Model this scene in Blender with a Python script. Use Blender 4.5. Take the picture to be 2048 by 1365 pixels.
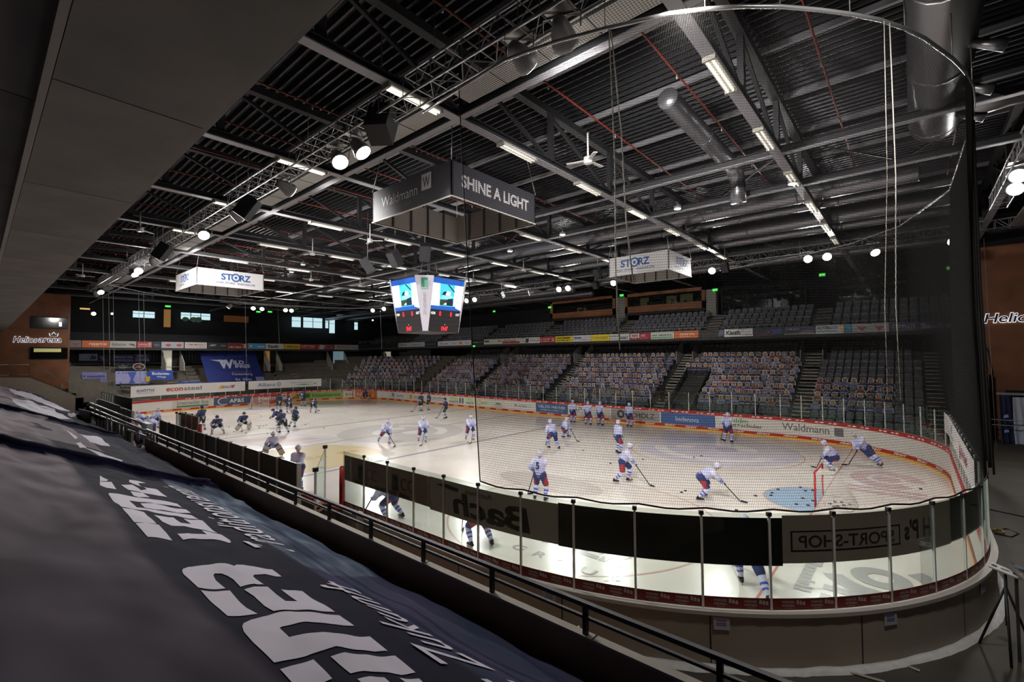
import bpy, bmesh, math, random
from mathutils import Vector, Matrix, noise
PI = math.pi
V = Vector
random.seed(7)
for o in list(bpy.data.objects):
    bpy.data.objects.remove(o)
SC = bpy.context.scene
COL = SC.collection

# ---------------------------------------------------------------- camera
CAM = V((28.65, -20.71, 5.433)); FPX = 928.54
YAW, PIT, ROL = math.radians(49.18), math.radians(2.003), math.radians(-.379)
FW = V((-math.cos(YAW) * math.cos(PIT), math.sin(YAW) * math.cos(PIT), math.sin(PIT)))
_r = V((math.sin(YAW), math.cos(YAW), 0)); _u = _r.cross(FW)
RT = _r * math.cos(ROL) + _u * math.sin(ROL); UP = -_r * math.sin(ROL) + _u * math.cos(ROL)
cd = bpy.data.cameras.new('camera'); co = bpy.data.objects.new('camera', cd); COL.objects.link(co)
cd.sensor_fit = 'HORIZONTAL'; cd.sensor_width = 36.0; cd.lens = FPX / 2048 * 36.0
cd.clip_start = .05; cd.clip_end = 300
m = Matrix((RT, UP, -FW)).transposed().to_4x4(); m.translation = CAM
co.matrix_world = m
SC.camera = co

# ---------------------------------------------------------------- world, exposure
w = bpy.data.worlds.new('world'); SC.world = w; w.use_nodes = True
w.node_tree.nodes['Background'].inputs[0].default_value = (.5, .5, .62, 1)
w.node_tree.nodes['Background'].inputs[1].default_value = .010
SC.view_settings.view_transform = 'Standard'; SC.view_settings.look = 'None'
SC.view_settings.gamma = 1; SC.view_settings.exposure = 0.0
SC.view_settings.use_curve_mapping = False
cy = SC.cycles
cy.max_bounces = 5; cy.diffuse_bounces = 3; cy.glossy_bounces = 2; cy.transmission_bounces = 4
cy.transparent_max_bounces = 24; cy.use_denoising = True; cy.sample_clamp_indirect = 4.0
cy.caustics_reflective = False; cy.caustics_refractive = False
cy.use_adaptive_sampling = True; cy.adaptive_threshold = .015

# the floodlights: place, where each one points, lit or not
LAMPS = []      # (x, y, z, tx, ty, lit)
for x, tx, ty, lit in ((29.0, 24, -4, 1), (26.2, 18, 6, 1), (23.9, 14, 15, 1), (22.9, 25, 17, 1), (16.9, 25, -9, 1), (15.8, 25.5, -14.5, 1), (12.2, 9, 15, 1), (7.5, -2, 16, 1), (3.3, 17, -15, 1),
                  (-3.1, -20, 16, 1), (-6.2, -36, 2, 1), (-10.1, 5, -14, 1), (-11.6, -2, -8, 1), (-24.4, -12, -11, 1), (-26.6, -38, -4, 1)):
    LAMPS.append((x, -13.75, 11.45, tx, ty, lit))
for x, tx, ty, lit in ((30.4, 27, -9, 1), (27.1, 33, 2, 1), (24.95, 26, -13, 1), (24.0, 24, -15, 1), (18.4, 20, -13, 1), (10.9, 14, -9, 1), (6.6, 13, -14, 1), (5.7, 9, -15, 1),
                  (2.6, -36, -6, 1), (-4.7, 6, -13, 1), (-5.8, -1, -13, 1)):
    LAMPS.append((x, 12.3, 11.35, tx, ty, lit))
for x, y, tx, ty, lit in ((-28.4, 4.4, -12, -6, 1), (-28.5, 3.7, -10, -4, 1), (-28.6, 1.1, -16, -6, 1), (-28.7, .2, -15, -8, 1), (-28.8, -2.2, -37, -10, 1),
                      (-21.4, 11.2, -8, -4, 1), (-19.0, 11.2, -4, -8, 1), (31.6, 3.4, 27, -14, 1), (31.5, 1.7, 25, -15, 1)):
    LAMPS.append((x, y, 11.4, tx, ty, lit))
LAMP_W = 2000.0
def spotlight(p, aim, watts, ang=120, col=(1, .965, .925), size=.3):
    l = bpy.data.lights.new('floodlight_beam', 'SPOT'); l.energy = watts; l.spot_size = math.radians(ang); l.spot_blend = .9
    l.color = col; l.shadow_soft_size = size
    o = bpy.data.objects.new('floodlight_beam', l); COL.objects.link(o)
    d = (aim - p).normalized(); o.location = p
    o.rotation_euler = d.to_track_quat('-Z', 'Y').to_euler()
    return o
BEAMS = []
for i, (x, y, z, tx, ty, lit) in enumerate(LAMPS):
    if lit:
        p = V((x, y, z)); a = V((tx, ty, 0)); d = (a - p).normalized()
        BEAMS.append((i, spotlight(p + d * .36, a, LAMP_W * (1.9 if ty > 12 and y < 0 else .4 if x > 31 else .7 if x > 26 else 1.0))))

# ---------------------------------------------------------------- helpers
def at(px, py, ax, val):
    """the place where the sight line of a pixel meets a plane of the hall"""
    d = FW + RT * ((px - 1024) / FPX) - UP * ((py - 682.5) / FPX)
    i = 'xyz'.index(ax); t = (val - CAM[i]) / d[i]
    return CAM + d * t
def lin(h):
    h = h.lstrip('#')
    c = [int(h[i:i + 2], 16) / 255 for i in (0, 2, 4)]
    return tuple(x / 12.92 if x <= .04045 else ((x + .055) / 1.055) ** 2.4 for x in c)
_mats = {}
def mat(h, rough=.6, metal=0., emit=0., noise_amt=0., scale=6., bump=0., spec=.5, ehex=None):
    key = (h, rough, metal, emit, noise_amt, scale, bump, spec, ehex)
    if key in _mats: return _mats[key]
    m = bpy.data.materials.new('m_' + h.lstrip('#')); m.use_nodes = True
    nt = m.node_tree; b = nt.nodes['Principled BSDF']; c = lin(h)
    b.inputs['Base Color'].default_value = (*c, 1); b.inputs['Roughness'].default_value = rough
    b.inputs['Metallic'].default_value = metal; b.inputs['Specular IOR Level'].default_value = spec
    if emit:
        b.inputs['Emission Color'].default_value = (*(lin(ehex) if ehex else c), 1); b.inputs['Emission Strength'].default_value = emit
    if noise_amt or bump:
        tc = nt.nodes.new('ShaderNodeTexCoord'); n = nt.nodes.new('ShaderNodeTexNoise')
        n.inputs['Scale'].default_value = scale; n.inputs['Detail'].default_value = 5
        nt.links.new(tc.outputs['Object'], n.inputs['Vector'])
        if noise_amt:
            r = nt.nodes.new('ShaderNodeValToRGB')
            r.color_ramp.elements[0].position = .3; r.color_ramp.elements[1].position = .7
            r.color_ramp.elements[0].color = (*[x * (1 - noise_amt) for x in c], 1)
            r.color_ramp.elements[1].color = (*[min(1, x * (1 + noise_amt)) for x in c], 1)
            nt.links.new(n.outputs['Fac'], r.inputs['Fac']); nt.links.new(r.outputs['Color'], b.inputs['Base Color'])
        if bump:
            bp = nt.nodes.new('ShaderNodeBump'); bp.inputs['Strength'].default_value = bump; bp.inputs['Distance'].default_value = .02
            nt.links.new(n.outputs['Fac'], bp.inputs['Height']); nt.links.new(bp.outputs['Normal'], b.inputs['Normal'])
    _mats[key] = m
    return m
def glass(h='d6e4e0', refl=.05, rough=.03):
    key = ('glass', h, refl)
    if key in _mats: return _mats[key]
    m = bpy.data.materials.new('clear_sheet'); m.use_nodes = True; nt = m.node_tree
    nt.nodes.clear()
    o = nt.nodes.new('ShaderNodeOutputMaterial'); mx = nt.nodes.new('ShaderNodeMixShader'); t = nt.nodes.new('ShaderNodeBsdfTransparent'); g = nt.nodes.new('ShaderNodeBsdfGlossy')
    lw = nt.nodes.new('ShaderNodeLayerWeight'); lw.inputs['Blend'].default_value = .12
    mt = nt.nodes.new('ShaderNodeMath'); mt.operation = 'MULTIPLY_ADD'; mt.inputs[1].default_value = .4; mt.inputs[2].default_value = refl
    t.inputs[0].default_value = (*lin(h), 1); g.inputs['Roughness'].default_value = rough; g.inputs[0].default_value = (.8, .9, .88, 1)
    nt.links.new(lw.outputs['Fresnel'], mt.inputs[0]); nt.links.new(mt.outputs[0], mx.inputs[0])
    nt.links.new(t.outputs[0], mx.inputs[1]); nt.links.new(g.outputs[0], mx.inputs[2]); nt.links.new(mx.outputs[0], o.inputs[0])
    _mats[key] = m
    return m

def tag(o, label=None, cat=None, group=None, kind=None):
    if label: o['label'] = label
    if cat: o['category'] = cat
    if group: o['group'] = group
    if kind: o['kind'] = kind
    return o
def thing(name, label, cat, loc=(0, 0, 0), group=None):
    o = bpy.data.objects.new(name, None); COL.objects.link(o); o.location = loc; o.empty_display_size = .1
    return tag(o, label, cat, group)
class MB:
    """collects boxes, bars, tubes and polygons and links them as ONE mesh object (points in hall coordinates)"""
    def __init__(s): s.v = []; s.f = []; s.mi = []; s.ms = []; s.sm = []
    def mid(s, m):
        if m not in s.ms: s.ms.append(m)
        return s.ms.index(m)
    def poly(s, pts, m, smooth=False):
        n = len(s.v); s.v += [tuple(p) for p in pts]; s.f.append(tuple(range(n, n + len(pts)))); s.mi.append(s.mid(m)); s.sm.append(smooth)
    def mesh(s, vs, fs, m, smooth=False):
        n = len(s.v); s.v += [tuple(p) for p in vs]; k = s.mid(m)
        for f in fs: s.f.append(tuple(n + i for i in f)); s.mi.append(k); s.sm.append(smooth)
    def hexa(s, p, m):      # p: 8 corners, bottom ring 0-3 then top ring 4-7
        s.mesh(p, [(3, 2, 1, 0), (4, 5, 6, 7), (0, 1, 5, 4), (1, 2, 6, 5), (2, 3, 7, 6), (3, 0, 4, 7)], m)
    def box(s, c, d, m, R=None):
        c = V(c); p = []
        for z in (-.5, .5):
            for x, y in ((-.5, -.5), (.5, -.5), (.5, .5), (-.5, .5)):
                q = V((x * d[0], y * d[1], z * d[2])); p.append(c + (R @ q if R else q))
        s.hexa(p, m)
    def box2(s, a, b, m):
        s.box([(a[i] + b[i]) / 2 for i in range(3)], [abs(b[i] - a[i]) for i in range(3)], m)
    def bar(s, a, b, w, h, m, up=(0, 0, 1)):
        a = V(a); b = V(b); d = (b - a).normalized(); x = d.cross(V(up))
        if x.length < 1e-4: x = d.cross(V((1, 0, 0)))
        x.normalize(); y = x.cross(d); p = []
        for q in (a, b):
            for i, j in ((-1, -1), (1, -1), (1, 1), (-1, 1)): p.append(q + x * (w / 2 * i) + y * (h / 2 * j))
        s.hexa(p, m)
    def tube(s, pts, r, m, n=6, closed=False, smooth=True):
        pts = [V(p) for p in pts]; k = len(pts); vs = []; fs = []; prev = None
        for i, p in enumerate(pts):
            if closed: d = pts[(i + 1) % k] - pts[i - 1]
            else: d = pts[min(i + 1, k - 1)] - pts[max(i - 1, 0)]
            d.normalize()
            x = prev - d * prev.dot(d) if prev is not None else d.cross(V((0, 0, 1)))
            if x.length < 1e-3: x = d.cross(V((1, 0, 0)))
            x.normalize(); prev = x; y = d.cross(x); rr = r[i] if isinstance(r, (list, tuple)) else r
            for j in range(n):
                a = 2 * PI * j / n; vs.append(p + x * (rr * math.cos(a)) + y * (rr * math.sin(a)))
        for i in range(k if closed else k - 1):
            for j in range(n):
                a = i * n + j; b = i * n + (j + 1) % n; c = ((i + 1) % k) * n
                fs.append((a, b, c + (j + 1) % n, c + j))
        if not closed:
            fs.append(tuple(range(n - 1, -1, -1))); fs.append(tuple(range((k - 1) * n, k * n)))
        s.mesh(vs, fs, m, smooth)
    def cyl(s, a, b, r, m, n=12, smooth=True): s.tube([a, b], r, m, n, False, smooth)
    def prism(s, pts, d, m):    # closed outline pushed along vector d
        d = V(d); k = len(pts); a = [V(p) for p in pts]
        s.mesh(a + [p + d for p in a], [tuple(range(k - 1, -1, -1)), tuple(range(k, 2 * k))] + [(i, (i + 1) % k, k + (i + 1) % k, k + i) for i in range(k)], m)
    def data(s, name, off=(0, 0, 0)):
        me = bpy.data.meshes.new(name); off = V(off)
        me.from_pydata([tuple(V(p) - off) for p in s.v], [], s.f)
        for m in s.ms: me.materials.append(m)
        me.polygons.foreach_set('material_index', s.mi); me.polygons.foreach_set('use_smooth', s.sm)
        me.update()
        return me
    def out(s, name, parent=None, label=None, cat=None, group=None, kind=None):
        if parent is not None:
            base = V(parent.location); q = parent.parent
            while q is not None: base = base + V(q.location); q = q.parent
        elif s.v:
            lo = [min(p[i] for p in s.v) for i in range(3)]; hi = [max(p[i] for p in s.v) for i in range(3)]
            base = V(((lo[0] + hi[0]) / 2, (lo[1] + hi[1]) / 2, lo[2]))
        else: base = V((0, 0, 0))
        o = bpy.data.objects.new(name, s.data(name, base)); COL.objects.link(o)
        if parent is not None: o.parent = parent
        else: o.location = base
        return tag(o, label, cat, group, kind)
def kids(o): return [c for c in o.children]
def copy_tree(o, parent=None):
    c = o.copy(); COL.objects.link(c)
    if parent is not None: c.parent = parent
    for ch in list(o.children): copy_tree(ch, c)
    return c

_txt = {}
def text_shape(s, bold=0., shear=0., space=1.):
    key = (s, bold, shear, space)
    if key not in _txt:
        cu = bpy.data.curves.new('t', 'FONT'); cu.body = s; cu.size = 1; cu.offset = bold; cu.shear = shear; cu.space_character = space
        cu.resolution_u = 3; cu.fill_mode = 'FRONT'
        o = bpy.data.objects.new('t', cu)
        me = bpy.data.meshes.new_from_object(o)
        vs = [(v.co.x, v.co.y) for v in me.vertices]; fs = [tuple(p.vertices) for p in me.polygons]
        bpy.data.objects.remove(o); bpy.data.curves.remove(cu); bpy.data.meshes.remove(me)
        if vs:
            x0 = min(v[0] for v in vs); x1 = max(v[0] for v in vs); y0 = min(v[1] for v in vs); y1 = max(v[1] for v in vs)
            vs = [(v[0] - (x0 + x1) / 2, v[1] - (y0 + y1) / 2) for v in vs]
            _txt[key] = (vs, fs, x1 - x0, y1 - y0)
        else: _txt[key] = ([], [], 1, 1)
    return _txt[key]
def letters(mb, s, f, w=None, h=None, m=None, bold=.015, shear=0., space=1., cut=0):
    """text s fitted to w x h and laid on the surface f(u, v) -> point, centred on (0,0)"""
    vs, fs, tw, th = text_shape(s, bold, shear, space)
    if not vs: return
    if w is None: k = kx = h / th
    elif h is None: k = kx = w / tw
    else: kx = w / tw; k = h / th
    mb.mesh([f(x * kx, y * k) for x, y in vs], fs, m)
def frame(o, u, v, lift=.004):
    o = V(o); u = V(u).normalized(); v = V(v).normalized(); n = u.cross(v)
    return lambda a, b: o + u * a + v * b + n * lift
def scrawl(mb, f, w, h, m):
    """a line of print too small to read: a run of letter-like strokes"""
    rr = random.Random(int(w * 1000 + h * 77)); x = -w / 2
    while x < w / 2 - h * .3:
        a = h * rr.uniform(.25, .6); t = h * (1 if rr.random() < .3 else .72)
        if rr.random() > .14:
            mb.poly([f(x, -h / 2), f(x + a, -h / 2), f(x + a, -h / 2 + t), f(x, -h / 2 + t)], m)
        x += a + h * .14
ORD = 'first second third fourth fifth sixth seventh eighth ninth tenth eleventh twelfth thirteenth fourteenth fifteenth sixteenth seventeenth eighteenth nineteenth twentieth'.split()

# ---------------------------------------------------------------- the rink's outline
RL, RW, RR = 29.7, 14.0, 7.8
_A = 2 * (RL - RR); _B = 2 * (RW - RR); _C = PI / 2 * RR
PER = 2 * _A + 2 * _B + 4 * _C
def rink(s, off=0.):
    """point and outward normal at s metres along the board line, starting on the near side and passing the near end first"""
    s %= PER
    cx, cyy = RL - RR, RW - RR; r = RR + off
    if s < _A: return V((-cx + s, -RW - off, 0)), V((0, -1, 0))
    s -= _A
    if s < _C: a = -PI / 2 + s / RR; n = V((math.cos(a), math.sin(a), 0)); return V((cx, -cyy, 0)) + n * r, n
    s -= _C
    if s < _B: return V((RL + off, -cyy + s, 0)), V((1, 0, 0))
    s -= _B
    if s < _C: a = s / RR; n = V((math.cos(a), math.sin(a), 0)); return V((cx, cyy, 0)) + n * r, n
    s -= _C
    if s < _A: return V((cx - s, RW + off, 0)), V((0, 1, 0))
    s -= _A
    if s < _C: a = PI / 2 + s / RR; n = V((math.cos(a), math.sin(a), 0)); return V((-cx, cyy, 0)) + n * r, n
    s -= _C
    if s < _B: return V((-RL - off, cyy - s, 0)), V((-1, 0, 0))
    s -= _B
    a = PI + s / RR; n = V((math.cos(a), math.sin(a), 0)); return V((-cx, -cyy, 0)) + n * r, n
S_FAR = _A + 2 * _C + _B            # where the far side starts (at its near-end corner)
S_END = S_FAR + _A + _C             # where the far end's straight starts
def s_far(x): return S_FAR + (RL - RR) - x
def s_end(y): return S_END + (RW - RR) - y
def s_near(x): return x + RL - RR
def out_normal(p):
    cx, c2 = RL - RR, RW - RR
    if abs(p[0]) <= cx: return V((0, 1 if p[1] > 0 else -1, 0))
    if abs(p[1]) <= c2: return V((1 if p[0] > 0 else -1, 0, 0))
    return V((p[0] - math.copysign(cx, p[0]), p[1] - math.copysign(c2, p[1]), 0)).normalized()
def layer(mb, nf, d=.002):
    """print sits in layers so that none share a plane"""
    base = {}
    for fi, face in enumerate(mb.f):
        for vi in face: base[vi] = mb.mi[fi]
    mb.v = [tuple(V(p) + nf(p) * (d * base.get(i, 0))) for i, p in enumerate(mb.v)]
def steps(a, b, d):
    n = max(1, int(round((b - a) / d))); return [a + (b - a) * i / n for i in range(n + 1)]
def band(mb, a, b, z0, z1, off, m, d=.5, th=0.):
    """an upright strip along the board line; th > 0 gives it a thickness outwards"""
    ss = steps(a, b, d)
    lo = [];
    for s in ss:
        p, n = rink(s, off); q = rink(s, off + th)[0]
        lo.append((p + V((0, 0, z0)), p + V((0, 0, z1)), q + V((0, 0, z1)), q + V((0, 0, z0))))
    k = len(ss); vs = [p for r in lo for p in r]; fs = []
    for i in range(k - 1):
        c = 4 * i; e = c + 4
        fs.append((c, c + 1, e + 1, e))
        if th: fs += [(c + 1, c + 2, e + 2, e + 1), (c + 2, c + 3, e + 3, e + 2), (c + 3, c, e, e + 3)]
    if th: fs += [(3, 2, 1, 0), (4 * k - 4, 4 * k - 3, 4 * k - 2, 4 * k - 1)]
    if not th:
        vs2 = []; 
        for r in lo: vs2 += [r[0], r[1]]
        vs = vs2; fs = [(2 * i, 2 * i + 1, 2 * i + 3, 2 * i + 2) for i in range(k - 1)]
    mb.mesh(vs, fs, m)
def on_boards(s0, zc, off, flip=1):
    """a writing surface on the boards, centred s0 metres along: flip=1 reads from the ice, -1 from outside"""
    def f(u, v):
        p, n = rink(s0 - u * flip, off); return p + V((0, 0, zc + v))
    return f
# ================================================================ the ice
def ice_mat():
    m = mat('ece4da', .16, spec=.5); nt = m.node_tree; b = nt.nodes['Principled BSDF']
    tc = nt.nodes.new('ShaderNodeTexCoord')
    n = nt.nodes.new('ShaderNodeTexNoise'); n.inputs['Scale'].default_value = .35; n.inputs['Detail'].default_value = 6
    n2 = nt.nodes.new('ShaderNodeTexNoise'); n2.inputs['Scale'].default_value = 3.0; n2.inputs['Detail'].default_value = 8; n2.inputs['Distortion'].default_value = 1.5
    r = nt.nodes.new('ShaderNodeValToRGB'); r.color_ramp.elements[0].color = (*lin('e4dad0'), 1); r.color_ramp.elements[1].color = (*lin('f1ebe3'), 1)
    r.color_ramp.elements[0].position = .3; r.color_ramp.elements[1].position = .7
    rr = nt.nodes.new('ShaderNodeMapRange'); rr.inputs[3].default_value = .10; rr.inputs[4].default_value = .34
    nt.links.new(tc.outputs['Object'], n.inputs['Vector']); nt.links.new(tc.outputs['Object'], n2.inputs['Vector'])
    nt.links.new(n.outputs['Fac'], r.inputs['Fac']); nt.links.new(r.outputs['Color'], b.inputs['Base Color'])
    nt.links.new(n2.outputs['Fac'], rr.inputs[0]); nt.links.new(rr.outputs[0], b.inputs['Roughness'])
    return m
ICE = ice_mat()
mb = MB(); mb.poly([rink(s, .05)[0] for s in steps(0, PER, .6)[:-1]], ICE)
ice = mb.out('floor', kind='structure')
_lift = [0.002]
def mark(name, fn):
    mb = MB(); fn(mb, _lift[0]); _lift[0] += .0004
    return mb.out(name, ice, kind='structure')
def disc2(mb, x, y, r0, r1, z, m, a0=0, a1=2 * PI, n=64, sx=1, sy=1):
    vs = []; fs = []
    for i in range(n + 1):
        a = a0 + (a1 - a0) * i / n
        vs += [(x + sx * r0 * math.cos(a), y + sy * r0 * math.sin(a), z), (x + sx * r1 * math.cos(a), y + sy * r1 * math.sin(a), z)]
    fs = [(2 * i, 2 * i + 1, 2 * i + 3, 2 * i + 2) for i in range(n)]
    mb.mesh(vs, fs, m)
def rect(mb, x0, y0, x1, y1, z, m): mb.poly([(x0, y0, z), (x1, y0, z), (x1, y1, z), (x0, y1, z)], m)
IB = mat('b3adb3', .2); IR = mat('d9b3a6', .2); IG = mat('d8d2ce', .2); IL = mat('dcd7e2', .2); IY = mat('e6d3a8', .2); ICR = mat('a9c4dc', .2); IP = mat('d8c0bc', .2); IK = mat('b6b3b2', .2)
IW = mat('f2eee8', .2)
mark('center_circle_marking', lambda mb, z: (disc2(mb, 0, 0, 0, 4.5, z, IG), disc2(mb, 0, 0, 2.6, 3.3, z + .0005, IW, .3, 2.6), disc2(mb, 0, 0, 1.2, 2.1, z + .0005, IW, 2.4, 5.2), disc2(mb, .8, .4, 0, .8, z + .0005, IW)))
for x in (7.19, -7.19): mark('blue_line_marking', lambda mb, z: rect(mb, x - .15, -14, x + .15, 14, z, IB))
mark('center_line_marking', lambda mb, z: rect(mb, -.12, -14, .12, 14, z, mat('c9b7b4', .2)))
for g in (1, -1):
    X = g * 25.85
    mark('goal_line_marking', lambda mb, z: rect(mb, X - .03, -12.8, X + .03, 12.8, z, mat('d8907f', .2)))
    mark('goal_crease_marking', lambda mb, z: (disc2(mb, X, 0, 0, 1.83, z, ICR, PI / 2 if g > 0 else -PI / 2, 3 * PI / 2 if g > 0 else PI / 2), disc2(mb, X, 0, 1.8, 1.86, z + .0005, IR, PI / 2 if g > 0 else -PI / 2, 3 * PI / 2 if g > 0 else PI / 2)))
    for sy in (1, -1):
        mark('faceoff_circle_marking', lambda mb, z: (disc2(mb, g * 19.8, sy * 7, 4.45, 4.52, z, IR), disc2(mb, g * 19.8, sy * 7, 0, .3, z, IR)))
mark('lavender_ice_logo', lambda mb, z: (disc2(mb, 19.8, 7.6, 0, 4.3, z, IL), disc2(mb, 19.8, 7.6, 1.2, 2.2, z + .0005, IW, .2, 3.6), disc2(mb, 19.8, 7.6, 2.7, 3.4, z + .0005, IW, 3.4, 6), disc2(mb, 20.3, 7.9, 0, .6, z + .0005, mat('c6c0cc', .2))))
mark('yellow_ice_advert', lambda mb, z: (mb.poly([(.3, -10.3, z), (.3, -6.2, z), (3.0, -4.9, z), (5.0, -4.9, z), (6.6, -8.3, z), (6.6, -10.3, z)], IY), scrawl(mb, lambda u, v: V((3.6 - v, -7.8 + u, z + .0005)), 3.8, 1.0, mat('dcbf8e', .2))))
mark('pink_ice_advert', lambda mb, z: (mb.poly([(-6.4, -9.6, z), (-6.4, -5.6, z), (-1.2, -4.2, z), (-1.2, -8.8, z)], mat('e4dbe0', .2)), mb.poly([(-5.6, -8.9, z + .0005), (-5.2, -6.3, z + .0005), (-3.9, -6.6, z + .0005), (-4.2, -9.0, z + .0005)], mat('ddc2b6', .2)), mb.poly([(-3.3, -8.2, z + .0005), (-3.1, -5.5, z + .0005), (-1.9, -5.2, z + .0005), (-2.2, -8.1, z + .0005)], mat('ddc6bb', .2))))
mark('pink_corner_logo', lambda mb, z: (disc2(mb, 27.6, 5.4, .9, 1.7, z, IP, 0, 5.5, sx=.75), disc2(mb, 27.6, 5.4, 0, .5, z, IP), rect(mb, 26.4, 2.5, 28.9, 2.9, z, IP), rect(mb, 26.4, 3.2, 28.9, 3.5, z, IP)))
mark('ice_lettering', lambda mb, z: (letters(mb, 'BURGER', lambda u, v: V((20.45 + u, -9.2 + v, z)), w=5.0, h=1.0, m=IK, bold=.03), letters(mb, 'GROUP', lambda u, v: V((21.45 + u, -10.43 + v, z)), w=3.35, h=.34, m=IK, space=1.9)))
mark('grey_ice_logo', lambda mb, z: (disc2(mb, 27.9, -6.2, .25, .6, z, IK), disc2(mb, 27.9, -6.2, .8, 1.25, z, IK, 3.6, 7.2), rect(mb, 26.9, -8.3, 28.4, -7.95, z, IK), rect(mb, 26.9, -7.7, 28.4, -7.4, z, IK), scrawl(mb, lambda u, v: V((26.55 + v, -7.0 - u, z)), 2.2, .35, IK)))
mark('scraped_ice_patch', lambda mb, z: (disc2(mb, -24.5, 6, 0, 4, z, mat('d5d0cc', .2), sx=1, sy=1.6), disc2(mb, 16.5, -4.3, 0, 1.1, z, mat('d8d0c8', .2), sx=2.4)))

# ================================================================ floors round the rink
CONC = mat('6f6a63', .8, noise_amt=.16, scale=1.3, bump=.2)
mb = MB(); ss = steps(0, PER, .6); k = len(ss) - 1; FZ = .5
vs = []
for s in ss[:-1]:
    a = rink(s, .17)[0]; b = rink(s, 3.2)[0]; c = rink(s, 26)[0]
    vs += [a + V((0, 0, FZ)), b + V((0, 0, FZ)), c + V((0, 0, FZ)), a + V((0, 0, -.2))]
fs = []
for i in range(k):
    c, e = 4 * i, 4 * ((i + 1) % k); fs += [(c, e, e + 1, c + 1), (c + 1, e + 1, e + 2, c + 2)]
mb.mesh(vs, fs, mat('4c463f', .75, noise_amt=.22, scale=.9, bump=.15)); mb.out('floor_2', kind='structure')
# scraped snow along the foot of the near-end boards
mb = MB(); SN = mat('d9d8d6', .9, noise_amt=.1, scale=9, bump=.6)
sa = steps(s_near(23.2), S_FAR - _C + 2.5, .12); ring = []
for s in sa:
    p, n = rink(s, .18); wd = .12 + .05 * noise.noise(V((s * 1.1, 0, 3))) + .025 * noise.noise(V((s * 6, 2, 1))); h = .06 + .03 * noise.noise(V((s * 2.3, 5, 0)))
    ring.append([p + V((0, 0, FZ + .002)), p + V((0, 0, FZ + h)), p + n * wd * .6 + V((0, 0, FZ + h * .75)), p + n * wd + V((0, 0, FZ + .002))])
vs = [q for r in ring for q in r]; fs = [(4 * i + j, 4 * i + 4 + j, 4 * i + 5 + j, 4 * i + 1 + j) for i in range(len(ring) - 1) for j in range(3)]
mb.mesh(vs, fs, SN, True)
mb.out('scraped_snow', label='bank of scraped white snow along the foot of the near end boards', cat='snow', kind='stuff')

# ================================================================ boards
WHITE = mat('d8d4cc', .5, noise_amt=.04, scale=2); RED = mat('b3261e', .45); YEL = mat('e2b93b', .45); OUTB = mat('b0a596', .6, noise_amt=.08, scale=.8)
BZ = 1.38
boards = thing('rink_boards', 'white ice rink boards with red top rail and yellow kick strip', 'rink boards', (0, 0, 0))
mb = MB(); band(mb, 0, PER, .0, BZ - .1, 0, WHITE, .4, .0); mb.out('inner_face', boards, 'white facing boards')
mb = MB(); band(mb, 0, PER, -.1, BZ - .03, .16, OUTB, .4); mb.out('outer_face', boards, 'grey beige outer panels')
mb = MB()
for s in steps(s_near(16.8), S_FAR - 2, 2.4): mb = MB(); band(mb, s, s + .02, .5, BZ - .03, .165, mat('2a2623', .8), .02); mb.out('panel_joint', boards)
mb = MB(); band(mb, 0, PER, 0, .10, -.012, YEL, .4); mb.out('kick_strip', boards, 'yellow kick strip')
mb = MB(); band(mb, 0, PER, .10, .29, -.014, RED, .4); mb.out('lower_band', boards, 'red band with white lettering')
mb = MB(); band(mb, 0, PER, 1.17, BZ, -.02, RED, .4, .04); mb.out('red_rail', boards, 'red upper rail with white marks')
mb = MB(); band(mb, s_near(17), PER * .995, BZ - .06, BZ, .02, mat('cdc6be', .5), .4, .17); band(mb, s_near(22), s_near(22) + .3, BZ - .06, BZ, .03, mat('cdc6be', .5)); mb.out('cap_rail', boards, 'pale cap rail')
mb = MB(); band(mb, 0, s_near(17), BZ - .06, BZ, .02, RED, .4, .17); mb.out('bench_rail', boards, 'red rail before the benches')
TXW = mat('e9e4dc', .5)
mb = MB(); s = s_near(23)
while s < PER:
    if s > S_FAR - _C * .9: mb = MB(); letters(mb, 'PENNY', on_boards(s, .195, -.018), w=.85, h=.12, m=TXW, bold=.03, shear=.25); mb.out('lettering', boards, 'white lettering on the lower red band')
    s += 1.6
mb = MB(); s = S_FAR - _C
while s < PER - _C:
    for d in (0, .75):
        f = on_boards(s + d, 1.275, -.024); mb = MB()
        mb.poly([f(-.26, -.035), (f(-.10, -.035)), f(-.02, .01), f(-.16, .035), f(-.26, .0)], TXW); mb.poly([f(.0, -.035), f(.2, -.04), f(.27, .02), f(.1, .045)], TXW); mb.out('rail_emblem', boards, 'small white emblem')
    s += 1.85
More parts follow.
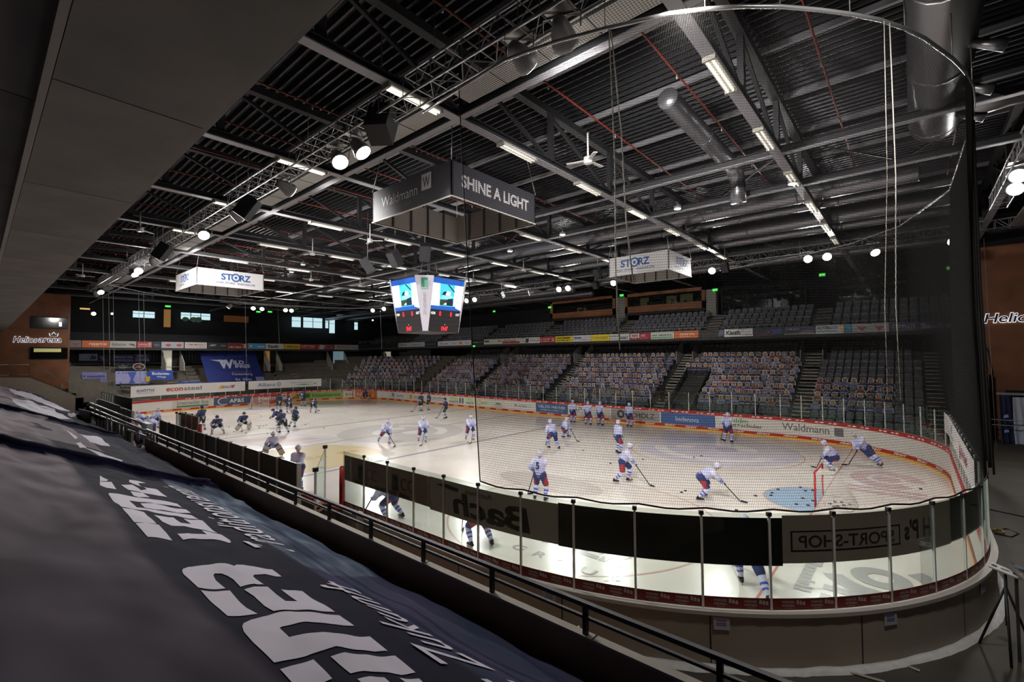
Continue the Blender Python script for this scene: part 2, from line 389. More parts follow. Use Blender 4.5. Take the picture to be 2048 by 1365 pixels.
def advert(s0, s1, bg, items, z0=.31, z1=1.15):
    mb = MB(); band(mb, s0, s1, z0, z1, -.008, mat(bg, .5), .35); o = mb.out('advert_panel', boards)
    mb = MB()
    for it in items:
        kind = it[0]; sc = (s0 + s1) / 2; W = s1 - s0; H = z1 - z0
        f0 = on_boards(sc, (z0 + z1) / 2, -.013); f = (lambda u, v, f0=f0, dx=it[1], dy=it[2]: f0(u + dx, v + dy))
        if kind == 'T': letters(mb, it[3], f, w=it[4], h=it[5], m=mat(it[6], .5), bold=it[7] if len(it) > 7 else .02)
        elif kind == 'R':
            w, h = it[3], it[4]; n = max(1, int(w / .4)); 
            for i in range(n):
                a, b = -w / 2 + w * i / n, -w / 2 + w * (i + 1) / n; mb.poly([f(a, -h / 2), f(b, -h / 2), f(b, h / 2), f(a, h / 2)], mat(it[5], .5))
        elif kind == 'O':
            r0, r1 = it[3], it[4]; sx = it[6] if len(it) > 6 else 1; N = 20
            for i in range(N):
                a, b = 2 * PI * i / N, 2 * PI * (i + 1) / N; q = []
                for r, t in ((r0, a), (r1, a), (r1, b), (r0, b)): q.append(f(r * math.cos(t) * sx, r * math.sin(t)))
                mb.poly(q, mat(it[5], .5))
        elif kind == 'S': scrawl(mb, f, it[4], it[5], mat(it[6], .5))
        elif kind == 'P': mb.poly([f(u, v) for u, v in it[3]], mat(it[4], .5))
    if mb.v: layer(mb, lambda p: -out_normal(p)); mb.out('lettering', o)
T, R_, O_, P_ = 'T', 'R', 'O', 'P'
NAVY = '2b3a58'
# far side, from the near end to the far corner
def fa(x0, x1, bg, items): advert(s_far(x1), s_far(x0), bg, items)
fa(21.4, 26.0, 'd8d2c8', [(T, -.35, .08, 'Waldmann', 2.7, .46, '6d6d6c', .01), (R_, 1.55, .06, .52, .5, '6d6d6c'), (T, 1.55, .06, 'W', .34, .36, 'd8d2c8')])
fa(17.9, 21.3, 'd8d2c8', [(T, -.1, .2, 'ddm', .95, .3, '4fa15b'), (T, 0, -.14, 'hopt+schuler', 2.5, .32, '5d5b59')])
fa(13.8, 17.8, '3d5a8a', [(R_, 0, 0, 3.8, .74, '44649a'), (T, 0, 0, 'badenova', 1.7, .34, 'cdd6e2', .0)])
fa(9.5, 13.7, '9c9891', [(T, .55, 0, 'SCHOLZ', 2.3, .42, '4a4a4a', .02), (O_, -1.2, 0, .16, .34, '3a3a3a')])
fa(7.2, 9.4, 'c9c3ba', [('S', 0, .1, '', .6, .3, '8a8580'), (R_, 0, -.2, 1.2, .06, '9fa8b0')])
fa(5.3, 7.1, 'd6d1c8', [(T, 0, .08, 'AP', .9, .42, '4c4a48', -.005), (R_, 0, -.25, 1.2, .05, '8fb2a8')])
fa(1.6, 5.2, '3f5f86', [(T, 0, .1, 'WELZER PARTNER', 3.1, .28, 'd7dde4', .0), ('S', 0, -.2, '', 2.6, .1, 'b8c4d2')])
fa(-2.1, 1.5, 'd9d4ca', [(T, .2, 0, 'vivida', 1.1, .28, '55688a', .0), (T, 1.05, 0, 'bkk', .5, .28, '8fc4d2', .0), (P_, -.6, 0, [(-.2, .15), (0, -.15), (.2, .15), (0, .03)], '41567c')])
fa(-4.2, -2.2, 'd6d2c4', [(P_, 0, 0, [(-.5, -.05), (-.1, .16), (.1, .06), (.5, .05), (.2, -.12)], '7d8478'), (R_, 0, -.24, 1.2, .06, '8f8f88')])
fa(-6.6, -4.3, 'd9dcc2', [(O_, -.45, 0, .2, .27, 'c6bf52', 1.3), ('S', .35, 0, '', 1.0, .2, '9a9a86')])
fa(-11.0, -6.7, 'd6d6c8', [(T, -1.05, .2, 'TERRA', 1.5, .28, '8cc341', .03), (T, -1.05, -.16, 'WASTE', 1.5, .28, '4f5b50', .03), (R_, .2, .02, .7, .6, '6a6a66'), (R_, .2, .02, .12, .6, 'd6d6c8'), (R_, .36, -.15, .3, .24, '8cc341'), (T, 1.5, .2, 'TERRA', 1.2, .28, '8cc341', .03), (T, 1.5, -.16, 'WASTE', 1.2, .28, '4f5b50', .03)])
fa(-14.6, -11.1, 'd2cec4', [('S', .2, .12, '', 2.2, .2, '74849a'), (R_, 0, -.12, 2.6, .08, '9aa0a0')])
fa(-18.5, -14.7, 'd6ccba', [(R_, -1.0, 0, .5, .5, 'd08c4e'), ('S', .5, .05, '', 1.9, .2, 'a47a52'), (R_, .5, -.2, 1.9, .06, '9c9c98')])
fa(-21.9, -18.6, 'd5d2cc', [(T, -1.0, 0, 'T', .5, .5, '5f5d5b', .03), (R_, -1.0, 0, .7, .08, '5f5d5b'), ('S', .55, .0, '', 1.5, .24, '8d8d8d')])
# far corner and far end
advert(S_END - _C + 2.4, S_END - _C + 6.1, 'c2703c', [(T, -.3, 0, 'ASPO', 1.7, .42, 'e0c6a6', .01), (P_, 1.15, 0, [(-.2, -.3), (0, .0), (.25, .3), (.1, -.02), (.2, -.3)], 'e0b26a')])
advert(S_END - 5.2, S_END - .05, '8cab48', [(R_, -1.85, 0, .7, .5, '3f5a3a'), (T, .5, 0, 'Edelstahlservice', 3.4, .42, '3f5a3a', .02)])
def fe(y0, y1, bg, items): advert(s_end(y1), s_end(y0), bg, items)
fe(4.9, 6.1, 'd3a25e', [(P_, 0, 0, [(-.5, -.3), (-.1, .1), (.1, -.1), (.5, .3), (.5, -.3)], '8f6a3a'), (R_, .2, .15, .3, .3, '6a7a4c')])
fe(.6, 4.8, '9c3a34', [(T, -.35, .05, 'Helios', 2.3, .52, 'ddd0c8', .025), ('S', -.6, -.3, '', 1.8, .12, 'c79a92'), (R_, 1.45, .05, .62, .66, 'd8cfc6'), (T, 1.45, .05, '*', .5, .5, '4b3c38', .04)])
fe(-3.4, .5, '4a5670', [(O_, -.95, 0, .34, .42, 'c8ccd2', 1.5), (R_, -.3, 0, .7, .9, '4a5671'), (T, .35, 0, 'AP&S', 1.5, .46, 'dedede', .02)])
fe(-7.2, -3.5, 'c9c5b6', [(T, 0, .12, 'Schwarzw\u00e4lder Bote', 2.9, .42, '4b4f58', .0), (R_, 0, -.26, 2.9, .16, '3f7d4c')])
advert(S_END - 8.2 + 1.4, S_END - 5.3, 'cfc8b8', [(T, .1, .0, 'tbu', .75, .36, '5d5d66', .0), (P_, -.45, 0, [(-.15, -.15), (.0, .25), (.15, -.15)], 'b04a3a')])
advert(S_END + .05, S_END + .1, 'cfc8b8', [])
fe(6.3, 6.31, 'd3c6a2', [])

# ================================================================ glass round the rink
GL = glass('e9efec', .03); GLF = glass('e2e8e5', .03); STEEL = mat('9a9a98', .35, .6); BLK = mat('141414', .6); STD = mat('e4e4e0', .5)
def pane(s0, s1, z0, z1, label, group, clamp=True, g=None, seg=3):
    p = rink((s0 + s1) / 2, .06)[0]
    t = thing('glass_pane', label, 'glass pane', (p.x, p.y, z0), group)
    mb = MB(); band(mb, s0 + .012, s1 - .012, z0, z1, .055, g or GL, (s1 - s0) / seg, .012); mb.out('sheet', t)
    mb = MB(); a, n = rink(s1, .061)
    mb.box((a.x, a.y, (z0 + z1) / 2 - .02), (.036, .036, z1 - z0 - .04), STD, Matrix.Rotation(math.atan2(n.y, n.x), 3, 'Z')); po = mb.out('post', t)
    if clamp:
        mb = MB(); mb.box((a.x, a.y, z1 - .01), (.055, .07, .06), BLK, Matrix.Rotation(math.atan2(n.y, n.x), 3, 'Z')); mb.out('clamp', po)
    return t
S0 = s_near(16.78); NP = 0
s = S0; zt = 2.9
while s < S_FAR - _C + 1.0:
    ln = 1.04
    where = 'first' if NP == 0 else (ORD[NP] if NP < 20 else 'last')
    pane(s, s + ln, BZ, zt, 'clear rink pane with grey post, %s from the red padded gate post' % where, 'near end rink panes')
    s += ln; NP += 1
SEND = s
k = 0
while s < S_FAR - .8:
    pane(s, s + 1.2, BZ, zt, 'clear rink pane curving behind the near goal, half hidden by the netting', 'panes behind the near goal', False); s += 1.2
while s < S_FAR + _A + _C - 1:
    lo = s > S_FAR + 3.5
    pane(s, s + 1.5, BZ, 2.75 if lo else zt, 'clear pane on the long boards before the seated cutout fans', 'panes along the far boards', False, GLF, 1); s += 1.5
SFE = s
while s < PER - _C + .6:
    pane(s, s + 1.5, BZ, 2.9, 'clear pane on the boards behind the distant goal', 'panes behind the distant goal', False, GLF, 2); s += 1.5
# steel rail on the last panes by the corner
# white advert films on the far end glass
def film(name, s0, s1, z0, z1, bg, off, label, cat='advert film', emboss=None, flip=1, group=None, th=.004):
    mb = MB(); band(mb, s0, s1, z0, z1, off, bg, .25, th); p = rink((s0 + s1) / 2, off)[0]
    t = thing(name, label, cat, (p.x, p.y, z0), group); mb.out('sheet', t)
    if emboss:
        mb = MB(); f0 = on_boards((s0 + s1) / 2, (z0 + z1) / 2, off - .006 if flip > 0 else off + th + .004, flip); emboss(mb, f0); layer(mb, lambda p: out_normal(p) * (-1 if flip > 0 else 1)); mb.out('lettering', t)
    return t
FW_ = mat('dcd9d6', .5)
def E1(mb, f):
    letters(mb, 'SCH\u00d6TTLE', lambda u, v: f(u - 4.0, v + .08), w=1.75, h=.3, m=mat('2f4a86'), bold=.03)
    letters(mb, 'FENSTERBAU', lambda u, v: f(u - 4.0, v - .2), w=1.6, h=.1, m=mat('8b93a8'))
    letters(mb, 'econ', lambda u, v: f(u - 1.3, v), w=1.5, h=.36, m=mat('b8402e'), bold=.02); letters(mb, 'steel', lambda u, v: f(u + .35, v + .06), w=1.6, h=.44, m=mat('6d6560'), bold=.01)
    letters(mb, 'ISGUS', lambda u, v: f(u + 3.6, v), w=1.2, h=.26, m=mat('3d3d44'), bold=.02)
    mb.poly([f(2.75, -.16), f(3.0, .2), f(3.2, .22), f(3.12, -.16)], mat('e0a13a')); mb.poly([f(4.0, .16), f(4.45, .2), f(4.2, -.2)], mat('b0508a'))
film('advert_banner', s_end(-.25), s_end(-11.2), 1.78, 2.86, FW_, -.02, 'long white advert strip with red and grey lettering on the distant end glass', 'advert', E1)
def E2(mb, f):
    letters(mb, 'Allianz', lambda u, v: f(u - 2.3, v), w=2.0, h=.42, m=mat('3f5f92'), bold=.005)
    disc = [(.28, .34)]
    for i in range(20):
        a, b = 2 * PI * i / 20, 2 * PI * (i + 1) / 20; mb.poly([f(-.9 + r * math.cos(t), r * math.sin(t)) for r, t in ((.2, a), (.26, a), (.26, b), (.2, b))], mat('3f5f92'))
    for d in (-.08, 0, .08): mb.poly([f(-.9 + d - .02, -.12), f(-.9 + d + .02, -.12), f(-.9 + d + .02, .12), f(-.9 + d - .02, .12)], mat('3f5f92'))
    letters(mb, 'black forest identity', lambda u, v: f(u + 1.9, v + .08), w=2.7, h=.24, m=mat('7e8487'), bold=0)
    mb.poly([f(1.0, -.2), f(2.2, -.08), f(3.2, -.22), f(3.6, .0), f(3.75, -.15), f(2.2, -.25)], mat('7fa055'))
film('advert_banner', s_end(8.7), s_end(.1), 1.88, 2.84, FW_, -.02, 'white advert strip with blue lettering and a green swoosh on the distant end glass', 'advert', E2)
def seethru(h, back, amt):
    """printed film that lets a little of the light on its other side through"""
    m = bpy.data.materials.new('printed_film'); m.use_nodes = True; nt = m.node_tree; b = nt.nodes['Principled BSDF']; b.inputs['Base Color'].default_value = (*lin(h), 1); b.inputs['Roughness'].default_value = .6
    t = nt.nodes.new('ShaderNodeBsdfTranslucent'); t.inputs[0].default_value = (*lin(back), 1); x = nt.nodes.new('ShaderNodeMixShader'); x.inputs[0].default_value = amt
    nt.links.new(b.outputs[0], x.inputs[1]); nt.links.new(t.outputs[0], x.inputs[2]); nt.links.new(x.outputs[0], nt.nodes['Material Output'].inputs[0]); return m
# dark films on the near panes, seen from behind
BRN = seethru('4a443f', 'a39a92', .5); BLF = mat('15171a', .5); INK = mat('241f1c', .6); INKR = mat('5d3030', .6)
s_a, s_b, s_c, s_d = s_near(20.0), s_near(23.83), 0, 0
def s_at(px, py):
    """how far along the near corner a pixel of the film sits"""
    d = FW + RT * ((px - 1024) / FPX) - UP * ((py - 682.5) / FPX); o = CAM - V((RL - RR, -(RW - RR), 0)); R = RR
    a = d.x ** 2 + d.y ** 2; b = o.x * d.x + o.y * d.y; c = o.x ** 2 + o.y ** 2 - R * R; t = (-b - math.sqrt(b * b - a * c)) / a
    q = o + d * t; return _A + (math.atan2(q.y, q.x) + PI / 2) * RR
sb0 = s_near(20.45); sb1 = s_at(1118, 1050); sb2 = s_at(1562, 1075); sb3 = s_at(1895, 1030); sb4 = sb3 + 2.05
def EA(mb, f):
    for d in (-.95, .55):
        mb.poly([f(d - .16, -.2), f(d + .1, -.2), f(d + .1, .18), f(d - .16, .18)], mat('5d544c')); letters(mb, '*', lambda u, v: f(u + d - .03, v + .05), w=.2, h=.2, m=INK, bold=.03)
        letters(mb, 'CC', lambda u, v: f(u + d + .45, v), w=.5, h=.28, m=mat('57453f'), bold=0)
    scrawl(mb, lambda u, v: f(u - .1, v - .26), 2.4, .1, mat('6b4a42'))
film('advert_film', S0 + .02, sb0, 2.12, 2.79, seethru('4d3f3a', 'a08c84', .45), .034, 'brown translucent advert film with faint emblems on the panes next to the gate', 'advert film', EA, -1, th=.002)
def EB(mb, f):
    letters(mb, 'Bach', lambda u, v: f(-u + .1, v - .05), w=2.0, h=.46, m=INK, bold=.035, shear=.1)
    mb.poly([f(-1.45, .22), f(-.75, .17), f(-.72, .25), f(-1.2, .29)], INK)
    letters(mb, 'Autohaus', lambda u, v: f(-u - .15, v + .24), w=.75, h=.1, m=INK)
film('advert_film', sb0, sb1, 2.08, 2.80, BRN, .034, 'brown advert film with mirrored black lettering on the panes beyond the gate', 'advert film', EB, -1, th=.002)
film('advert_film', sb1, sb2, 2.06, 2.82, BLF, .034, 'plain black film across the middle of the curved panes', 'advert film', None, -1, th=.002)
def EC(mb, f):
    letters(mb, 'SPORT-SHOP', lambda u, v: f(-u - .62, v - .04), w=1.75, h=.2, m=INKR, bold=.02)
    for a, b, c, d in ((-1.6, -.2, .36, -.17), (-1.6, .11, .36, .135)):
        for i in range(14): e, g = a + (c - a) * i / 14, a + (c - a) * (i + 1) / 14; mb.poly([f(e, b), f(g, b), f(g, d), f(e, d)], INK)
    for a, c in ((-1.62, -1.59), (.35, .38)): mb.poly([f(a, -.2), f(c, -.2), f(c, .135), f(a, .135)], INK)
    letters(mb, "H P's", lambda u, v: f(-u + .80, v + .02), w=.66, h=.34, m=mat('33211f'), bold=.03)
film('advert_film', sb2, sb3, 2.10, 2.86, BRN, .034, 'brown advert film with mirrored boxed lettering on the curved panes', 'advert film', EC, -1, th=.002)
film('advert_film', sb3, sb4, 2.12, 2.88, BLF, .034, 'plain black film on the panes where the boards turn to the end', 'advert film', None, -1, th=.002)
film('advert_banner', _A + _C + 1.3, _A + _C + _B + 1.1, 2.02, 2.86, FW_, -.02, 'white advert film on the far curve of the near end panes, seen through the netting', 'advert', lambda mb, f: (mb.poly([f(-3.0, -.05), f(-2.6, -.05), f(-2.6, .25), f(-3.0, .25)], mat('7c8290', .5)), scrawl(mb, lambda u, v: f(u - 3.2, v - .2), 2.6, .14, mat('9aa0b4', .5)), mb.poly([f(1.2, -.3), f(1.7, -.3), f(1.5, .3)], mat('a84a50', .5)), scrawl(mb, lambda u, v: f(u + 3.0, v), 2.2, .3, mat('b4606a', .5))))
# red advert strip along the foot of the near panes
RW_ = mat('7a1f1c', .5); LG = mat('b5a8a2', .6)
def EW(mb, f0):
    pass
sw = S0 + .05; n = 0
RS = thing('advert_strip', 'dark red advert strip with grey lettering along the foot of the near panes', 'advert', tuple(rink(S0 + 6, .08)[0] + V((0, 0, BZ))))
mb = MB(); band(mb, S0 + .05, S0 + 20.7, BZ + .01, BZ + .19, .072, RW_, .2, .003); mb.out('sheet', RS)
while sw < S0 + 20.4:
    for d in (.28, .74) if n % 1 == 0 else ():
        f = on_boards(sw + d, BZ + .1, .079, -1); mb = MB()
        letters(mb, 'WERNER', lambda u, v: f(u - .07, v + .035), w=.2, h=.042, m=LG, bold=.02); letters(mb, 'WOHNBAU', lambda u, v: f(u - .07, v - .02), w=.2, h=.042, m=LG, bold=.02)
        for q in (0, .05, .1): mb.poly([f(.06 + q, -.0 - q * .15), f(.1 + q, -.0 - q * .15), f(.1 + q, .055 - q * .25), f(.08 + q, .075 - q * .25), f(.06 + q, .055 - q * .25)], LG)
        mb.poly([f(-.12, -.06), f(.0, -.06), f(.0, -.066), f(-.12, -.066)], LG); mb.out('lettering', RS)
    sw += 1.04; n += 1
# padded red posts where the glass starts
def padpost(x, y, z0, z1, label):
    t = thing('padded_post', label, 'post', (x, y, z0)); mb = MB(); mb.cyl((x, y, z0), (x, y, z1), .075, mat('a3201c', .5), 14); mb.out('foam_sleeve', t)
    mb = MB(); mb.cyl((x, y, z1), (x, y, z1 + .02), .05, mat('5a1512'), 12); mb.out('cap', t)
padpost(16.68, -14.03, BZ, 2.45, 'red padded post at the end of the panes beside the gate')
padpost(4.42, -14.03, BZ, 2.52, 'red padded post between the two player benches')
padpost(-9.85, -14.03, BZ, 2.3, 'red padded post past the crowded player bench')
# sheets of paper stuck on the outside of the boards
PAP = mat('c9c9dc', .7)
for (px, py), lb in (((1434, 1234), 'white paper notice taped low on the grey boards, next to the black railing'), ((1758, 1219), 'white paper notice taped on the grey boards beside a panel joint'), ((1939, 1163), 'bluish paper notice taped where the grey boards turn'), ((1104, 1182), 'paper notice on the boards half hidden behind the black railing')):
    s = s_at(px, py); p, n = rink(s, .17); d = (px - 1024) / FPX
    pp = at(px, py, 'y', p.y - .1); f = on_boards(s + .02, max(.8, min(1.2, pp.z)), .172, -1); mb = MB()
    mb.prism([f(-.12, -.1), f(.12, -.1), f(.12, .09), f(-.12, .1)], n * .003, PAP)
    t = mb.out('paper_notice', None, lb, 'notice')
    mb = MB(); g = lambda u, v: f(u, v) + n * .005
    for q in (.04, .0, -.03): mb.poly([g(-.08, q), g(.07, q), g(.07, q + .012), g(-.08, q + .012)], mat('6b6f9a'))
    mb.out('print', t)
# ================================================================ the big seated stand on the far side and the terraces round the far end
DK = mat('454341', .8, noise_amt=.1, scale=2); STEP = mat('6a645b', .85, noise_amt=.14, scale=1.6); NOSE = mat('cfc8b6', .8); BLACKW = mat('1a1a1c', .85)
def tread(i): return -.16 + .487 * i
def sweep_rows(mb, sa, sb, n, m, d=.9, z=tread, o0=2.0, dp=.8):
    ss = steps(sa, sb, d); prof = []
    for i in range(n):
        zz = z(i); prof += [(o0 + dp * i - .4, zz - (.49 if i else .3)), (o0 + dp * i - .4, zz)]
    prof.append((o0 + dp * n - .4, z(n - 1)))
    vs = []
    for s in ss:
        for off, zz in prof: vs.append(rink(s, off)[0] + V((0, 0, zz)))
    k = len(prof); fs = []
    for i in range(len(ss) - 1):
        for j in range(k - 1): fs.append((i * k + j, (i + 1) * k + j, (i + 1) * k + j + 1, i * k + j + 1))
    mb.mesh(vs, fs, m)
XS = [29.8, 22.4, 12.1, .35, -10.8, -20.4]           # stair flights
mb = MB(); x0, x1 = -21.9, 31.4
for i in range(13):
    y = 16 + .8 * i - .4; z = tread(i)
    mb.poly([(x0, y, z - .49), (x1, y, z - .49), (x1, y, z), (x0, y, z)], DK); mb.poly([(x0, y, z), (x1, y, z), (x1, y + .8, z), (x0, y + .8, z)], DK)
mb.poly([(x0, 26.0, tread(12)), (x1, 26.0, tread(12)), (x1, 27.2, tread(12)), (x0, 27.2, tread(12))], DK)
mb.out('stand_floor', kind='structure')
for j, x in enumerate(XS):
    mb = MB()
    for i in range(13):
        for h in (0, 1):
            z = tread(i) + .245 * h - .2; y = 15.6 + .8 * i + .4 * h
            mb.box2((x - .55, y, z - .25), (x + .55, y + .42, z + .05), DK); mb.box2((x - .56, y - .01, z + .0), (x + .56, y + .16, z + .065), NOSE)
    mb.out('stair_flight', None, 'concrete stair flight with pale step edges, %s along the seated stand' % ORD[j], 'stairs', 'stair flights of the seated stand')
mb = MB(); sweep_rows(mb, S_FAR + _A, S_FAR + _A + _C, 13, STEP, .7); mb.out('corner_terrace_floor', kind='structure')
mb = MB(); sweep_rows(mb, S_END, S_END + _B + 5, 13, STEP, 2.5, lambda i: .15 + .42 * i); mb.out('end_terrace_floor', kind='structure')
# ---- seats
SEAT = mat('626268', .45, noise_amt=.05, scale=3); SEATB = mat('3a3a3f', .5)
def seat_mb(mb, o, m=SEAT, m2=SEATB):
    o = V(o); w = .22
    def P(x, y, z): return o + V((x, y, z))
    # backrest shell, slightly dished and rounded at the top; seat tipped up against it
    pts = [(-w, .30, .32), (-w, .36, .74), (-w * .8, .375, .84), (w * .8, .375, .84), (w, .36, .74), (w, .30, .32)]
    a = [P(*p) for p in pts]; b = [P(p[0] * .94, p[1] - .045, p[2]) for p in pts]
    mb.mesh(a + b, [(0, 1, 2, 3, 4, 5), (11, 10, 9, 8, 7, 6)] + [(i, 6 + i, 6 + (i + 1) % 6, (i + 1) % 6) for i in range(6)], m)
    pts = [(-w * .93, .10, .38), (-w * .93, .2, .66), (-w * .7, .22, .70), (w * .7, .22, .70), (w * .93, .2, .66), (w * .93, .10, .38)]
    a = [P(p[0], p[1] + .06, p[2]) for p in pts]; b = [P(*p) for p in pts]
    mb.mesh(a + b, [(0, 1, 2, 3, 4, 5), (11, 10, 9, 8, 7, 6)] + [(i, 6 + i, 6 + (i + 1) % 6, (i + 1) % 6) for i in range(6)], m)
    mb.hexa([P(-.03, .12, 0), P(.03, .12, 0), P(.03, .36, 0), P(-.03, .36, 0), P(-.03, .14, .4), P(.03, .14, .4), P(.03, .34, .4), P(-.03, .34, .4)], m2)
SECT = [(23.05, 29.15), (12.75, 21.75), (1.0, 11.45), (-10.15, -.3), (-19.75, -11.45)]
def in_cut(x, i):       # the lower entrance cut into the second section
    return 12.7 < x < 15.2 and i < 8
spots = []
for k, (a, b) in enumerate(SECT):
    n = int((b - a) / .5); x = a + (b - a - n * .5) / 2 + .25
    for q in range(n):
        for i in range(13):
            xx = x + q * .5
            if in_cut(xx, i): continue
            if i > 9 and (abs(xx - (XS[k] if k else 29.8)) < 1.1 or abs(xx - XS[k + 1]) < 1.1): continue
            spots.append((xx, 16 + .8 * i - .35, tread(i), k, i))
def dist(p): return (V(p[:3]) - CAM).length
mb = MB(); seat_mb(mb, (0, 0, 0)); seat_me = mb.data('tip_up_seat')
def cut_row(k, i, x):
    if k == 0: return 3 <= i <= 6 and x < 27.4
    if k == 1: return 3 <= i <= 10 and not (x < 15.4 and i < 8)
    return 2 <= i <= 10 - (k > 3)
empty_seats = [p for p in spots if not cut_row(p[3], p[4], p[0])]
hidden_seats = [p for p in spots if cut_row(p[3], p[4], p[0])]
up_spots = []
UPX = [31.2, 23.7, 16.1, 7.9, -.9, -9.4, -18.0, -25]
for k in range(7):
    a, b = UPX[k + 1] + .6, UPX[k] - .6; n = int((b - a) / .52)
    for q in range(n):
        for i in range(4):
            up_spots.append((a + .3 + q * .52, 18.75 + .8 * i, 7.05 + .5 * i, k, i))
cand = sorted([(dist(p), 0, p) for p in empty_seats] + [(dist(p) - 2, 1, p) for p in up_spots])
ROWN = ['front', 'second', 'third', 'fourth', 'fifth', 'sixth', 'seventh', 'eighth', 'ninth', 'tenth', 'eleventh', 'twelfth', 'top']
SECN = ['wood wall section', 'lower entrance section', 'middle section', 'fourth section', 'farthest section']
UPN = ['balcony block beside the wood clad wall', 'second balcony block', 'balcony block below the lit press box', 'balcony block below the darker press box', 'fifth balcony block', 'sixth balcony block', 'farthest balcony block']
for n, (d, t, p) in enumerate(cand[:300]):
    o = bpy.data.objects.new('stadium_seat', seat_me); COL.objects.link(o); o.location = p[:3]
    row = ROWN[p[4]]
    if t: tag(o, 'dark tip-up seat, %s row, %s' % (row, UPN[p[3]]), 'seat', 'tip-up seats, %s balcony row %d' % (row, p[3]))
    else: tag(o, 'grey tip-up seat, %s row, %s of the stand' % (row, SECN[p[3]]), 'seat', 'tip-up seats, %s stand row %d' % (row, p[3]))
mb = MB()
for p in [c[2] for c in cand[300:]] + hidden_seats:
    seat_mb(mb, p[:3])
mb.out('seat_rows', None, 'rows of grey tip-up seats filling the rest of the stand and balcony', 'seats', kind='stuff')
# ---- cardboard fans
HAIRS = ['5a3d28', '2c211b', 'b08a52', '8c5a34', '6e6460', 'c9a871']; SKINS = ['c79273', 'b98364', 'd3a283', 'a8755a']
SHIRTS = ['4a5288', '3a4272', '6a74a8', '3c3c52', '8288b0', '343850', '8a4a50', '9a9ec0']
def cutout(hair, skin, shirt, rim):
    mb = MB(); HM, SK, SH, RM = mat(hair, .7), mat(skin, .7), mat(shirt, .7), mat(rim, .7)
    def pr(pts, y0, y1, m): mb.prism([(x, y0, z) for x, z in pts], (0, y1 - y0, 0), m)
    body = [(-.25, 0), (.25, 0), (.25, .24), (.2, .33), (.09, .38), (-.09, .38), (-.2, .33), (-.25, .24)]
    pr([(x * 1.16, z * 1.07) for x, z in body], .006, .012, RM); pr(body, 0, .006, SH)
    head = [(.135 * math.cos(a), .52 + .165 * math.sin(a)) for a in [2 * PI * i / 12 for i in range(12)]]
    pr([(x * 1.34, .52 + (z - .52) * 1.28) for x, z in head], .006, .012, RM); pr(head, .0, .006, HM)
    face = [(.10 * math.cos(a), .49 + .125 * math.sin(a)) for a in [2 * PI * i / 12 for i in range(12)]]
    pr(face, -.004, .0, SK)
    pr([(-.05, .33), (.05, .33), (.05, .39), (-.05, .39)], -.003, .002, SK)
    for x in (-.04, .04): pr([(x - .015, .515), (x + .015, .515), (x + .015, .53), (x - .015, .53)], -.006, -.004, mat('2a211d'))
    pr([(-.03, .425), (.03, .425), (.025, .415), (-.025, .415)], -.006, -.004, mat('8f4a44'))
    pr([(-.2, .12), (.2, .12), (.2, .17), (-.2, .17)], -.003, .002, mat('c9c9d8' if shirt != '9a9ec0' else '38406f'))
    return mb
VARS = [cutout(HAIRS[i % 6], SKINS[i % 4], SHIRTS[(i * 3 + i // 8) % 8], ['e0dde2', 'b4b2bc', 'eceaec'][i % 3]) for i in range(16)]
VNAME = {'5a3d28': 'brown haired', '2c211b': 'dark haired', 'b08a52': 'fair haired', '8c5a34': 'auburn haired', '6e6460': 'grey haired', 'c9a871': 'blond'}
SNAME = {'4a5288': 'blue', '3a4272': 'dark blue', '6a74a8': 'light blue', '3c3c52': 'navy', '8288b0': 'pale blue', '343850': 'black blue', '8a4a50': 'red', '9a9ec0': 'lilac'}
VME = [v.data('cardboard_fan') for v in VARS]
rnd = random.Random(3); cut = []
for p in hidden_seats:
    if rnd.random() < (.97 if p[3] < 2 else .93): cut.append((dist(p), p, rnd.randrange(16), rnd.uniform(-.06, .06)))
cut.sort(); MC = MB()
for n, (d, p, v, dx) in enumerate(cut):
    pos = V((p[0] + dx, p[1] + .02, p[2] + .33))
    if n < 300:
        o = bpy.data.objects.new('cardboard_fan', VME[v]); COL.objects.link(o); o.location = pos
        hn, sn = VNAME[HAIRS[v % 6]], SNAME[SHIRTS[(v * 3 + v // 8) % 8]]
        tag(o, '%s cardboard fan in %s shirt, %s row, %s of the stand' % (hn, sn, ROWN[p[4]], SECN[p[3]]), 'cardboard cutout', 'cardboard fans %s %s row %d section %d' % (hn, sn, p[4], p[3]))
    else:
        b = VARS[v]; base = len(MC.v)
        MC.v += [(q[0] + pos.x, q[1] + pos.y, q[2] + pos.z) for q in b.v]; MC.f += [tuple(base + i for i in f) for f in b.f]
        MC.mi += [MC.mid(b.ms[i]) for i in b.mi]; MC.sm += b.sm
# the block of cutouts on the corner terrace
for i in range(2, 11):
    for q in range(22):
        s = S_FAR + _A + 1.0 + q * .36
        if rnd.random() < .9 and (q < 20 - i * .5):
            pp, n = rink(s, 2.0 + .8 * i); b = VARS[rnd.randrange(16)]; base = len(MC.v); R = Matrix.Rotation(math.atan2(n.y, n.x) - PI / 2, 3, 'Z')
            MC.v += [tuple(R @ V(v) + pp + V((0, 0, tread(i) + .33))) for v in b.v]; MC.f += [tuple(base + j for j in f) for f in b.f]
            MC.mi += [MC.mid(b.ms[j]) for j in b.mi]; MC.sm += b.sm
MC.out('cardboard_crowd', None, 'distant mass of cardboard cutout fans filling the farther seats', 'cardboard cutouts', kind='stuff')
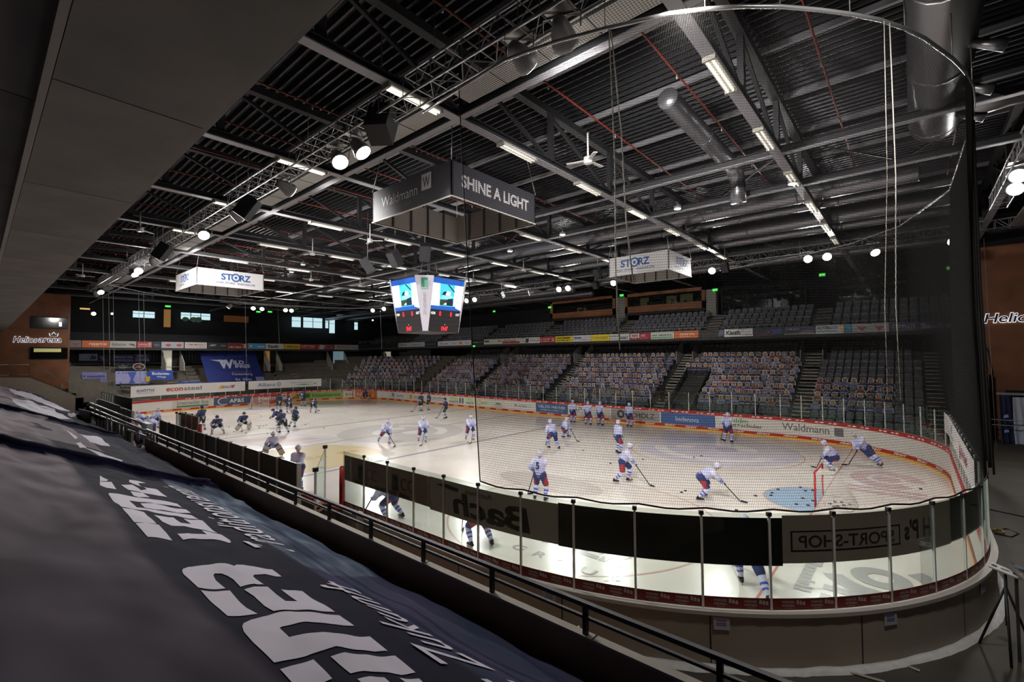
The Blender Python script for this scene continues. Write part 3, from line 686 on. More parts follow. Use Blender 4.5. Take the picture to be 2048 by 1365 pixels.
# ---- entrances at the head of each flight
LGR = mat('b4b2ac', .6)
for j, x in enumerate(XS[1:5]):
    for sx in (-1, 1):
        mb = MB(); X = x + sx * .75
        mb.prism([(X, 23.6, tread(9) + .1), (X, 25.4, tread(11)), (X, 25.4, 6.75), (X, 24.9, 6.75), (X, 23.6, 5.9)], (.05 * sx, 0, 0), LGR)
        mb.out('entrance_side_panel', None, 'pale slanted panel heading the %s stair flight, %s' % (ORD[j + 1], 'wood wall side' if sx > 0 else 'scoreboard side'), 'panel', 'entrance side panels')
mb = MB()
mb.box2((-30, 27.2, 4.5), (31.4, 27.35, 7.2), BLACKW); mb.out('back_wall', kind='structure')
for j, x in enumerate(XS[:5]):
    mb = MB(); mb.box2((x - .65, 27.1, 5.3), (x + .65, 27.22, 7.1), mat('2a2520' if j % 2 else '6a5a3a', .7)); mb.out('door_%d' % (j + 1), kind='structure')
# lower entrance in the second section
mb = MB(); G2 = glass('c3cfca', .06)
for q, X in enumerate((13.0, 15.05)):
    t = thing('entrance_balustrade', 'sloping glass balustrade beside the lower stand entrance, %s one' % ('farther' if q == 0 else 'nearer'), 'balustrade', (X, 18, 1), 'lower entrance balustrades')
    mb = MB(); mb.prism([(X, 16.2, .3), (X, 21.9, 3.6), (X, 21.9, 4.35), (X, 16.2, 1.2)], (.02, 0, 0), G2); mb.out('sheet', t)
    mb = MB(); mb.tube([(X, 16.2, 1.22), (X, 21.9, 4.37)], .035, STEEL, 8); mb.out('handrail', t)
mb = MB(); mb.box2((13.05, 21.6, 2.2), (15.05, 21.8, 3.5), DK); mb.box2((13.0, 16, 0), (15.1, 21.7, .35), mat('4a443e', .8))
mb.out('entrance_floor', kind='structure')
t = thing('entrance_railing', 'steel railing over the lower stand entrance', 'railing', (14, 21.8, 3.5)); mb = MB()
for z in (3.55, 4.4): mb = MB(); mb.tube([(13.05, 21.8, z), (15.05, 21.8, z)], .025, STEEL, 6); mb.out('rail', t)
for i in range(12): mb = MB(); mb.cyl((13.1 + i * .175, 21.8, 3.5), (13.1 + i * .175, 21.8, 4.4), .012, STEEL, 5); mb.out('baluster', t)

# ================================================================ balcony
SLB = mat('3a3836', .8, noise_amt=.1, scale=1)
BE = -36.2
mb = MB()
mb.box2((BE, 18.0, 6.72), (31.4, 27.2, 6.9), SLB)
for i in range(4): mb.box2((BE, 18.5 + .8 * i, 6.9), (31.4, 22.2, 7.05 + .5 * i), DK)
mb.box2((BE, 22.1, 6.9), (31.4, 27.2, 8.9), DK); mb.out('balcony_floor', kind='structure')
mb = MB(); mb.box2((-46, -14.6, 6.5), (BE, 27.2, 6.75), SLB)
for i in range(4): mb.box2((-46, -14.6, 6.75), (BE - .6 - .8 * i, 27.2, 6.95 + .5 * i), mat('1f1f21', .85))
mb.out('end_balcony_floor', kind='structure')
for j, x in enumerate(UPX[1:6]):
    mb = MB()
    for i in range(8): mb.box2((x - .5, 18.5 + .4 * i, 6.95 + .25 * i), (x + .5, 18.9 + .4 * i, 7.2 + .25 * i), DK); mb.box2((x - .5, 18.49 + .4 * i, 7.14 + .25 * i), (x + .5, 18.62 + .4 * i, 7.215 + .25 * i), mat('77736a', .8))
    mb.out('balcony_stair', None, 'short stair between balcony seat blocks, %s from the wood clad wall' % ORD[j], 'stairs', 'balcony stairs')
# railing along the balcony edge
t = thing('balcony_railing', 'thin steel railing along the front edge of the long balcony', 'railing', (0, 18.02, 7.55)); mb = MB()
for z in (7.75, 7.98): mb = MB(); mb.tube([(BE, 18.03, z), (31.4, 18.03, z)], .018, STEEL, 5); mb.out('rail', t)
for i in range(45): mb = MB(); mb.cyl((BE + .5 + i * 1.5, 18.03, 7.5), (BE + .5 + i * 1.5, 18.03, 7.98), .014, STEEL, 5); mb.out('post', t)
# ---- advert strips along the balcony front:  (pixel from, pixel to, ground, items)
def bal_ad(o, u, w, z0, z1, bg, items, label):
    """o: start corner at floor of strip, u: direction read left to right as seen from the ice"""
    u = V(u); n = u.cross(V((0, 0, 1))); h = z1 - z0; o = V(o)
    mb = MB(); mb.prism([o + V((0, 0, z0)), o + u * w + V((0, 0, z0)), o + u * w + V((0, 0, z1)), o + V((0, 0, z1))], n * .05, mat(bg, .5))
    a = mb.out('advert_board', None, label, 'advert board', 'advert boards along the balcony front')
    mb = MB(); f0 = frame(o + u * (w / 2) + V((0, 0, (z0 + z1) / 2)) + n * .05, u, (0, 0, 1), .006)
    for it in items:
        f = lambda p, q, it=it: f0(p + it[1] * w, q + it[2] * h)
        if it[0] == 'T': letters(mb, it[3], f, w=it[4] * w, h=it[5] * h, m=mat(it[6], .5), bold=it[7] if len(it) > 7 else .02, shear=it[8] if len(it) > 8 else 0)
        elif it[0] == 'R': a_, b_ = it[3] * w / 2, it[4] * h / 2; mb.poly([f(-a_, -b_), f(a_, -b_), f(a_, b_), f(-a_, b_)], mat(it[5], .5))
        elif it[0] == 'S': scrawl(mb, f, it[4] * w, it[5] * h, mat(it[6], .5))
        elif it[0] == 'P': mb.poly([f(x * w, y * h) for x, y in it[3]], mat(it[4], .5))
    if mb.v:
        layer(mb, lambda p: n, .0015)
        mb.out('lettering', a)
    return a
SIDE = [
 (943, 968, '1d1d20', [('S', 0, 0, '', .8, .2, 'a9a9a9')], 'short black advert board on the balcony with a pale line of print'),
 (968, 1048, 'c9c6be', [('T', .1, .12, 'Bruderhaus', .45, .3, '4a4a48'), ('R', .2, -.25, .42, .36, 'b23a30'), ('R', -.42, .1, .12, .3, '3a3a3a')], 'white balcony advert board with a red block under grey lettering'),
 (1048, 1080, 'd2d0cc', [('T', .2, .0, 'DULLA', .55, .42, '6b6f78'), ('P', -.3, 0, [(-.12, -.4), (.1, -.4), (.14, .3), (-.05, .4)], '2f3550')], 'white balcony advert board with grey lettering and a dark figure'),
 (1080, 1111, 'a52f36', [('S', -.15, .15, '', .6, .3, 'd9b9b4'), ('S', -.15, -.22, '', .6, .2, 'd9b9b4'), ('T', .35, 0, '2', .2, .6, 'e3cfcb')], 'red balcony advert board next to the yellow one with two text lines'),
 (1111, 1146, 'd9c22e', [('T', 0, .2, 'KR\u00c4MER', .8, .36, '2d2a1c', .03), ('T', 0, -.25, 'CENTER-WITT', .9, .26, '2d2a1c', .02)], 'yellow balcony advert board with two black lines of lettering'),
 (1146, 1182, 'c4c2c4', [('R', -.22, .1, .4, .3, '5a6a92'), ('S', .2, -.2, '', .4, .2, '8e8e8e')], 'pale balcony advert board with a small blue box'),
 (1182, 1220, 'd8c631', [('S', 0, 0, '', .9, .3, 'a48f24')], 'yellow balcony advert board with faint thin print'),
 (1220, 1260, 'c6c4c2', [('S', -.2, .2, '', .5, .2, '777'*2), ('P', .2, -.1, [(-.25, -.2), (.1, -.25), (.25, .1), (-.1, .1)], '77777a')], 'white balcony advert board with a grey machine drawing'),
 (1260, 1302, '9f2a34', [('R', -.25, .12, .45, .6, 'cfc4c0'), ('T', -.25, .12, 'XXX', .34, .36, '2a2a2a', .03), ('T', .15, .12, 'utz', .22, .34, 'd9c9c6'), ('S', -.05, -.3, '', .8, .14, 'd9b4b2')], 'red balcony advert board with a white box of black letters'),
 (1302, 1349, 'cfd0ca', [('S', 0, .1, '', .85, .3, '5d7a66'), ('R', 0, -.25, .9, .14, '4c9a62')], 'white balcony advert board with a green underline'),
 (1349, 1398, 'd0692c', [('T', .05, .08, 'reservix', .62, .42, 'e4d3c2', .02), ('S', -.05, -.28, '', .4, .1, 'e4c3a6')], 'orange balcony advert board with white lettering on the long side'),
 (1398, 1449, '1d1a1d', [('S', -.1, -.1, '', .6, .16, '6a3030'), ('P', .38, 0, [(-.12, -.4), (.1, -.3), (.12, .35), (-.05, .45)], '5d6478')], 'black balcony advert board with a faint red line beside the white one'),
 (1449, 1507, 'd3d3d1', [('T', -.18, .02, 'Kauth', .5, .56, '24262a', .04), ('S', .3, -.25, '', .3, .14, '8a8a8a')], 'white balcony advert board with heavy black lettering on the long side'),
 (1507, 1567, '24283c', [('R', .3, 0, .3, .6, '2f3f78'), ('S', -.1, -.38, '', .6, .1, '8f3a3a'), ('P', .02, 0, [(-.02, -.1), (.02, -.1), (.0, .12)], 'c06a3a')], 'navy balcony advert board with an orange flame mark'),
 (1567, 1632, '2b3044', [('S', -.2, .2, '', .4, .2, '8c92a8'), ('P', .2, -.1, [(-.25, -.3), (.28, -.3), (.22, .1), (-.1, .05)], '5a6076'), ('R', 0, -.42, 1, .1, 'b89a90')], 'dark blue balcony advert board with a grey landscape'),
 (1632, 1690, 'c9c9c6', [('T', -.1, .18, 'HOFFMANN', .7, .36, '4a5266', .02), ('R', -.1, -.2, .7, .16, '69a7c2'), ('P', .42, 0, [(-.04, -.5), (.08, -.5), (.08, .5), (.0, .5), (.05, .0)], 'd0b23a')], 'white balcony advert board ending in a yellow curve'),
 (1690, 1704, '3a8cb0', [], 'narrow bright blue balcony advert board'),
 (1704, 1780, 'a09e9e', [('P', -.22, 0, [(-.14, .15), (.14, .15), (.05, -.15), (0, -.38), (-.05, -.15)], '93343a'), ('P', .25, 0, [(-.14, .15), (.14, .15), (.05, -.15), (0, -.38), (-.05, -.15)], '93343a')], 'grey balcony advert board with two red shield marks on the long side'),
 (1780, 1838, '25283f', [('T', 0, .05, 'COMPLETE', .8, .4, '8f929c', .0), ('S', .05, -.3, '', .6, .1, '777c8c')], 'navy balcony advert board with thin grey lettering'),
 (1838, 1925, '2c2a48', [('T', -.02, .0, 'Sauber', .85, .56, '8f8fa2', .03)], 'purple navy balcony advert board with heavy grey lettering'),
 (876, 943, 'b4b2b6', [('S', -.3, 0, '', .25, .3, '4f5f92'), ('S', .02, 0, '', .2, .28, '8a8a90'), ('R', .2, 0, .09, .5, 'b9743a'), ('S', .38, 0, '', .1, .3, '7d86a0')], 'long pale balcony advert board behind the scoreboard with small marks'),
 (851, 875, '1f2236', [('S', 0, 0, '', .8, .2, '70748c')], 'short dark balcony advert board behind the scoreboard'),
 (797, 850, 'a3a3a8', [('R', -.3, 0, .3, .3, '9a7a80'), ('S', .22, 0, '', .4, .3, '4f7c86')], 'grey balcony advert board partly behind the scoreboard'),
]
for a, b, bg, items, lb in SIDE:
    xa = at(a, 690, 'y', 17.98).x; xb = at(b, 680, 'y', 17.98).x
    bal_ad((xa + .02, 17.98, 0), (1, 0, 0), xb - xa - .04, 6.92, 7.52, bg, items, lb)
ENDS = [
 (137, 163, '6c6a6a', [('P', .1, 0, [(-.4, .1), (.4, .1), (.1, -.2), (0, -.4), (-.1, -.2)], '8a3a40')], 'grey advert board with a red shield mark next to the wood block'),
 (163, 219, 'b85a28', [('T', .08, .05, 'reservix', .65, .42, 'd8c3b0', .02), ('S', 0, -.3, '', .35, .08, 'd8b49a')], 'orange advert board with white lettering on the far balcony'),
 (219, 273, 'a5a29e', [('T', -.15, 0, 'Kalbacher', .55, .42, '4b5648', .01), ('P', .32, -.05, [(-.14, .1), (0, .2), (.12, .05), (.14, -.25), (.02, -.1)], '55504c')], 'pale advert board with an animal silhouette on the far balcony'),
 (273, 305, '96383a', [('T', -.1, .1, 'Lahner', .6, .36, 'd0a9a6', .02), ('S', 0, -.25, '', .9, .16, 'c99'*2), ('R', .32, .1, .2, .5, '9c9a96')], 'red advert board with pale lettering on the far balcony'),
 (305, 322, '30343c', [('S', 0, 0, '', .6, .3, '6a7280')], 'short dark advert board on the far balcony'),
 (322, 368, '9a9aa0', [('P', -.2, 0, [(-.15, 0), (0, .25), (.15, 0), (0, -.3)], 'a8404a'), ('P', .28, 0, [(-.15, 0), (0, .25), (.15, 0), (0, -.3)], 'a8404a')], 'grey advert board with two red diamonds on the far balcony'),
 (369, 414, 'b5b2ae', [('T', 0, .12, 'USM-MARKT', .9, .36, '9a4640', .01), ('S', 0, -.25, '', .8, .14, '7b7b7b')], 'pale advert board with thin red lettering on the far balcony'),
 (415, 455, '1b1b1f', [('P', -.25, 0, [(-.2, -.1), (-.05, .2), (.2, .15), (.1, -.05)], '8d8d92'), ('P', .25, 0, [(-.15, -.05), (.0, .15), (.2, .05), (.1, -.15)], '70604e')], 'black advert board with a car outline on the far balcony'),
 (455, 495, '7e2228', [('S', -.15, .18, '', .6, .2, '2a1a1c'), ('S', -.15, -.2, '', .65, .26, 'd0a9a4'), ('T', .36, 0, '2', .18, .6, 'd9c2be')], 'dark red advert board with two text lines on the far balcony'),
 (495, 531, '4f8db5', [('S', -.25, .0, '', .4, .36, 'b9d4e0'), ('S', .25, -.05, '', .4, .3, 'b9d4e0')], 'light blue advert board on the far balcony'),
 (531, 568, 'c6c4c0', [('T', -.1, .0, 'Kauth', .55, .6, '2a2c30', .04)], 'white advert board with heavy black lettering on the far balcony'),
 (568, 601, 'cfa92a', [('T', 0, 0, 'elform', .7, .5, '4a3f16', .02)], 'yellow advert board on the far balcony'),
 (601, 635, 'a3252c', [('T', -.05, .1, 'LETTER', .8, .36, 'd9bdb8', .02), ('S', -.05, -.28, '', .7, .14, 'd29a98')], 'red advert board with pale lettering beside the yellow one'),
 (635, 667, '98555a', [('P', -.25, 0, [(-.2, -.4), (.1, -.5), (.2, .3), (-.1, .45)], 'c6bcbc'), ('P', .2, 0, [(-.1, -.5), (.25, .3), (.25, .5), (-.1, .1)], 'a3303a')], 'red and white checked advert board on the far balcony'),
 (668, 725, 'a6a5a3', [('T', -.28, .05, 'econ', .22, .36, '9a4a3c', .01), ('T', -.05, .1, 'steel', .22, .44, '6a6663', .01), ('S', .3, -.1, '', .35, .2, '5d6a7c')], 'grey advert board with red and grey lettering on the far balcony'),
 (725, 766, 'a9a79c', [('P', -.35, 0, [(-.05, -.3), (.06, -.3), (.06, .3), (-.05, .3)], '8a8a4a'), ('S', .1, 0, '', .6, .24, '8a8a84')], 'pale advert board at the corner end of the far balcony'),
]
for a, b, bg, items, lb in ENDS:
    ya = at(a, 690, 'x', BE + .03).y; yb = at(b, 690, 'x', BE + .03).y
    bal_ad((BE + .03, ya + .03, 0), (0, 1, 0), yb - ya - .06, 6.74, 7.46, bg, items, lb)
mb = MB(); mb.box2((BE - .02, -14.6, 6.74), (BE + .02, 27, 7.44), BLACKW); mb.box2((BE, 18.0, 6.9), (31.4, 18.03, 7.5), BLACKW); mb.out('balcony_front_wall', kind='structure')

# ================================================================ boxes at the back of the balcony
WOOD = mat('8a5630', .55, noise_amt=.18, scale=1.4); WOODD = mat('7c4a28', .55, noise_amt=.22, scale=1.1)
mb = MB(); mb.box2((-46, 27.2, 6.9), (45, 27.4, 14.4), BLACKW); mb.out('wall_far', kind='structure')
mb = MB(); mb.box2((-46.2, -30, -.2), (-46, 27.2, 14.4), BLACKW); mb.out('end_wall', kind='structure')
DIMW = mat('d9c488', .5, emit=.32); BGL = glass('9aa3a0', .05)
def press(x0, x1, z0, z1, label, glow):
    t = thing('press_box', label, 'press box', ((x0 + x1) / 2, 22.4, z0), 'wood framed press boxes'); y = 22.2
    mb = MB()
    for a, b in (((x0, y, z0), (x1, y + .3, z0 + .62)), ((x0, y, z1 - .3), (x1, y + .3, z1)), ((x0, y, z0), (x0 + .3, y + .3, z1)), ((x1 - .3, y, z0), (x1, y + .3, z1))): mb.box2(a, b, WOOD)
    mb.out('frame', t)
    mb = MB(); mb.box2((x0 + .3, y + .12, z0 + .62), (x1 - .3, y + .14, z1 - .3), BGL); mb.out('window', t)
    mb = MB(); mb.box2((x0 + .1, y + 2.6, z0), (x1 - .1, y + 2.7, z1), mat('2a241e', .8)); mb.box2((x0 + .1, y + .2, z0 - .25), (x1 - .1, y + 2.6, z0 + .3), mat('2a241e', .8)); mb.out('room_shell', t)
    for a, w, hh in glow: mb = MB(); mb.box2((x0 + .4 + a, y + 2.5, z0 + .75), (x0 + .4 + a + w, y + 2.58, z0 + .75 + hh), DIMW); mb.out('lit_doorway', t)
    for i in range(6): X = x0 + .9 + i * (x1 - x0 - 1.8) / 5; mb = MB(); mb.box2((X - .12, y + .8, z0 - .25), (X + .12, y + 1.0, z0 + .95 + .1 * (i % 2)), mat('101012')); mb.out('monitor', t)
press(-2.6, 5.6, 9.75, 11.75, 'wood framed press box farther from the wood clad wall, mostly dark inside', [(1.6, .5, .6), (2.5, .3, .5)])
press(6.7, 14.6, 9.8, 11.7, 'wood framed press box nearer the wood clad wall, lit rooms inside', [(.1, .9, .95), (2.9, 1.0, .9), (4.3, 1.2, .95), (6.3, .5, .9)])
mb = MB(); mb.box2((5.65, 22.3, 9.0), (6.65, 22.9, 11.5), mat('8a8880', .7)); mb.out('column_1', kind='structure')
mb = MB(); mb.box2((14.65, 22.3, 9.0), (15.5, 22.9, 11.4), mat('8a8880', .7)); mb.out('column_2', kind='structure')
LND = mat('57585c', .7)
for j, (x0, x1) in enumerate(((15.9, 21.9), (24.4, 30.6))):
    t = thing('lounge_window', 'dark glazed lounge front at the back of the balcony, %s the wood clad wall' % ('farther from' if j == 0 else 'beside'), 'window', ((x0 + x1) / 2, 22.3, 9.2), 'lounge fronts')
    mb = MB(); mb.box2((x0, 22.6, 9.2), (x1, 22.64, 11.3), glass('7d8588', .07)); mb.out('sheet', t)
    mb = MB(); mb.box2((x0, 25.4, 9.2), (x1, 25.5, 11.3), LND); mb.out('back_panel', t)
    mb = MB()
    for i in range(4): X = x0 + (x1 - x0) * i / 3; mb.box2((X - .05, 22.55, 9.2), (X + .05, 22.7, 11.3), BLACKW)
    mb.out('mullion', t)
    for i in range(9):
        X = x0 + .5 + i * .6; mb = MB(); mb.tube([(X, 23.2, 9.0), (X, 23.2, 9.25), (X, 23.25, 9.7), (X, 23.3, 9.95), (X, 23.3, 10.05)], [.2, .24, .25, .2, .08], mat('1c1c20', .7), 10)
        mb.out('lounge_chair', None, 'rounded black lounge chair behind the lounge front %s' % ('next to the lit press box' if j == 0 else 'beside the wood clad wall'), 'chair', 'lounge chairs %d' % j)
# green exit signs
EXG = mat('2fbf3a', .5, emit=1.6)
def exit_sign(x, y, z, label, ax='y', w=.42):
    mb = MB(); u = V((1, 0, 0)) if ax == 'y' else V((0, 1, 0)); n = V((0, -1, 0)) if ax == 'y' else V((1, 0, 0)); c = V((x, y, z))
    t = thing('exit_sign', label, 'exit sign', (x, y, z), 'green exit signs'); zt_ = 6.75 if z < 6.75 else 14.3
    mb.cyl(c - n * .03, V((x, y, zt_)) - n * .03, .012, BLACKW, 4); mb.out('hanger', t); mb = MB()
    mb.box(c - n * .03, (w, .06, .22) if ax == 'y' else (.06, w, .22), EXG); mb.out('lit_panel', t)
    mb = MB(); f = frame(c, u, (0, 0, 1), .006) if ax == 'y' else frame(c, u, (0, 0, 1), .006)
    PW = mat('d5f2d2', .5, emit=1.2)
    mb.poly([f(-.14, -.07), f(-.09, -.07), f(-.06, .01), f(-.12, .02)], PW); mb.poly([f(-.11, .03), f(-.07, .03), f(-.07, .07), f(-.11, .07)], PW); mb.poly([f(.02, -.02), f(.1, -.02), f(.1, -.05), f(.15, .0), f(.1, .05), f(.1, .02), f(.02, .02)], PW); mb.out('lettering', t)
for px, py, y, lb in ((1430, 580, 22.1, 'green exit sign above the pale pillar between press box and lounge'), (1243, 591, 22.1, 'green exit sign between the two wooden press boxes'), (1644, 550, 22.1, 'green exit sign high above the second balcony stair'), (1636, 672, 24.5, 'green exit sign under the balcony over the second stair flight'), (1906, 663, 24.5, 'green exit sign under the balcony by the wood clad wall'), (1902, 536, 22.1, 'green exit sign high up next to the netting curtain'), (988, 623, 23, 'green exit sign on the dark wall past the scoreboard'), (1099, 615, 22.1, 'small green exit sign at the edge of the darker press box'), (947, 693, 17.7, 'green exit sign below the balcony near the scoreboard'), (871, 695, 19.5, 'green exit sign below the balcony behind the scoreboard')):
    p = at(px, py, 'y', y); exit_sign(p.x, p.y, p.z, lb)
for px, py, x, lb in ((347, 699, -37.5, 'green exit sign over the first terrace passage'), (546, 698, -37.5, 'green exit sign over the second terrace passage'), (671, 698, -37.5, 'green exit sign over the staircase passage of the terrace'), (336, 613, -43, 'green exit sign above the lit doorway upstairs'), (517, 624, -43, 'green exit sign between the upstairs windows'), (540, 624, -43, 'dim green exit sign next to another upstairs')):
    p = at(px, py, 'x', x); exit_sign(p.x, p.y, p.z, lb, 'x', .6)
# ================================================================ far end: windows, passages, banners
SKYW = mat('bfe0e8', .5, emit=.95, ehex='c4e4ec'); FRM = mat('2b2f33', .5); TREE = mat('5d7a62', .8, emit=.15)
def px_quad(ax, val, a, b):
    p = at(a[0], a[1], ax, val); q = at(b[0], b[1], ax, val); return p, q
WX = -44.5; nwin = 0
for a, b, lb in (((265, 622), (310, 637), 0), ((361, 625), (421, 641), 1), ((583, 634), (602, 655), 0), ((606, 635), (645, 657), 0), ((650, 637), (657, 657), 0), ((658, 635), (670, 667), 0), ((708, 645), (716, 660), 0)):
    nwin += 1
    p, q = px_quad('x', WX, a, b); t = thing('window_%d' % nwin, None, None, (WX, (p.y + q.y) / 2, q.z)); t['kind'] = 'structure'
    mb = MB(); mb.box2((WX - .05, p.y, q.z), (WX - .02, q.y, p.z), SKYW); mb.out('window_pane', t)
    mb = MB(); n = max(1, int((q.y - p.y) / 1.1))
    for i in range(n + 1): y = p.y + (q.y - p.y) * i / n; mb.box2((WX - .02, y - .04, q.z), (WX + .04, y + .04, p.z), FRM)
    mb.box2((WX - .02, p.y, q.z + (p.z - q.z) * .6), (WX + .03, q.y, q.z + (p.z - q.z) * .6 + .05), FRM); mb.out('window_frame', t)
    if lb:
        mb = MB()
        for i in range(9):
            y = p.y + .4 + random.random() * (q.y - p.y - .8); r = random.uniform(.2, .4); mb.cyl((WX - .045, y, q.z), (WX - .015, y, q.z), r, TREE, 9)
        mb.out('tree_view', t)
EW_ = mat('c08a4a', .6, emit=.25); LW = mat('d8d2c0', .6, emit=.35)
def lit(name, ax, val, a, b, m, label, cat, group=None, th=.05):
    p, q = px_quad(ax, val, a, b); mb = MB()
    if ax == 'x': mb.box2((val - th, p.y, q.z), (val, q.y, p.z), m)
    else: mb.box2((p.x, val, q.z), (q.x, val + th, p.z), m)
    return mb.out(name, None, label, cat, group)
lit('lit_doorway', 'x', -44.3, (328, 619), (341, 655), EW_, 'warmly lit doorway upstairs beside the first distant windows', 'doorway')
lit('wood_panel', 'x', -44.3, (448, 631), (497, 646), mat('6a4220', .6, emit=.12, ehex='8a5528'), 'dim brown wall panel upstairs past the leafy window', 'panel')
lit('lit_lamp_strip', 'x', -44.3, (160, 616), (180, 620), mat('e8b878', .5, emit=.9), 'short warm strip lamp upstairs next to the wood block', 'lamp')
for px, py, lb in ((187, 628, 'bright round lamp upstairs near the warm strip lamp'), (224, 628, 'small round lamp upstairs farther from the wood block'), (745, 641, 'small round lamp beyond the distant windows')):
    p = at(px, py, 'x', -44.3); mb = MB(); mb.cyl(p, p + V((.15, 0, 0)), .22 if px < 200 else .13, mat('f4f4ea', .5, emit=3), 12); mb.out('round_lamp', None, lb, 'lamp')
# passages through the terrace
PX_ = -37.6
for j, (a, b, c) in enumerate(((325, 345, 360), (530, 541, 553), (655, 668, 688), (770, 783, 800))):
    p, q = px_quad('x', PX_, (a, 698), (c, 742)); mb = MB()
    t = thing('terrace_passage', 'dark passage with pale side panels through the distant terrace, %s from the wood block' % ORD[j], 'passage', (PX_, (p.y + q.y) / 2, q.z), 'terrace passages')
    mb.box2((PX_ - .5, p.y, q.z), (PX_ - .3, q.y, p.z), mat('141312', .8)); mb.out('opening', t)
    for y in (p.y, q.y): mb = MB(); mb.prism([(PX_ - .3, y, q.z), (PX_ + 1.6, y, q.z), (PX_ + 1.6, y, q.z + .9), (PX_ - .3, y, p.z - .2)], (0, .08, 0), LGR); mb.out('side_panel', t)
    mb = MB(); m_ = at(b, 700, 'x', PX_).y
    mb.box2((PX_ - .28, p.y if j != 2 else m_, q.z), (PX_ - .2, m_ if j != 2 else q.y, p.z), (LW if j == 0 else EW_ if j == 1 else mat('7f9aa6', .6, emit=.4) if j == 2 else LW)); mb.out('lit_door', t)
mb = MB(); mb.box2((-39.2, -14.6, 4.9), (-39.0, 24, 6.6), BLACKW); mb.out('terrace_wall', kind='structure')
t = thing('terrace_fence', 'row of dark steel uprights closing off the top of the distant terrace', 'fence', (-38.9, 4, 5.4)); mb = MB()
for i in range(110): y = -13 + i * .32; mb.cyl((-38.9, y, 5.3), (-38.9, y, 6.3), .02, mat('77777a', .5), 4)
mb.out('bar_lattice', t); mb = MB(); mb.tube([(-38.9, -13, 6.3), (-38.9, 22, 6.3)], .03, mat('77777a', .5), 5); mb.out('rail', t)
# crush barriers on the terrace
for i, y in enumerate((-11, -6.5, -1.8, 5, 9.5, 12)):
    for k in (4, 8):
        X = -31.3 - .8 * k; Z = .15 + .42 * k; mb = MB()
        mb.tube([(X, y, Z), (X, y, Z + 1.05), (X, y + 2.8, Z + 1.05), (X, y + 2.8, Z)], .03, STEEL, 6)
        mb.out('crush_barrier', None, 'thin steel crush barrier on the distant terrace', 'barrier', 'crush barriers on the terrace')
for yy in (-13.2, -8.9, -3.5, 3.2, 8.5):
    mb = MB()
    for i in range(12):
        X = -31.3 - .8 * i; Z = .15 + .42 * i; mb.box2((X - .42, yy - .5, Z), (X - .02, yy + .5, Z + .21), STEP); mb.box2((X - .06, yy - .5, Z + .2), (X + .02, yy + .5, Z + .235), NOSE)
    mb.out('terrace_stair', None, 'low concrete stair with pale edges running up the distant terrace', 'stairs', 'terrace stairs')
# cloth banners hung over the terrace
def cloth(name, quad, bg, items, label, wav=.05, n=(18, 10), cat='banner'):
    """quad: four hall points (bottom start, bottom end, top end, top start)"""
    a, b, c, d = [V(p) for p in quad]; nn = (b - a).cross(d - a).normalized()
    def S(u, v, l=0.):
        p = a.lerp(b, u).lerp(d.lerp(c, u), v)
        return p + nn * (l + min(wav, .035) * noise.noise(V((u * 5 + a.x, v * 3, a.y))))
    mb = MB(); nu, nv = n; vs = [S(i / nu, j / nv) for j in range(nv + 1) for i in range(nu + 1)]
    mb.mesh(vs, [(j * (nu + 1) + i, j * (nu + 1) + i + 1, (j + 1) * (nu + 1) + i + 1, (j + 1) * (nu + 1) + i) for j in range(nv) for i in range(nu)], mat(bg, .75, noise_amt=.05, scale=3), True)
    o = mb.out(name, None, label, cat, 'supporters banners on the terrace')
    mb = MB(); W = (b - a).length; H = (d - a).length
    for k, it in enumerate(items):
        f = lambda p, q, it=it, k=k: S(.5 + it[1] + p, .5 + it[2] + q, .03 + .012 * k)
        if it[0] == 'T':
            vs_, fs_, tw, th = text_shape(it[3], it[7] if len(it) > 7 else .02, it[8] if len(it) > 8 else 0)
            mb.mesh([f(x / tw * it[4], y / th * it[5]) for x, y in vs_], fs_, mat(it[6], .7))
        elif it[0] == 'R': x, y = it[3] / 2, it[4] / 2; mb.poly([f(-x, -y), f(x, -y), f(x, y), f(-x, y)], mat(it[5], .7))
        elif it[0] == 'S': scrawl(mb, lambda p, q: f(p / W, q / H), it[4] * W, it[5] * H, mat(it[6], .7))
        elif it[0] == 'P': mb.poly([f(x, y) for x, y in it[3]], mat(it[4], .7))
        elif it[0] == 'O': mb.poly([f(it[3] * math.cos(2 * PI * i / 20), it[4] * math.sin(2 * PI * i / 20)) for i in range(20)], mat(it[5], .7))
    if mb.v: mb.out('print', o)
    return o
def flat(x, a, b, dx=0.):     # upright banner from pixel corners on a plane x; dx leans the foot forward
    tl = at(a[0], a[1], 'x', x); br = at(b[0], b[1], 'x', x + dx); tr = at(b[0], a[1], 'x', x); bl = at(a[0], b[1], 'x', x + dx)
    return (bl, br, tr, tl)
LIL = '8f8fc8'
cloth('supporters_banner', flat(-36.5, (164, 745), (213, 765)), '8486bb', [('S', 0, .1, '', .9, .2, '4a4c90'), ('S', .05, -.2, '', .8, .16, '6a6cae')], 'lilac cloth banner with violet print next to the wood block')
cloth('supporters_banner', flat(-35.5, (231, 743), (299, 769)), 'a4a4d0', [('S', -.3, .38, '', .3, .12, '4f62ac'), ('S', .33, .38, '', .28, .12, '4f62ac'), ('P', -.02, -.05, [(-.13, .5), (.13, .5), (.02, -.1), (.1, -.42), (-.1, -.42), (-.03, .0)], '4a60b4'), ('T', -.36, -.4, '19', .06, .14, '4a62ac'), ('T', .28, -.38, '84', .08, .14, '4a62ac'), ('R', .46, 0, .08, 1, '2f4a94'), ('P', .44, -.1, [(-.07, .2), (.07, .2), (.07, -.15), (0, -.25), (-.07, -.15)], 'c9a93a')], 'white and blue supporters flag with a yellow crest on the terrace')
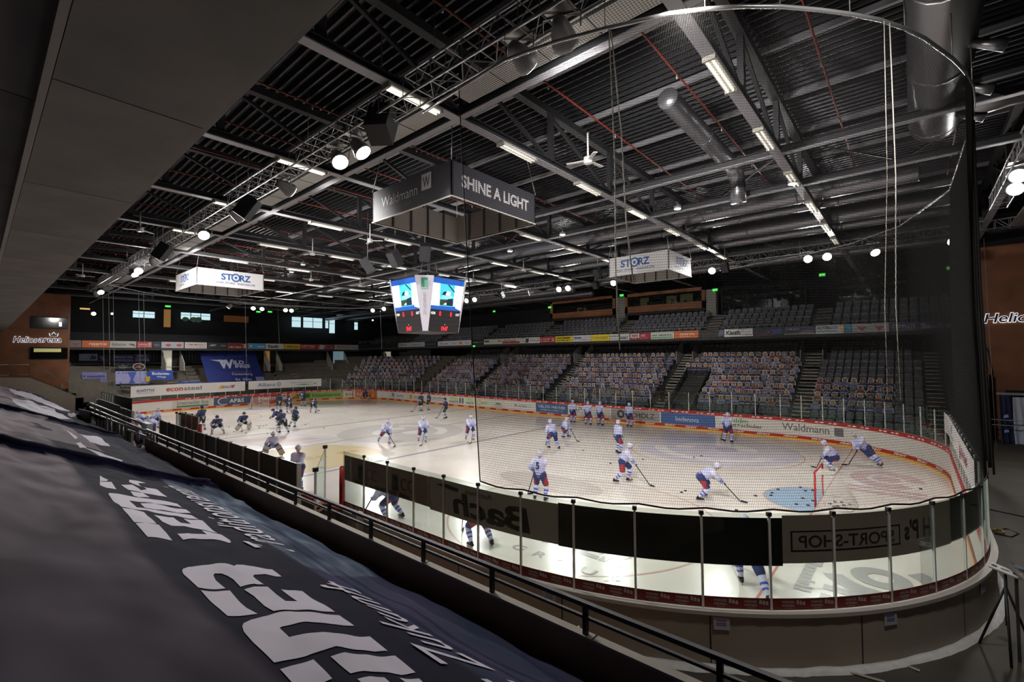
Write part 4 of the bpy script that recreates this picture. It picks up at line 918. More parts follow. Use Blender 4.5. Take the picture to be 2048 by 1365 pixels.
cloth('supporters_banner', flat(-35.4, (298, 741), (346, 760)), '3a55ae', [('T', 0, .16, 'Bodensee-', .75, .3, 'd6daea', .03), ('T', .0, -.22, 'Wings', .4, .24, 'd6daea', .03)], 'blue cloth banner with two lines of white lettering')
cloth('supporters_banner', flat(-34.2, (240, 768), (299, 777)), '232326', [('T', 0, 0, 'SCHANDM\u00c4ULER', .94, .6, '8a8a90', .02)], 'black cloth strip with grey capitals under the white and blue flag')
cloth('supporters_banner', flat(-34.0, (355, 764), (405, 771)), '3f57a8', [('S', -.1, 0, '', .6, .4, '9aa8d2')], 'low blue cloth strip on the terrace above the white advert strip')
cloth('supporters_banner', flat(-38.3, (227, 726), (264, 742)), '17171a', [('P', 0, 0, [(-.3, .2), (-.1, .1), (0, .35), (.1, .1), (.3, .2), (.15, -.25), (-.15, -.25)], '55555a')], 'black cloth banner with a faint grey emblem')
cloth('supporters_banner', flat(-38.2, (264, 726), (291, 742)), '1c1a1e', [('O', 0, 0, .46, .46, 'b4aeb0'), ('O', 0, 0, .38, .38, '2a2226'), ('P', 0, 0, [(-.3, -.1), (-.05, .2), (.25, .22), (.1, .0), (.2, -.2), (-.1, -.15)], 'a4523e')], 'black cloth banner with a round white ringed emblem')
cloth('supporters_banner', flat(-38.6, (225, 710), (268, 724)), '3c3f68', [('S', 0, .18, '', .9, .2, '9a9ab8'), ('S', .0, -.25, '', .8, .16, '8486aa')], 'dark violet cloth banner with two pale lines')
cloth('supporters_banner', flat(-38.6, (269, 708), (299, 724)), '33354f', [('T', 0, .22, 'SERC', .7, .3, '8f96c2', .02), ('R', 0, -.22, .9, .36, '6a6c88')], 'dark cloth banner with spaced blue capitals')
cloth('supporters_banner', flat(-38.6, (158, 708), (195, 722)), '6f8296', [('P', .25, 0, [(-.2, -.3), (.12, -.3), (.2, .1), (-.05, .3)], '2c3048'), ('S', -.2, .1, '', .3, .1, 'b4c2cc')], 'pale grey blue cloth banner beside the lit door')
cloth('supporters_banner', flat(-38.6, (196, 710), (214, 724)), '1e2030', [('P', 0, 0, [(-.3, .3), (.1, .2), (.3, -.2), (.0, -.35)], '5d648c')], 'small black blue cloth banner beside the pale one')
bl = at(417, 768, 'x', -33.4); br = at(530, 766, 'x', -33.4); tr = at(508, 698, 'x', -38.7); tl = at(396, 698, 'x', -38.7)
cloth('club_banner', (bl, br, tr, tl), '243074', [('T', -.06, .40, 'WIE EIN TRAUM', .76, .07, '4a5aa2', .02), ('T', -.05, .28, 'DER NIE VERGEHT', .82, .07, '4a5aa2', .02),
    ('O', .04, .02, .36, .2, '25306e'), ('T', -.09, .03, 'W', .26, .26, 'b9bbd2', .05, .15), ('P', -.2, .05, [(-.16, .1), (.08, .1), (.1, -.02), (.0, .04)], 'b9bbd2'), ('T', .12, .07, 'ILD', .2, .11, 'b9bbd2', .04, .15), ('T', .17, -.04, 'INGS', .28, .1, 'b9bbd2', .04, .15),
    ('R', .12, -.2, .36, .008, 'a06a78'), ('T', .12, -.28, 'F\u00fcrstenberg', .36, .09, 'a9acd0', .01), ('R', .13, -.42, .42, .14, '232c66'), ('S', .12, -.42, '', .3, .06, '8f94c4'), ('R', .42, -.42, .16, .12, '8f90c8')], 'huge blue club banner with white winged lettering spread over the terrace', .12, (24, 18))
bl = at(737, 770, 'x', -30.5); br = at(776, 768, 'x', -29.0); tr = at(796, 733, 'x', -33.5); tl = at(763, 733, 'x', -34.5)
cloth('supporters_banner', (bl, br, tr, tl), '24263a', [('T', .0, -.05, 'MOBY', .7, .26, '9a9cae', .02), ('S', -.05, -.3, '', .6, .06, '8a8c9e'), ('P', .3, .35, [(-.15, .12), (.2, .12), (.05, -.1)], 'b4b4c2')], 'dark navy cloth banner slung over the corner terrace beside the cardboard crowd')

# ================================================================ wood clad blocks
BX = -34.0
mb = MB(); zt = 11.85
mb.box2((BX - 9, -27, -.2), (BX, -14.62, zt), WOODD); mb.out('wood_block_wall', kind='structure')
for j, (a, b) in enumerate((((62, 634), (136, 658)), ((60, 696), (135, 718)))):
    p, q = px_quad('x', BX + .01, a, b); nwin += 1
    t = thing('window_%d' % nwin, None, None, (BX, (p.y + q.y) / 2, q.z)); t['kind'] = 'structure'
    mb = MB(); mb.box2((BX, p.y, q.z), (BX + .02, q.y, p.z), mat('0f1010', .08)); mb.out('window_pane', t)
    mb = MB(); y0, y1 = p.y, q.y
    for A, B in (((BX, y0, q.z - .06), (BX + .05, y1, q.z)), ((BX, y0, p.z), (BX + .05, y1, p.z + .06)), ((BX, y0 - .06, q.z), (BX + .05, y0, p.z))): mb.box2(A, B, mat('1c1714'))
    mb.out('window_frame', t)
    mb = MB()
    if j: mb.box2((BX + .02, y0 + .25, q.z + (p.z - q.z) * .62), (BX + .03, y0 + 2.1, p.z - .06), mat('b9b878', .5, emit=.45))
    else: mb.box2((BX + .02, y0 + 1.9, q.z + .2), (BX + .03, y0 + 2.1, p.z - .4), mat('e8e0f0', .5, emit=1.4)); mb.box2((BX + .02, y0 + 1.4, q.z + .9), (BX + .03, y0 + 1.9, q.z + 1.05), mat('e8e0f0', .5, emit=1.0))
    mb.out('lit_part', t)
HAL = mat('f4f2fa', .4, emit=.75); HDK = mat('14131c', .4)
def arena_sign(o, u, w, h, label):
    u = V(u); n = u.cross(V((0, 0, 1))); o = V(o)
    t = thing('arena_sign', label, 'sign', tuple(o), 'backlit arena signs')
    def put(s, cx, wd, hh, cy=0):
        mb = MB(); letters(mb, s, lambda a, b: o + u * (a + cx) + V((0, 0, b + cy)) + n * .10, w=wd, h=hh, m=HAL, bold=.045, shear=.2); q = mb.out('glow_lettering', t)
        mb = MB(); letters(mb, s, lambda a, b: o + u * (a + cx) + V((0, 0, b + cy)) + n * .125, w=wd * .965, h=hh * .86, m=HDK, bold=.012, shear=.2); mb.out('dark_lettering', t)
    put('Helios', -w * .24, w * .46, h * .6); put('arena', w * .23, w * .46, h * .46, -h * .04)
    mb = MB(); f = lambda a, b: o + u * (a * w + w * .3) + V((0, 0, b * h)) + n * .1
    cr = [(-.08, .36), (.08, .36), (.1, .66), (.045, .54), (0, .8), (-.045, .54), (-.1, .66)]
    mb.poly([f(*p) for p in cr], HAL); g = lambda a, b: f(a * .8, .38 + (b - .36) * .72) + n * .02
    mb.poly([g(*p) for p in cr], HDK); mb.out('crown_emblem', t)
p = at(75, 680, 'x', BX); q = at(22, 680, 'x', BX); r = at(127, 680, 'x', BX)
arena_sign((BX, (q.y + r.y) / 2, p.z), (0, 1, 0), r.y - q.y, 1.0, 'backlit white outlined arena sign with a crown on the distant wood block')
mb = MB(); mb.box2((31.55, 18.0, -.2), (46, 18.6, 11.75), WOODD); mb.box2((31.45, 18.6, -.2), (31.6, 27.2, 11.75), mat('3a2820', .7)); mb.out('wood_clad_wall', kind='structure')
mb = MB(); mb.box2((31.4, 18.3, 11.75), (46, 18.7, 14.4), BLACKW); mb.out('upper_wall', kind='structure')
p = at(1966, 638, 'y', 18); arena_sign((p.x + 2.2, 18, p.z), (1, 0, 0), 4.7, 1.0, 'backlit white outlined arena sign on the wood clad wall past the netting')
mb = MB(); mb.box2((31.2, 17.6, p.z - .4), (31.3, 17.66, p.z + .45), HAL); mb.out('sign_end_lamp', None, 'small cyan white lit sign seen edge on beside the netting curtain', 'sign')
mb = MB(); mb.box2((31.36, 16.6, .5), (31.82, 17.9, 4.4), mat('b0763c', .6, noise_amt=.1)); mb.out('wooden_pillar', None, 'pale orange wooden pillar at the foot of the wood clad wall', 'pillar')
mb = MB(); mb.tube([V((31.62, 17.92, 6.9)), V((31.7, 17.9, 6.2)), V((31.95, 17.9, 5.6)), V((32.0, 17.9, 5.2)), V((32.1, 17.9, 4.2))], .03, BLK, 6); mb.out('wall_cable', None, 'black cable hanging down the wood clad wall to the pillar', 'cable')
# portal cloths at the right hand door: dark flag and white sheet
def drape(name, x0, x1, y, z0, z1, hexc, label, amp=.07, dx=0):
    mb = MB(); n, k = 18, 10; vs = []
    for j in range(k + 1):
        v = j / k
        for i in range(n + 1):
            u = i / n; vs.append((x0 + (x1 - x0) * u * (1 + .25 * (1 - v)) + dx * (1 - v), y - amp * math.sin(u * 16 + v * 1.5) * (1.1 - v * .8) - .05, z0 + (z1 - z0) * v))
    mb.mesh(vs, [(j * (n + 1) + i, j * (n + 1) + i + 1, (j + 1) * (n + 1) + i + 1, (j + 1) * (n + 1) + i) for j in range(k) for i in range(n)], mat(hexc, .8), True)
    return mb.out(name, None, label, 'cloth')
a = at(1998, 790, 'y', 16.6); b = at(2012, 885, 'y', 16.6)
t_ = drape('hanging_cloth', a.x, a.x + .45, 16.6, .55, a.z, '1f2748', 'navy supporters cloth hanging at the doorway by the wood clad wall')
mb = MB(); [mb.poly([(a.x + .12, 16.45, z), (a.x + .32, 16.45, z + .05), (a.x + .3, 16.45, z + .22), (a.x + .14, 16.45, z + .16)], mat('9aa6d8')) for z in (1.1, 1.9)]; mb.out('print', t_)
drape('hanging_cloth', a.x + .5, a.x + 1.15, 16.6, .52, a.z - .1, 'b9bdcc', 'white sheet hanging beside the navy cloth at the doorway')
mb = MB(); mb.box2((a.x - .1, 16.62, a.z), (a.x + 3.2, 16.72, a.z + .12), mat('8d8d92')); mb.out('door_header_bar', None, 'pale bar carrying the navy and white cloths', 'bar')
mb = MB(); mb.box2((a.x + .4, 17.0, .5), (a.x + 4, 17.9, a.z + .2), mat('1c1815', .8)); mb.out('door_9', kind='structure')
mb = MB()
for y_ in (12.5, ): pass
p1 = at(1962, 838, 'y', 15.5); p2 = at(2048, 850, 'y', 15.5)
t = thing('barrier_rail', 'two level pale rail crossing before the doorway cloths', 'railing', (p1.x, 15.5, .5)); mb = MB()
for d in (0, -.28): mb = MB(); mb.tube([(p1.x - .1, 15.5, p1.z + d), (p1.x + 4.5, 15.5, p1.z + d)], .025, STEEL, 6); mb.out('rail', t)
for i in range(3): mb = MB(); mb.cyl((p1.x + .02 + i * 2.1, 15.5, .5), (p1.x + .02 + i * 2.1, 15.5, p1.z), .025, STEEL, 6); mb.out('post', t)
mb = MB(); p = V((29.93, -4.1, 3.17)); mb.box(p, (.08, .12, .16), mat('1fd83a', .4, emit=5)); mb.box2((29.92, -4.11, 2.9), (29.94, -4.09, 3.1), BLK); mb.out('green_signal_lamp', None, 'glowing green signal lamp at the edge of the end boards by the netting', 'lamp')
mb = MB(); p = at(480, 767, 'x', -30.0); mb.box(p, (.12, .2, .22), mat('1fd86a', .4, emit=3)); mb.out('green_signal_lamp', None, 'small green signal lamp between the two white advert strips', 'lamp')
# fans' white drum on a rope
mb = MB(); mb.tube([(31.6, 13.6, 11.5), (31.75, 13.9, .62)], .012, mat('8d8a86'), 5); mb.out('hanging_rope', None, 'thin pale rope hanging to the floor past the netting curtain', 'rope')

# ================================================================ the near stand: concrete front, railing, cloth cover
DKB = mat('8a7262', .8, noise_amt=.15, scale=1.5, bump=.1); CAPC = mat('8f887e', .75, noise_amt=.1, scale=3)
NX0, NX1 = 9.6, 31.5
mb = MB()
for i in range(9): y = -17.15 - .8 * i; mb.box2((-26, y - .8, -.2), (NX1, y, 2.0 + .36 * i), DK)
mb.out('near_stand_floor', kind='structure')
mb = MB(); mb.box2((NX0, -17.01, -.2), (NX1, -16.94, 2.86), DKB); mb.out('parapet_wall', kind='structure')
mb = MB()
xx = NX0
while xx < NX1: mb.box2((xx, -17.02, 2.86), (min(xx + 2.4, NX1) - .02, -16.93, 2.885), CAPC); xx += 2.4
mb.out('parapet_trim', kind='structure')
t = thing('parapet_railing', 'black two bar steel railing on the concrete parapet in front of the cloth cover', 'railing', (20, -17.03, 2.92)); RBK = mat('17171a', .45)
mb = MB(); mb.box2((NX0, -17.005, 3.135), (NX1, -16.955, 3.175), RBK); mb.out('top_rail', t)
mb = MB(); mb.box2((NX0, -16.995, 3.025), (NX1, -16.965, 3.05), RBK); mb.out('lower_rail', t)
x = 27.48
while x > NX0:
    mb = MB(); mb.box2((x - .022, -17.0, 2.87), (x + .022, -16.96, 3.15), RBK); mb.out('post', t); x -= 1.18
# cloth cover over the seats
def bz(x, y):
    t_ = (-17.15 - y)
    b = 2.60 + .45 * t_
    b += .015 * math.sin(2 * PI * (t_ / .8 + .15 * math.sin(x * .7)))
    b += .045 * noise.noise(V((x * .42, y * 1.1, 0))) + .026 * noise.noise(V((x * 1.1 + y * .6, y * 2.6, 4))) - .03 * abs(noise.noise(V((x * .9 - y * 1.3, y * 1.9, 14)))) + .013 * noise.noise(V((x * 3.1 + y * 2, y * 6.5, 9)))
    if t_ > 2.3: k_ = min(1, (t_ - 2.3) / .4); b += k_ * (.03 * noise.noise(V((x * 1.4 + y * 2.2, y * 1.2 - x * .5, 21))) - .035 * abs(noise.noise(V((x * 1.0 + y * 1.8, y * 2.8, 33)))))
    if t_ < .9: b += .05 * (1 - t_ / .9) * noise.noise(V((x * 1.7 + y * 2.0, y * 3, 2)))
    for fx, hgt, wd in ((17.35, .12, .16), (7.4, .12, .2), (-1.5, .1, .2)):
        d = (x - fx - .25 * noise.noise(V((y * .9, fx, 0)))) / wd
        if abs(d) < 3: b += hgt * math.exp(-d * d)
    return b
GX0, GX1, GDX, GY0, GY1, GDY = -24, 31.2, .07, -22.4, -17.22, .05
_gz = {}
def bs(x, y):
    """height of the woven sheet itself, between the points it is built from"""
    nx = int(round((GX1 - GX0) / GDX)); ny = int(round((GY1 - GY0) / GDY)); u = (x - GX0) / (GX1 - GX0) * nx; v = (y - GY0) / (GY1 - GY0) * ny
    i, j = int(math.floor(u)), int(math.floor(v)); u -= i; v -= j; q = []
    for a, b in ((i, j), (i + 1, j), (i, j + 1), (i + 1, j + 1)):
        if (a, b) not in _gz: _gz[(a, b)] = bz(GX0 + (GX1 - GX0) * a / nx, GY0 + (GY1 - GY0) * b / ny)
        q.append(_gz[(a, b)])
    return (q[0] * (1 - u) + q[1] * u) * (1 - v) + (q[2] * (1 - u) + q[3] * u) * v
def cover_mat():
    m = bpy.data.materials.new('printed_cover'); m.use_nodes = True; nt = m.node_tree; b = nt.nodes['Principled BSDF']; b.inputs['Roughness'].default_value = .7; b.inputs['Specular IOR Level'].default_value = .012
    at_ = nt.nodes.new('ShaderNodeAttribute'); at_.attribute_name = 'print'; at_.attribute_type = 'GEOMETRY'  # print colours, with fold highlights and glare painted in
    nt.links.new(at_.outputs['Color'], b.inputs['Base Color'])
    return m
def mixc(a, b, t): t = max(0, min(1, t)); return tuple(x + (y - x) * t for x, y in zip(a, b))
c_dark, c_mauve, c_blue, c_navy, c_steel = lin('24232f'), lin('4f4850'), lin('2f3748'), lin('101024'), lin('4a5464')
def cover_col(x, y):
    t_ = -17.15 - y
    n1 = noise.noise(V((x * .6, y * 1.5, 7))); n2 = noise.noise(V((x * 1.7, y * 2.6, 3)))
    edge_hi = 2.52 + .10 * n1          # mauve half above
    edge_lo = 1.12 + .06 * n1          # picture half below
    c = c_dark
    if t_ > edge_hi - .06: c = mixc(c_dark, mixc(mixc(c_mauve, lin('8d848b'), (24.5 - x) / 9), mixc(lin('3a343c'), lin('6a6168'), (24.5 - x) / 9), .5 + 1.2 * n2), (t_ - edge_hi + .06) / .12)
    elif t_ < edge_lo: c = mixc(c_dark, mixc(c_blue, mixc(c_steel, lin('6c7686'), .5 + 1.6 * noise.noise(V((x * 2.2 + y * 1.5, y * 6.5, 12)))) if x < 23.5 else lin('3d3950'), .5 + 1.3 * noise.noise(V((x * .9 + y, y * 4.2, 3)))), (edge_lo - t_) / .05)  # paler blue-grey streaks paint highlights of fine folds into the print
    for fx, wd in ((17.35, .2), (7.4, .24), (-1.5, .25)):
        d = abs(x - fx - .25 * noise.noise(V((y * .9, fx, 0))))
        if d < wd: c = c_navy
    if x < 17.2 and t_ < 1.6: c = mixc(c, lin('33323f'), .8)
    if x < 14 and t_ > 1.5 and n1 > -.25: c = mixc(c, lin('8f868c'), .7)  # whitish glare on the far cloth, mixed into its colour
    return c
def grid_cover(name, parent, x0, x1, dx, y0, y1, dy):
    nx = int(round((x1 - x0) / dx)); ny = int(round((y1 - y0) / dy)); vs = []; cs = []
    for j in range(ny + 1):
        y = y0 + (y1 - y0) * j / ny
        for i in range(nx + 1):
            x = x0 + (x1 - x0) * i / nx
            ye = y + (.10 * noise.noise(V((x * .8, 3, 1))) + .05 * noise.noise(V((x * 2.3, 5, 1))) if j == ny else 0)
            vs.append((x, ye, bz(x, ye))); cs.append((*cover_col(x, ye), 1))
    mb = MB(); mb.mesh(vs, [(j * (nx + 1) + i, j * (nx + 1) + i + 1, (j + 1) * (nx + 1) + i + 1, (j + 1) * (nx + 1) + i) for j in range(ny) for i in range(nx)], COVM, True)
    o = mb.out(name, parent); a = o.data.color_attributes.new('print', 'FLOAT_COLOR', 'POINT')
    a.data.foreach_set('color', [q for c in cs for q in c]); return o
COVM = cover_mat()
cov = thing('cloth_cover', 'huge dark printed cloth cover with big white letters spread over the near seats', 'banner', (20, -19, 2.6))
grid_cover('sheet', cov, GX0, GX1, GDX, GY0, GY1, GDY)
# the white print, plus lamp glare drawn as pale patches: outlines laid on the cloth
def onb(px, py):
    d = FW + RT * ((px - 1024) / FPX) - UP * ((py - 682.5) / FPX)
    t = (2.60 + .45 * (-17.15 - CAM.y) - CAM.z) / (d.z + .45 * d.y); return CAM + d * t
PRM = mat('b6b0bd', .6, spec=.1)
def print_poly(pts, name='letter_and_glare_print'):
    pts = [V((max(-23.5, p.x), max(-22.2, p.y), 0)) for p in pts]
    bm = bmesh.new(); vs = [bm.verts.new((p.x, p.y, 0)) for p in pts]
    try: f = bm.faces.new(vs)
    except ValueError: bm.free(); return
    bmesh.ops.triangulate(bm, faces=[f])
    xs = [p.x for p in pts]; ys = [p.y for p in pts]
    for a0, a1, st, ax in ((min(xs), max(xs), .035, 0), (min(ys), max(ys), .025, 1)):
        q = math.ceil(a0 / st) * st
        while q < a1:
            co_ = [0, 0, 0]; co_[ax] = q; no = [0, 0, 0]; no[ax] = 1
            bmesh.ops.bisect_plane(bm, geom=bm.verts[:] + bm.edges[:] + bm.faces[:], plane_co=co_, plane_no=no); q += st
    bm.normal_update(); bm.verts.index_update()
    mb = MB(); fs = []
    for f in bm.faces:
        ids = [v.index for v in f.verts]; fs.append(tuple(ids) if f.normal.z > 0 else tuple(reversed(ids)))
    mb.mesh([(v.co.x, v.co.y, bs(v.co.x, v.co.y) + .006) for v in bm.verts], fs, PRM, True); bm.free()
    mb.out(name, cov)
A = lambda *p: [onb(340 + x / 4.096, 1100 + y / 4.096) for x, y in p]
B = lambda *p: [onb(200 + x / 5.12, 920 + y / 5.12) for x, y in p]
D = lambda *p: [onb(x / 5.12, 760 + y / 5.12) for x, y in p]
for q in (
 A((100, 160), (110, 140), (150, 122), (270, 118), (380, 122), (450, 135), (500, 150), (527, 160), (545, 147), (600, 146), (700, 158), (836, 172), (915, 230), (870, 232), (780, 224), (690, 222), (680, 232), (700, 252), (768, 303), (720, 300), (690, 292), (650, 292), (578, 296), (520, 240), (470, 210), (420, 190), (365, 184), (355, 195), (375, 230), (455, 292), (400, 298), (230, 300), (110, 185)),
 A((252, 320), (400, 315), (490, 312), (510, 335), (570, 400), (630, 460), (717, 515), (640, 525), (560, 532), (472, 533), (345, 415)),
 A((608, 318), (690, 313), (800, 325), (870, 385), (945, 435), (1045, 440), (980, 395), (908, 340), (1085, 343), (1160, 400), (1260, 460), (1352, 523), (1230, 527), (1000, 520), (850, 518), (770, 460), (690, 375)),
 A((592, 620), (605, 595), (660, 565), (760, 545), (860, 535), (990, 533), (1150, 545), (1280, 550), (1388, 551), (1510, 643), (1430, 647), (1300, 645), (1200, 636), (1110, 630), (1020, 640), (920, 645), (897, 655), (930, 695), (975, 740), (1060, 735), (1160, 725), (1250, 720), (1350, 730), (1500, 735), (1637, 725), (1783, 836), (1680, 845), (1540, 845), (1440, 838), (1360, 832), (1250, 850), (1100, 875), (980, 892), (853, 907), (680, 740), (605, 660)),
 A((902, 955), (1000, 935), (1175, 903), (1330, 1052), (1200, 1075), (1050, 1105)),
 A((1315, 893), (1430, 873), (1530, 880), (1680, 882), (1845, 872), (2012, 992), (1900, 1010), (1780, 1012), (1590, 1005), (1480, 1023)),
 A((1535, 1070), (1640, 1045), (1755, 1048), (1830, 1110), (1600, 1130)), A((1880, 1050), (2040, 1035), (2150, 1130), (1990, 1140)),
 B((85, 370), (100, 357), (200, 358), (400, 385), (640, 425), (790, 447), (845, 487), (700, 470), (520, 437), (300, 415), (375, 490), (560, 500), (720, 530), (940, 565), (1010, 608), (850, 590), (640, 545), (480, 525), (215, 512), (140, 440)),
 B((415, 437), (560, 445), (720, 490), (880, 508), (930, 543), (800, 537), (640, 505), (460, 485)),
 B((225, 522), (330, 525), (450, 548), (490, 590), (580, 670), (470, 662), (350, 652)), B((362, 662), (470, 662), (600, 677), (680, 745), (742, 815), (620, 812), (490, 797)),
 B((553, 562), (640, 570), (750, 582), (830, 645), (935, 662), (855, 600), (1050, 618), (1205, 743), (1040, 728), (870, 690), (730, 680), (640, 640)),
 B((790, 760), (900, 757), (1095, 790), (1040, 740), (1240, 762), (1330, 820), (1342, 845), (1320, 862), (1200, 855), (1060, 830), (960, 815), (850, 812)),
 B((215, 250), (330, 262), (420, 315), (480, 318), (430, 285), (580, 295), (690, 380), (600, 372), (400, 325), (290, 305)), B((0, 215), (120, 225), (170, 297), (60, 290), (0, 265)), B((300, 205), (460, 225), (465, 238), (390, 240), (430, 290), (300, 235)), B((310, 322), (440, 335), (510, 385), (400, 382), (345, 365)), B((0, 150), (30, 170), (80, 200), (75, 215), (0, 210)),
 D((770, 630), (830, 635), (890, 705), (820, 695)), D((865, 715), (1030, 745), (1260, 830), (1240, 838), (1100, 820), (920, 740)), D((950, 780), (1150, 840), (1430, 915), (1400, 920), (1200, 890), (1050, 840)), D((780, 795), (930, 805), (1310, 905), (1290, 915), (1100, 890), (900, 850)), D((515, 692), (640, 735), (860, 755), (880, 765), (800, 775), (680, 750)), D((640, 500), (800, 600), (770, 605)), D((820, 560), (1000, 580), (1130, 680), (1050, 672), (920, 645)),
 D((90, 95), (270, 110), (560, 250), (720, 330), (560, 290), (300, 190), (150, 150)), D((100, 180), (300, 220), (520, 300), (770, 430), (560, 380), (320, 310), (170, 260)), D((680, 345), (760, 345), (800, 380), (720, 375))):  # far pale patches: lamp reflections painted together with white print
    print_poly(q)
# slanted small lettering
def small(s, x0, x1, y0, y1, bold=0.):
    vs, fs, tw, th = text_shape(s, bold, .32); mb = MB()
    def F(u, v): x = x0 + (.5 + u / tw) * (x1 - x0); y = y0 + (.5 + v / th) * (y1 - y0); return (x, y, bs(x, y) + .012)
    mb.mesh([F(*p) for p in vs], fs, PRM); mb.out('lettering', cov)
small('mit Zukunft', 27.1, 24.0, -17.98, -18.42)
small('Traditionsverein', 22.75, 18.2, -18.02, -18.5)
mb = MB()
for f0, hl in ((17.35, '13132a'), (7.4, '13132a')):
    pts = [(f0 + .25 * noise.noise(V((y * .9, f0, 0))), y, bz(f0 + .25 * noise.noise(V((y * .9, f0, 0))), y) - .02 + .03 * noise.noise(V((y * 4, f0, 2)))) for y in [-22.2 + .12 * i for i in range(41)]]
    mb = MB(); mb.tube(pts, [.07 + .035 * noise.noise(V((p[1] * 3, f0, 8))) for p in pts], mat(hl, .8, spec=.08), 8); mb.out('rolled_seam', cov)
# soffit of the stand above: precast slabs stepping upwards
SOF = mat('8f8b85', .85, noise_amt=.16, scale=.9, bump=.25)
def slab(x0, x1, y0, z0, y1, z1, th=.22):
    mb = MB(); mb.hexa([(x0, y0, z0), (x1, y0, z0), (x1, y1, z1), (x0, y1, z1), (x0, y0, z0 + th), (x1, y0, z0 + th), (x1, y1, z1 + th), (x0, y1, z1 + th)], SOF); return mb
jx = [33.9 - 3.72 * i for i in range(19)]
k = 0
for a, b in zip(jx[1:], jx[:-1]):
    slab(a + .012, b - .012, -19.1, 8.0, -20.30, 8.02).out('balcony_slab', kind='structure')
    slab(a + .012 - 1, b - .012 - 1, -20.36, 8.16, -22.4, 8.3).out('balcony_slab', kind='structure')
mb = MB(); mb.box2((-34, -19.1, 8.02), (34, -19.04, 8.75), SOF); mb.box2((-34, -20.37, 8.0), (34, -20.31, 8.2), mat('b0aca6', .8)); mb.box2((-34, -30, 8.3), (36, -22, 8.5), SOF); mb.out('balcony_edge_trim', kind='structure')
mb = MB(); mb.box2((-34, -30.2, -.2), (46, -30, 14.4), BLACKW); mb.out('near_wall', kind='structure')
# ramp wall and railing by the wood block
mb = MB(); 
mb.prism([(-26.4, -20.5, -.2), (-26.4, -14.9, -.2), (-26.4, -14.9, 2.35), (-26.4, -17.7, 4.0), (-26.4, -20.5, 4.15)], (-.3, 0, 0), mat('a89e90', .8, noise_amt=.08)); mb.out('ramp_wall', kind='structure')
t = thing('ramp_railing', 'grey steel railing on the sloping wall in front of the wood block', 'railing', (-26.5, -17, 3.5)); mb = MB()
def rp(y, z): return (-26.55, y, z)
for a, b in ((-20.4, -18.9), (-18.8, -17.8), (-17.7, -16.4), (-16.3, -15.0)):
    za = 4.1 if a < -17.7 else 4.0 + (a + 17.7) * -.6; zb = 4.1 if b < -17.7 else 4.0 + (b + 17.7) * -.6
    mb = MB(); mb.tube([rp(a, za + .15), rp(a, za + 1.0), rp(b, zb + 1.0), rp(b, zb + .15), rp(a, za + .15)], .03, STEEL, 6); mb.out('frame', t)

# ================================================================ player benches on the near side
BW = mat('241f1c', .6); BPN = mat('8d6f5c', .6)
def back(x0, x1, label, n):
    t = thing('bench_screen', label, 'screen', ((x0 + x1) / 2, -15.7, .5), 'bench screens')
    mb = MB(); mb.box2((x0, -15.72, .7), (x1, -15.68, 2.97), mat('1d1a19', .35)); mb.out('panel', t)
    k = int((x1 - x0) / 1.05); 
    for i in range(k + 1):
        X = x0 + (x1 - x0) * i / k; mb = MB(); mb.box2((X - .02, -15.76, .5), (X + .02, -15.66, 3.0), STD); mb.out('post', t)
back(5.5, 17.75, 'long dark screen behind the player bench beside the gate', 0)
back(-9.4, .4, 'long dark screen behind the player bench farther from the gate', 1)
for x0, x1, lb in ((5.2, 15.6, 'long wooden player bench hidden behind the dark screen beside the gate'), (-9.3, 3.0, 'long wooden player bench farther from the gate')):
    t = thing('player_bench', lb, 'bench', ((x0 + x1) / 2, -15.2, .3)); mb = MB(); mb.box2((x0, -15.5, .7), (x1, -15.1, .76), mat('7a5a3c', .6)); mb.out('seat', t)
    for i in range(5): X = x0 + .3 + (x1 - x0 - .6) * i / 4; mb = MB(); mb.box2((X - .03, -15.45, .3), (X + .03, -15.15, .7), BW); mb.out('leg', t)
mb = MB(); mb.box2((-10, -17, .2), (17.75, -14.17, .3), mat('2a2624', .9)); mb.out('bench_floor', kind='structure')
mb = MB(); mb.box2((13.4, -14.35, .3), (16.7, -14.2, 1.3), BPN); mb.out('gate_wall', kind='structure')
# clear return panes by the gate
def ret(name, a, b, z0, z1, label, m=GLF, film=None):
    t = thing(name, label, 'glass pane', (a[0], a[1], z0)); mb = MB(); d = V((b[0] - a[0], b[1] - a[1], 0)); n = V((-d.y, d.x, 0)).normalized() * .014
    mb.prism([(a[0], a[1], z0), (b[0], b[1], z0), (b[0], b[1], z1), (a[0], a[1], z1)], n, m); mb.out('sheet', t)
    for q in (a, b): mb = MB(); mb.box2((q[0] - .02, q[1] - .02, z0 - .5), (q[0] + .02, q[1] + .02, z1), STD); mb.box2((q[0] - .04, q[1] - .05, z1 - .02), (q[0] + .04, q[1] + .05, z1 + .07), BLK); mb.out('post', t)
    return t
ret('glass_pane', (16.05, -14.2), (18.45, -15.66), 1.3, 2.92, 'clear pane standing across the gate opening beside the red padded post')
ret('glass_pane', (.75, -14.05), (1.3, -14.05), BZ, 2.75, 'clear pane at the start of the brown advert between the benches')
for i in range(3): pane(s_near(1.3 + i), s_near(2.3 + i), BZ, 2.9, 'pane between the two player benches, %s from the far bench' % ORD[i], 'panes between the benches')
film('advert_film', s_near(1.35), s_near(4.25), 2.15, 2.82, seethru('5a352d', 'b0705c', .5), .034, 'red brown advert film on the panes between the benches', 'advert film', lambda mb, f: (scrawl(mb, lambda u, v: f(u + .5, v), 1.4, .3, mat('8d7468', .6)), scrawl(mb, lambda u, v: f(u - .8, v), .7, .4, mat('7f2a26', .6))), -1, th=.002)
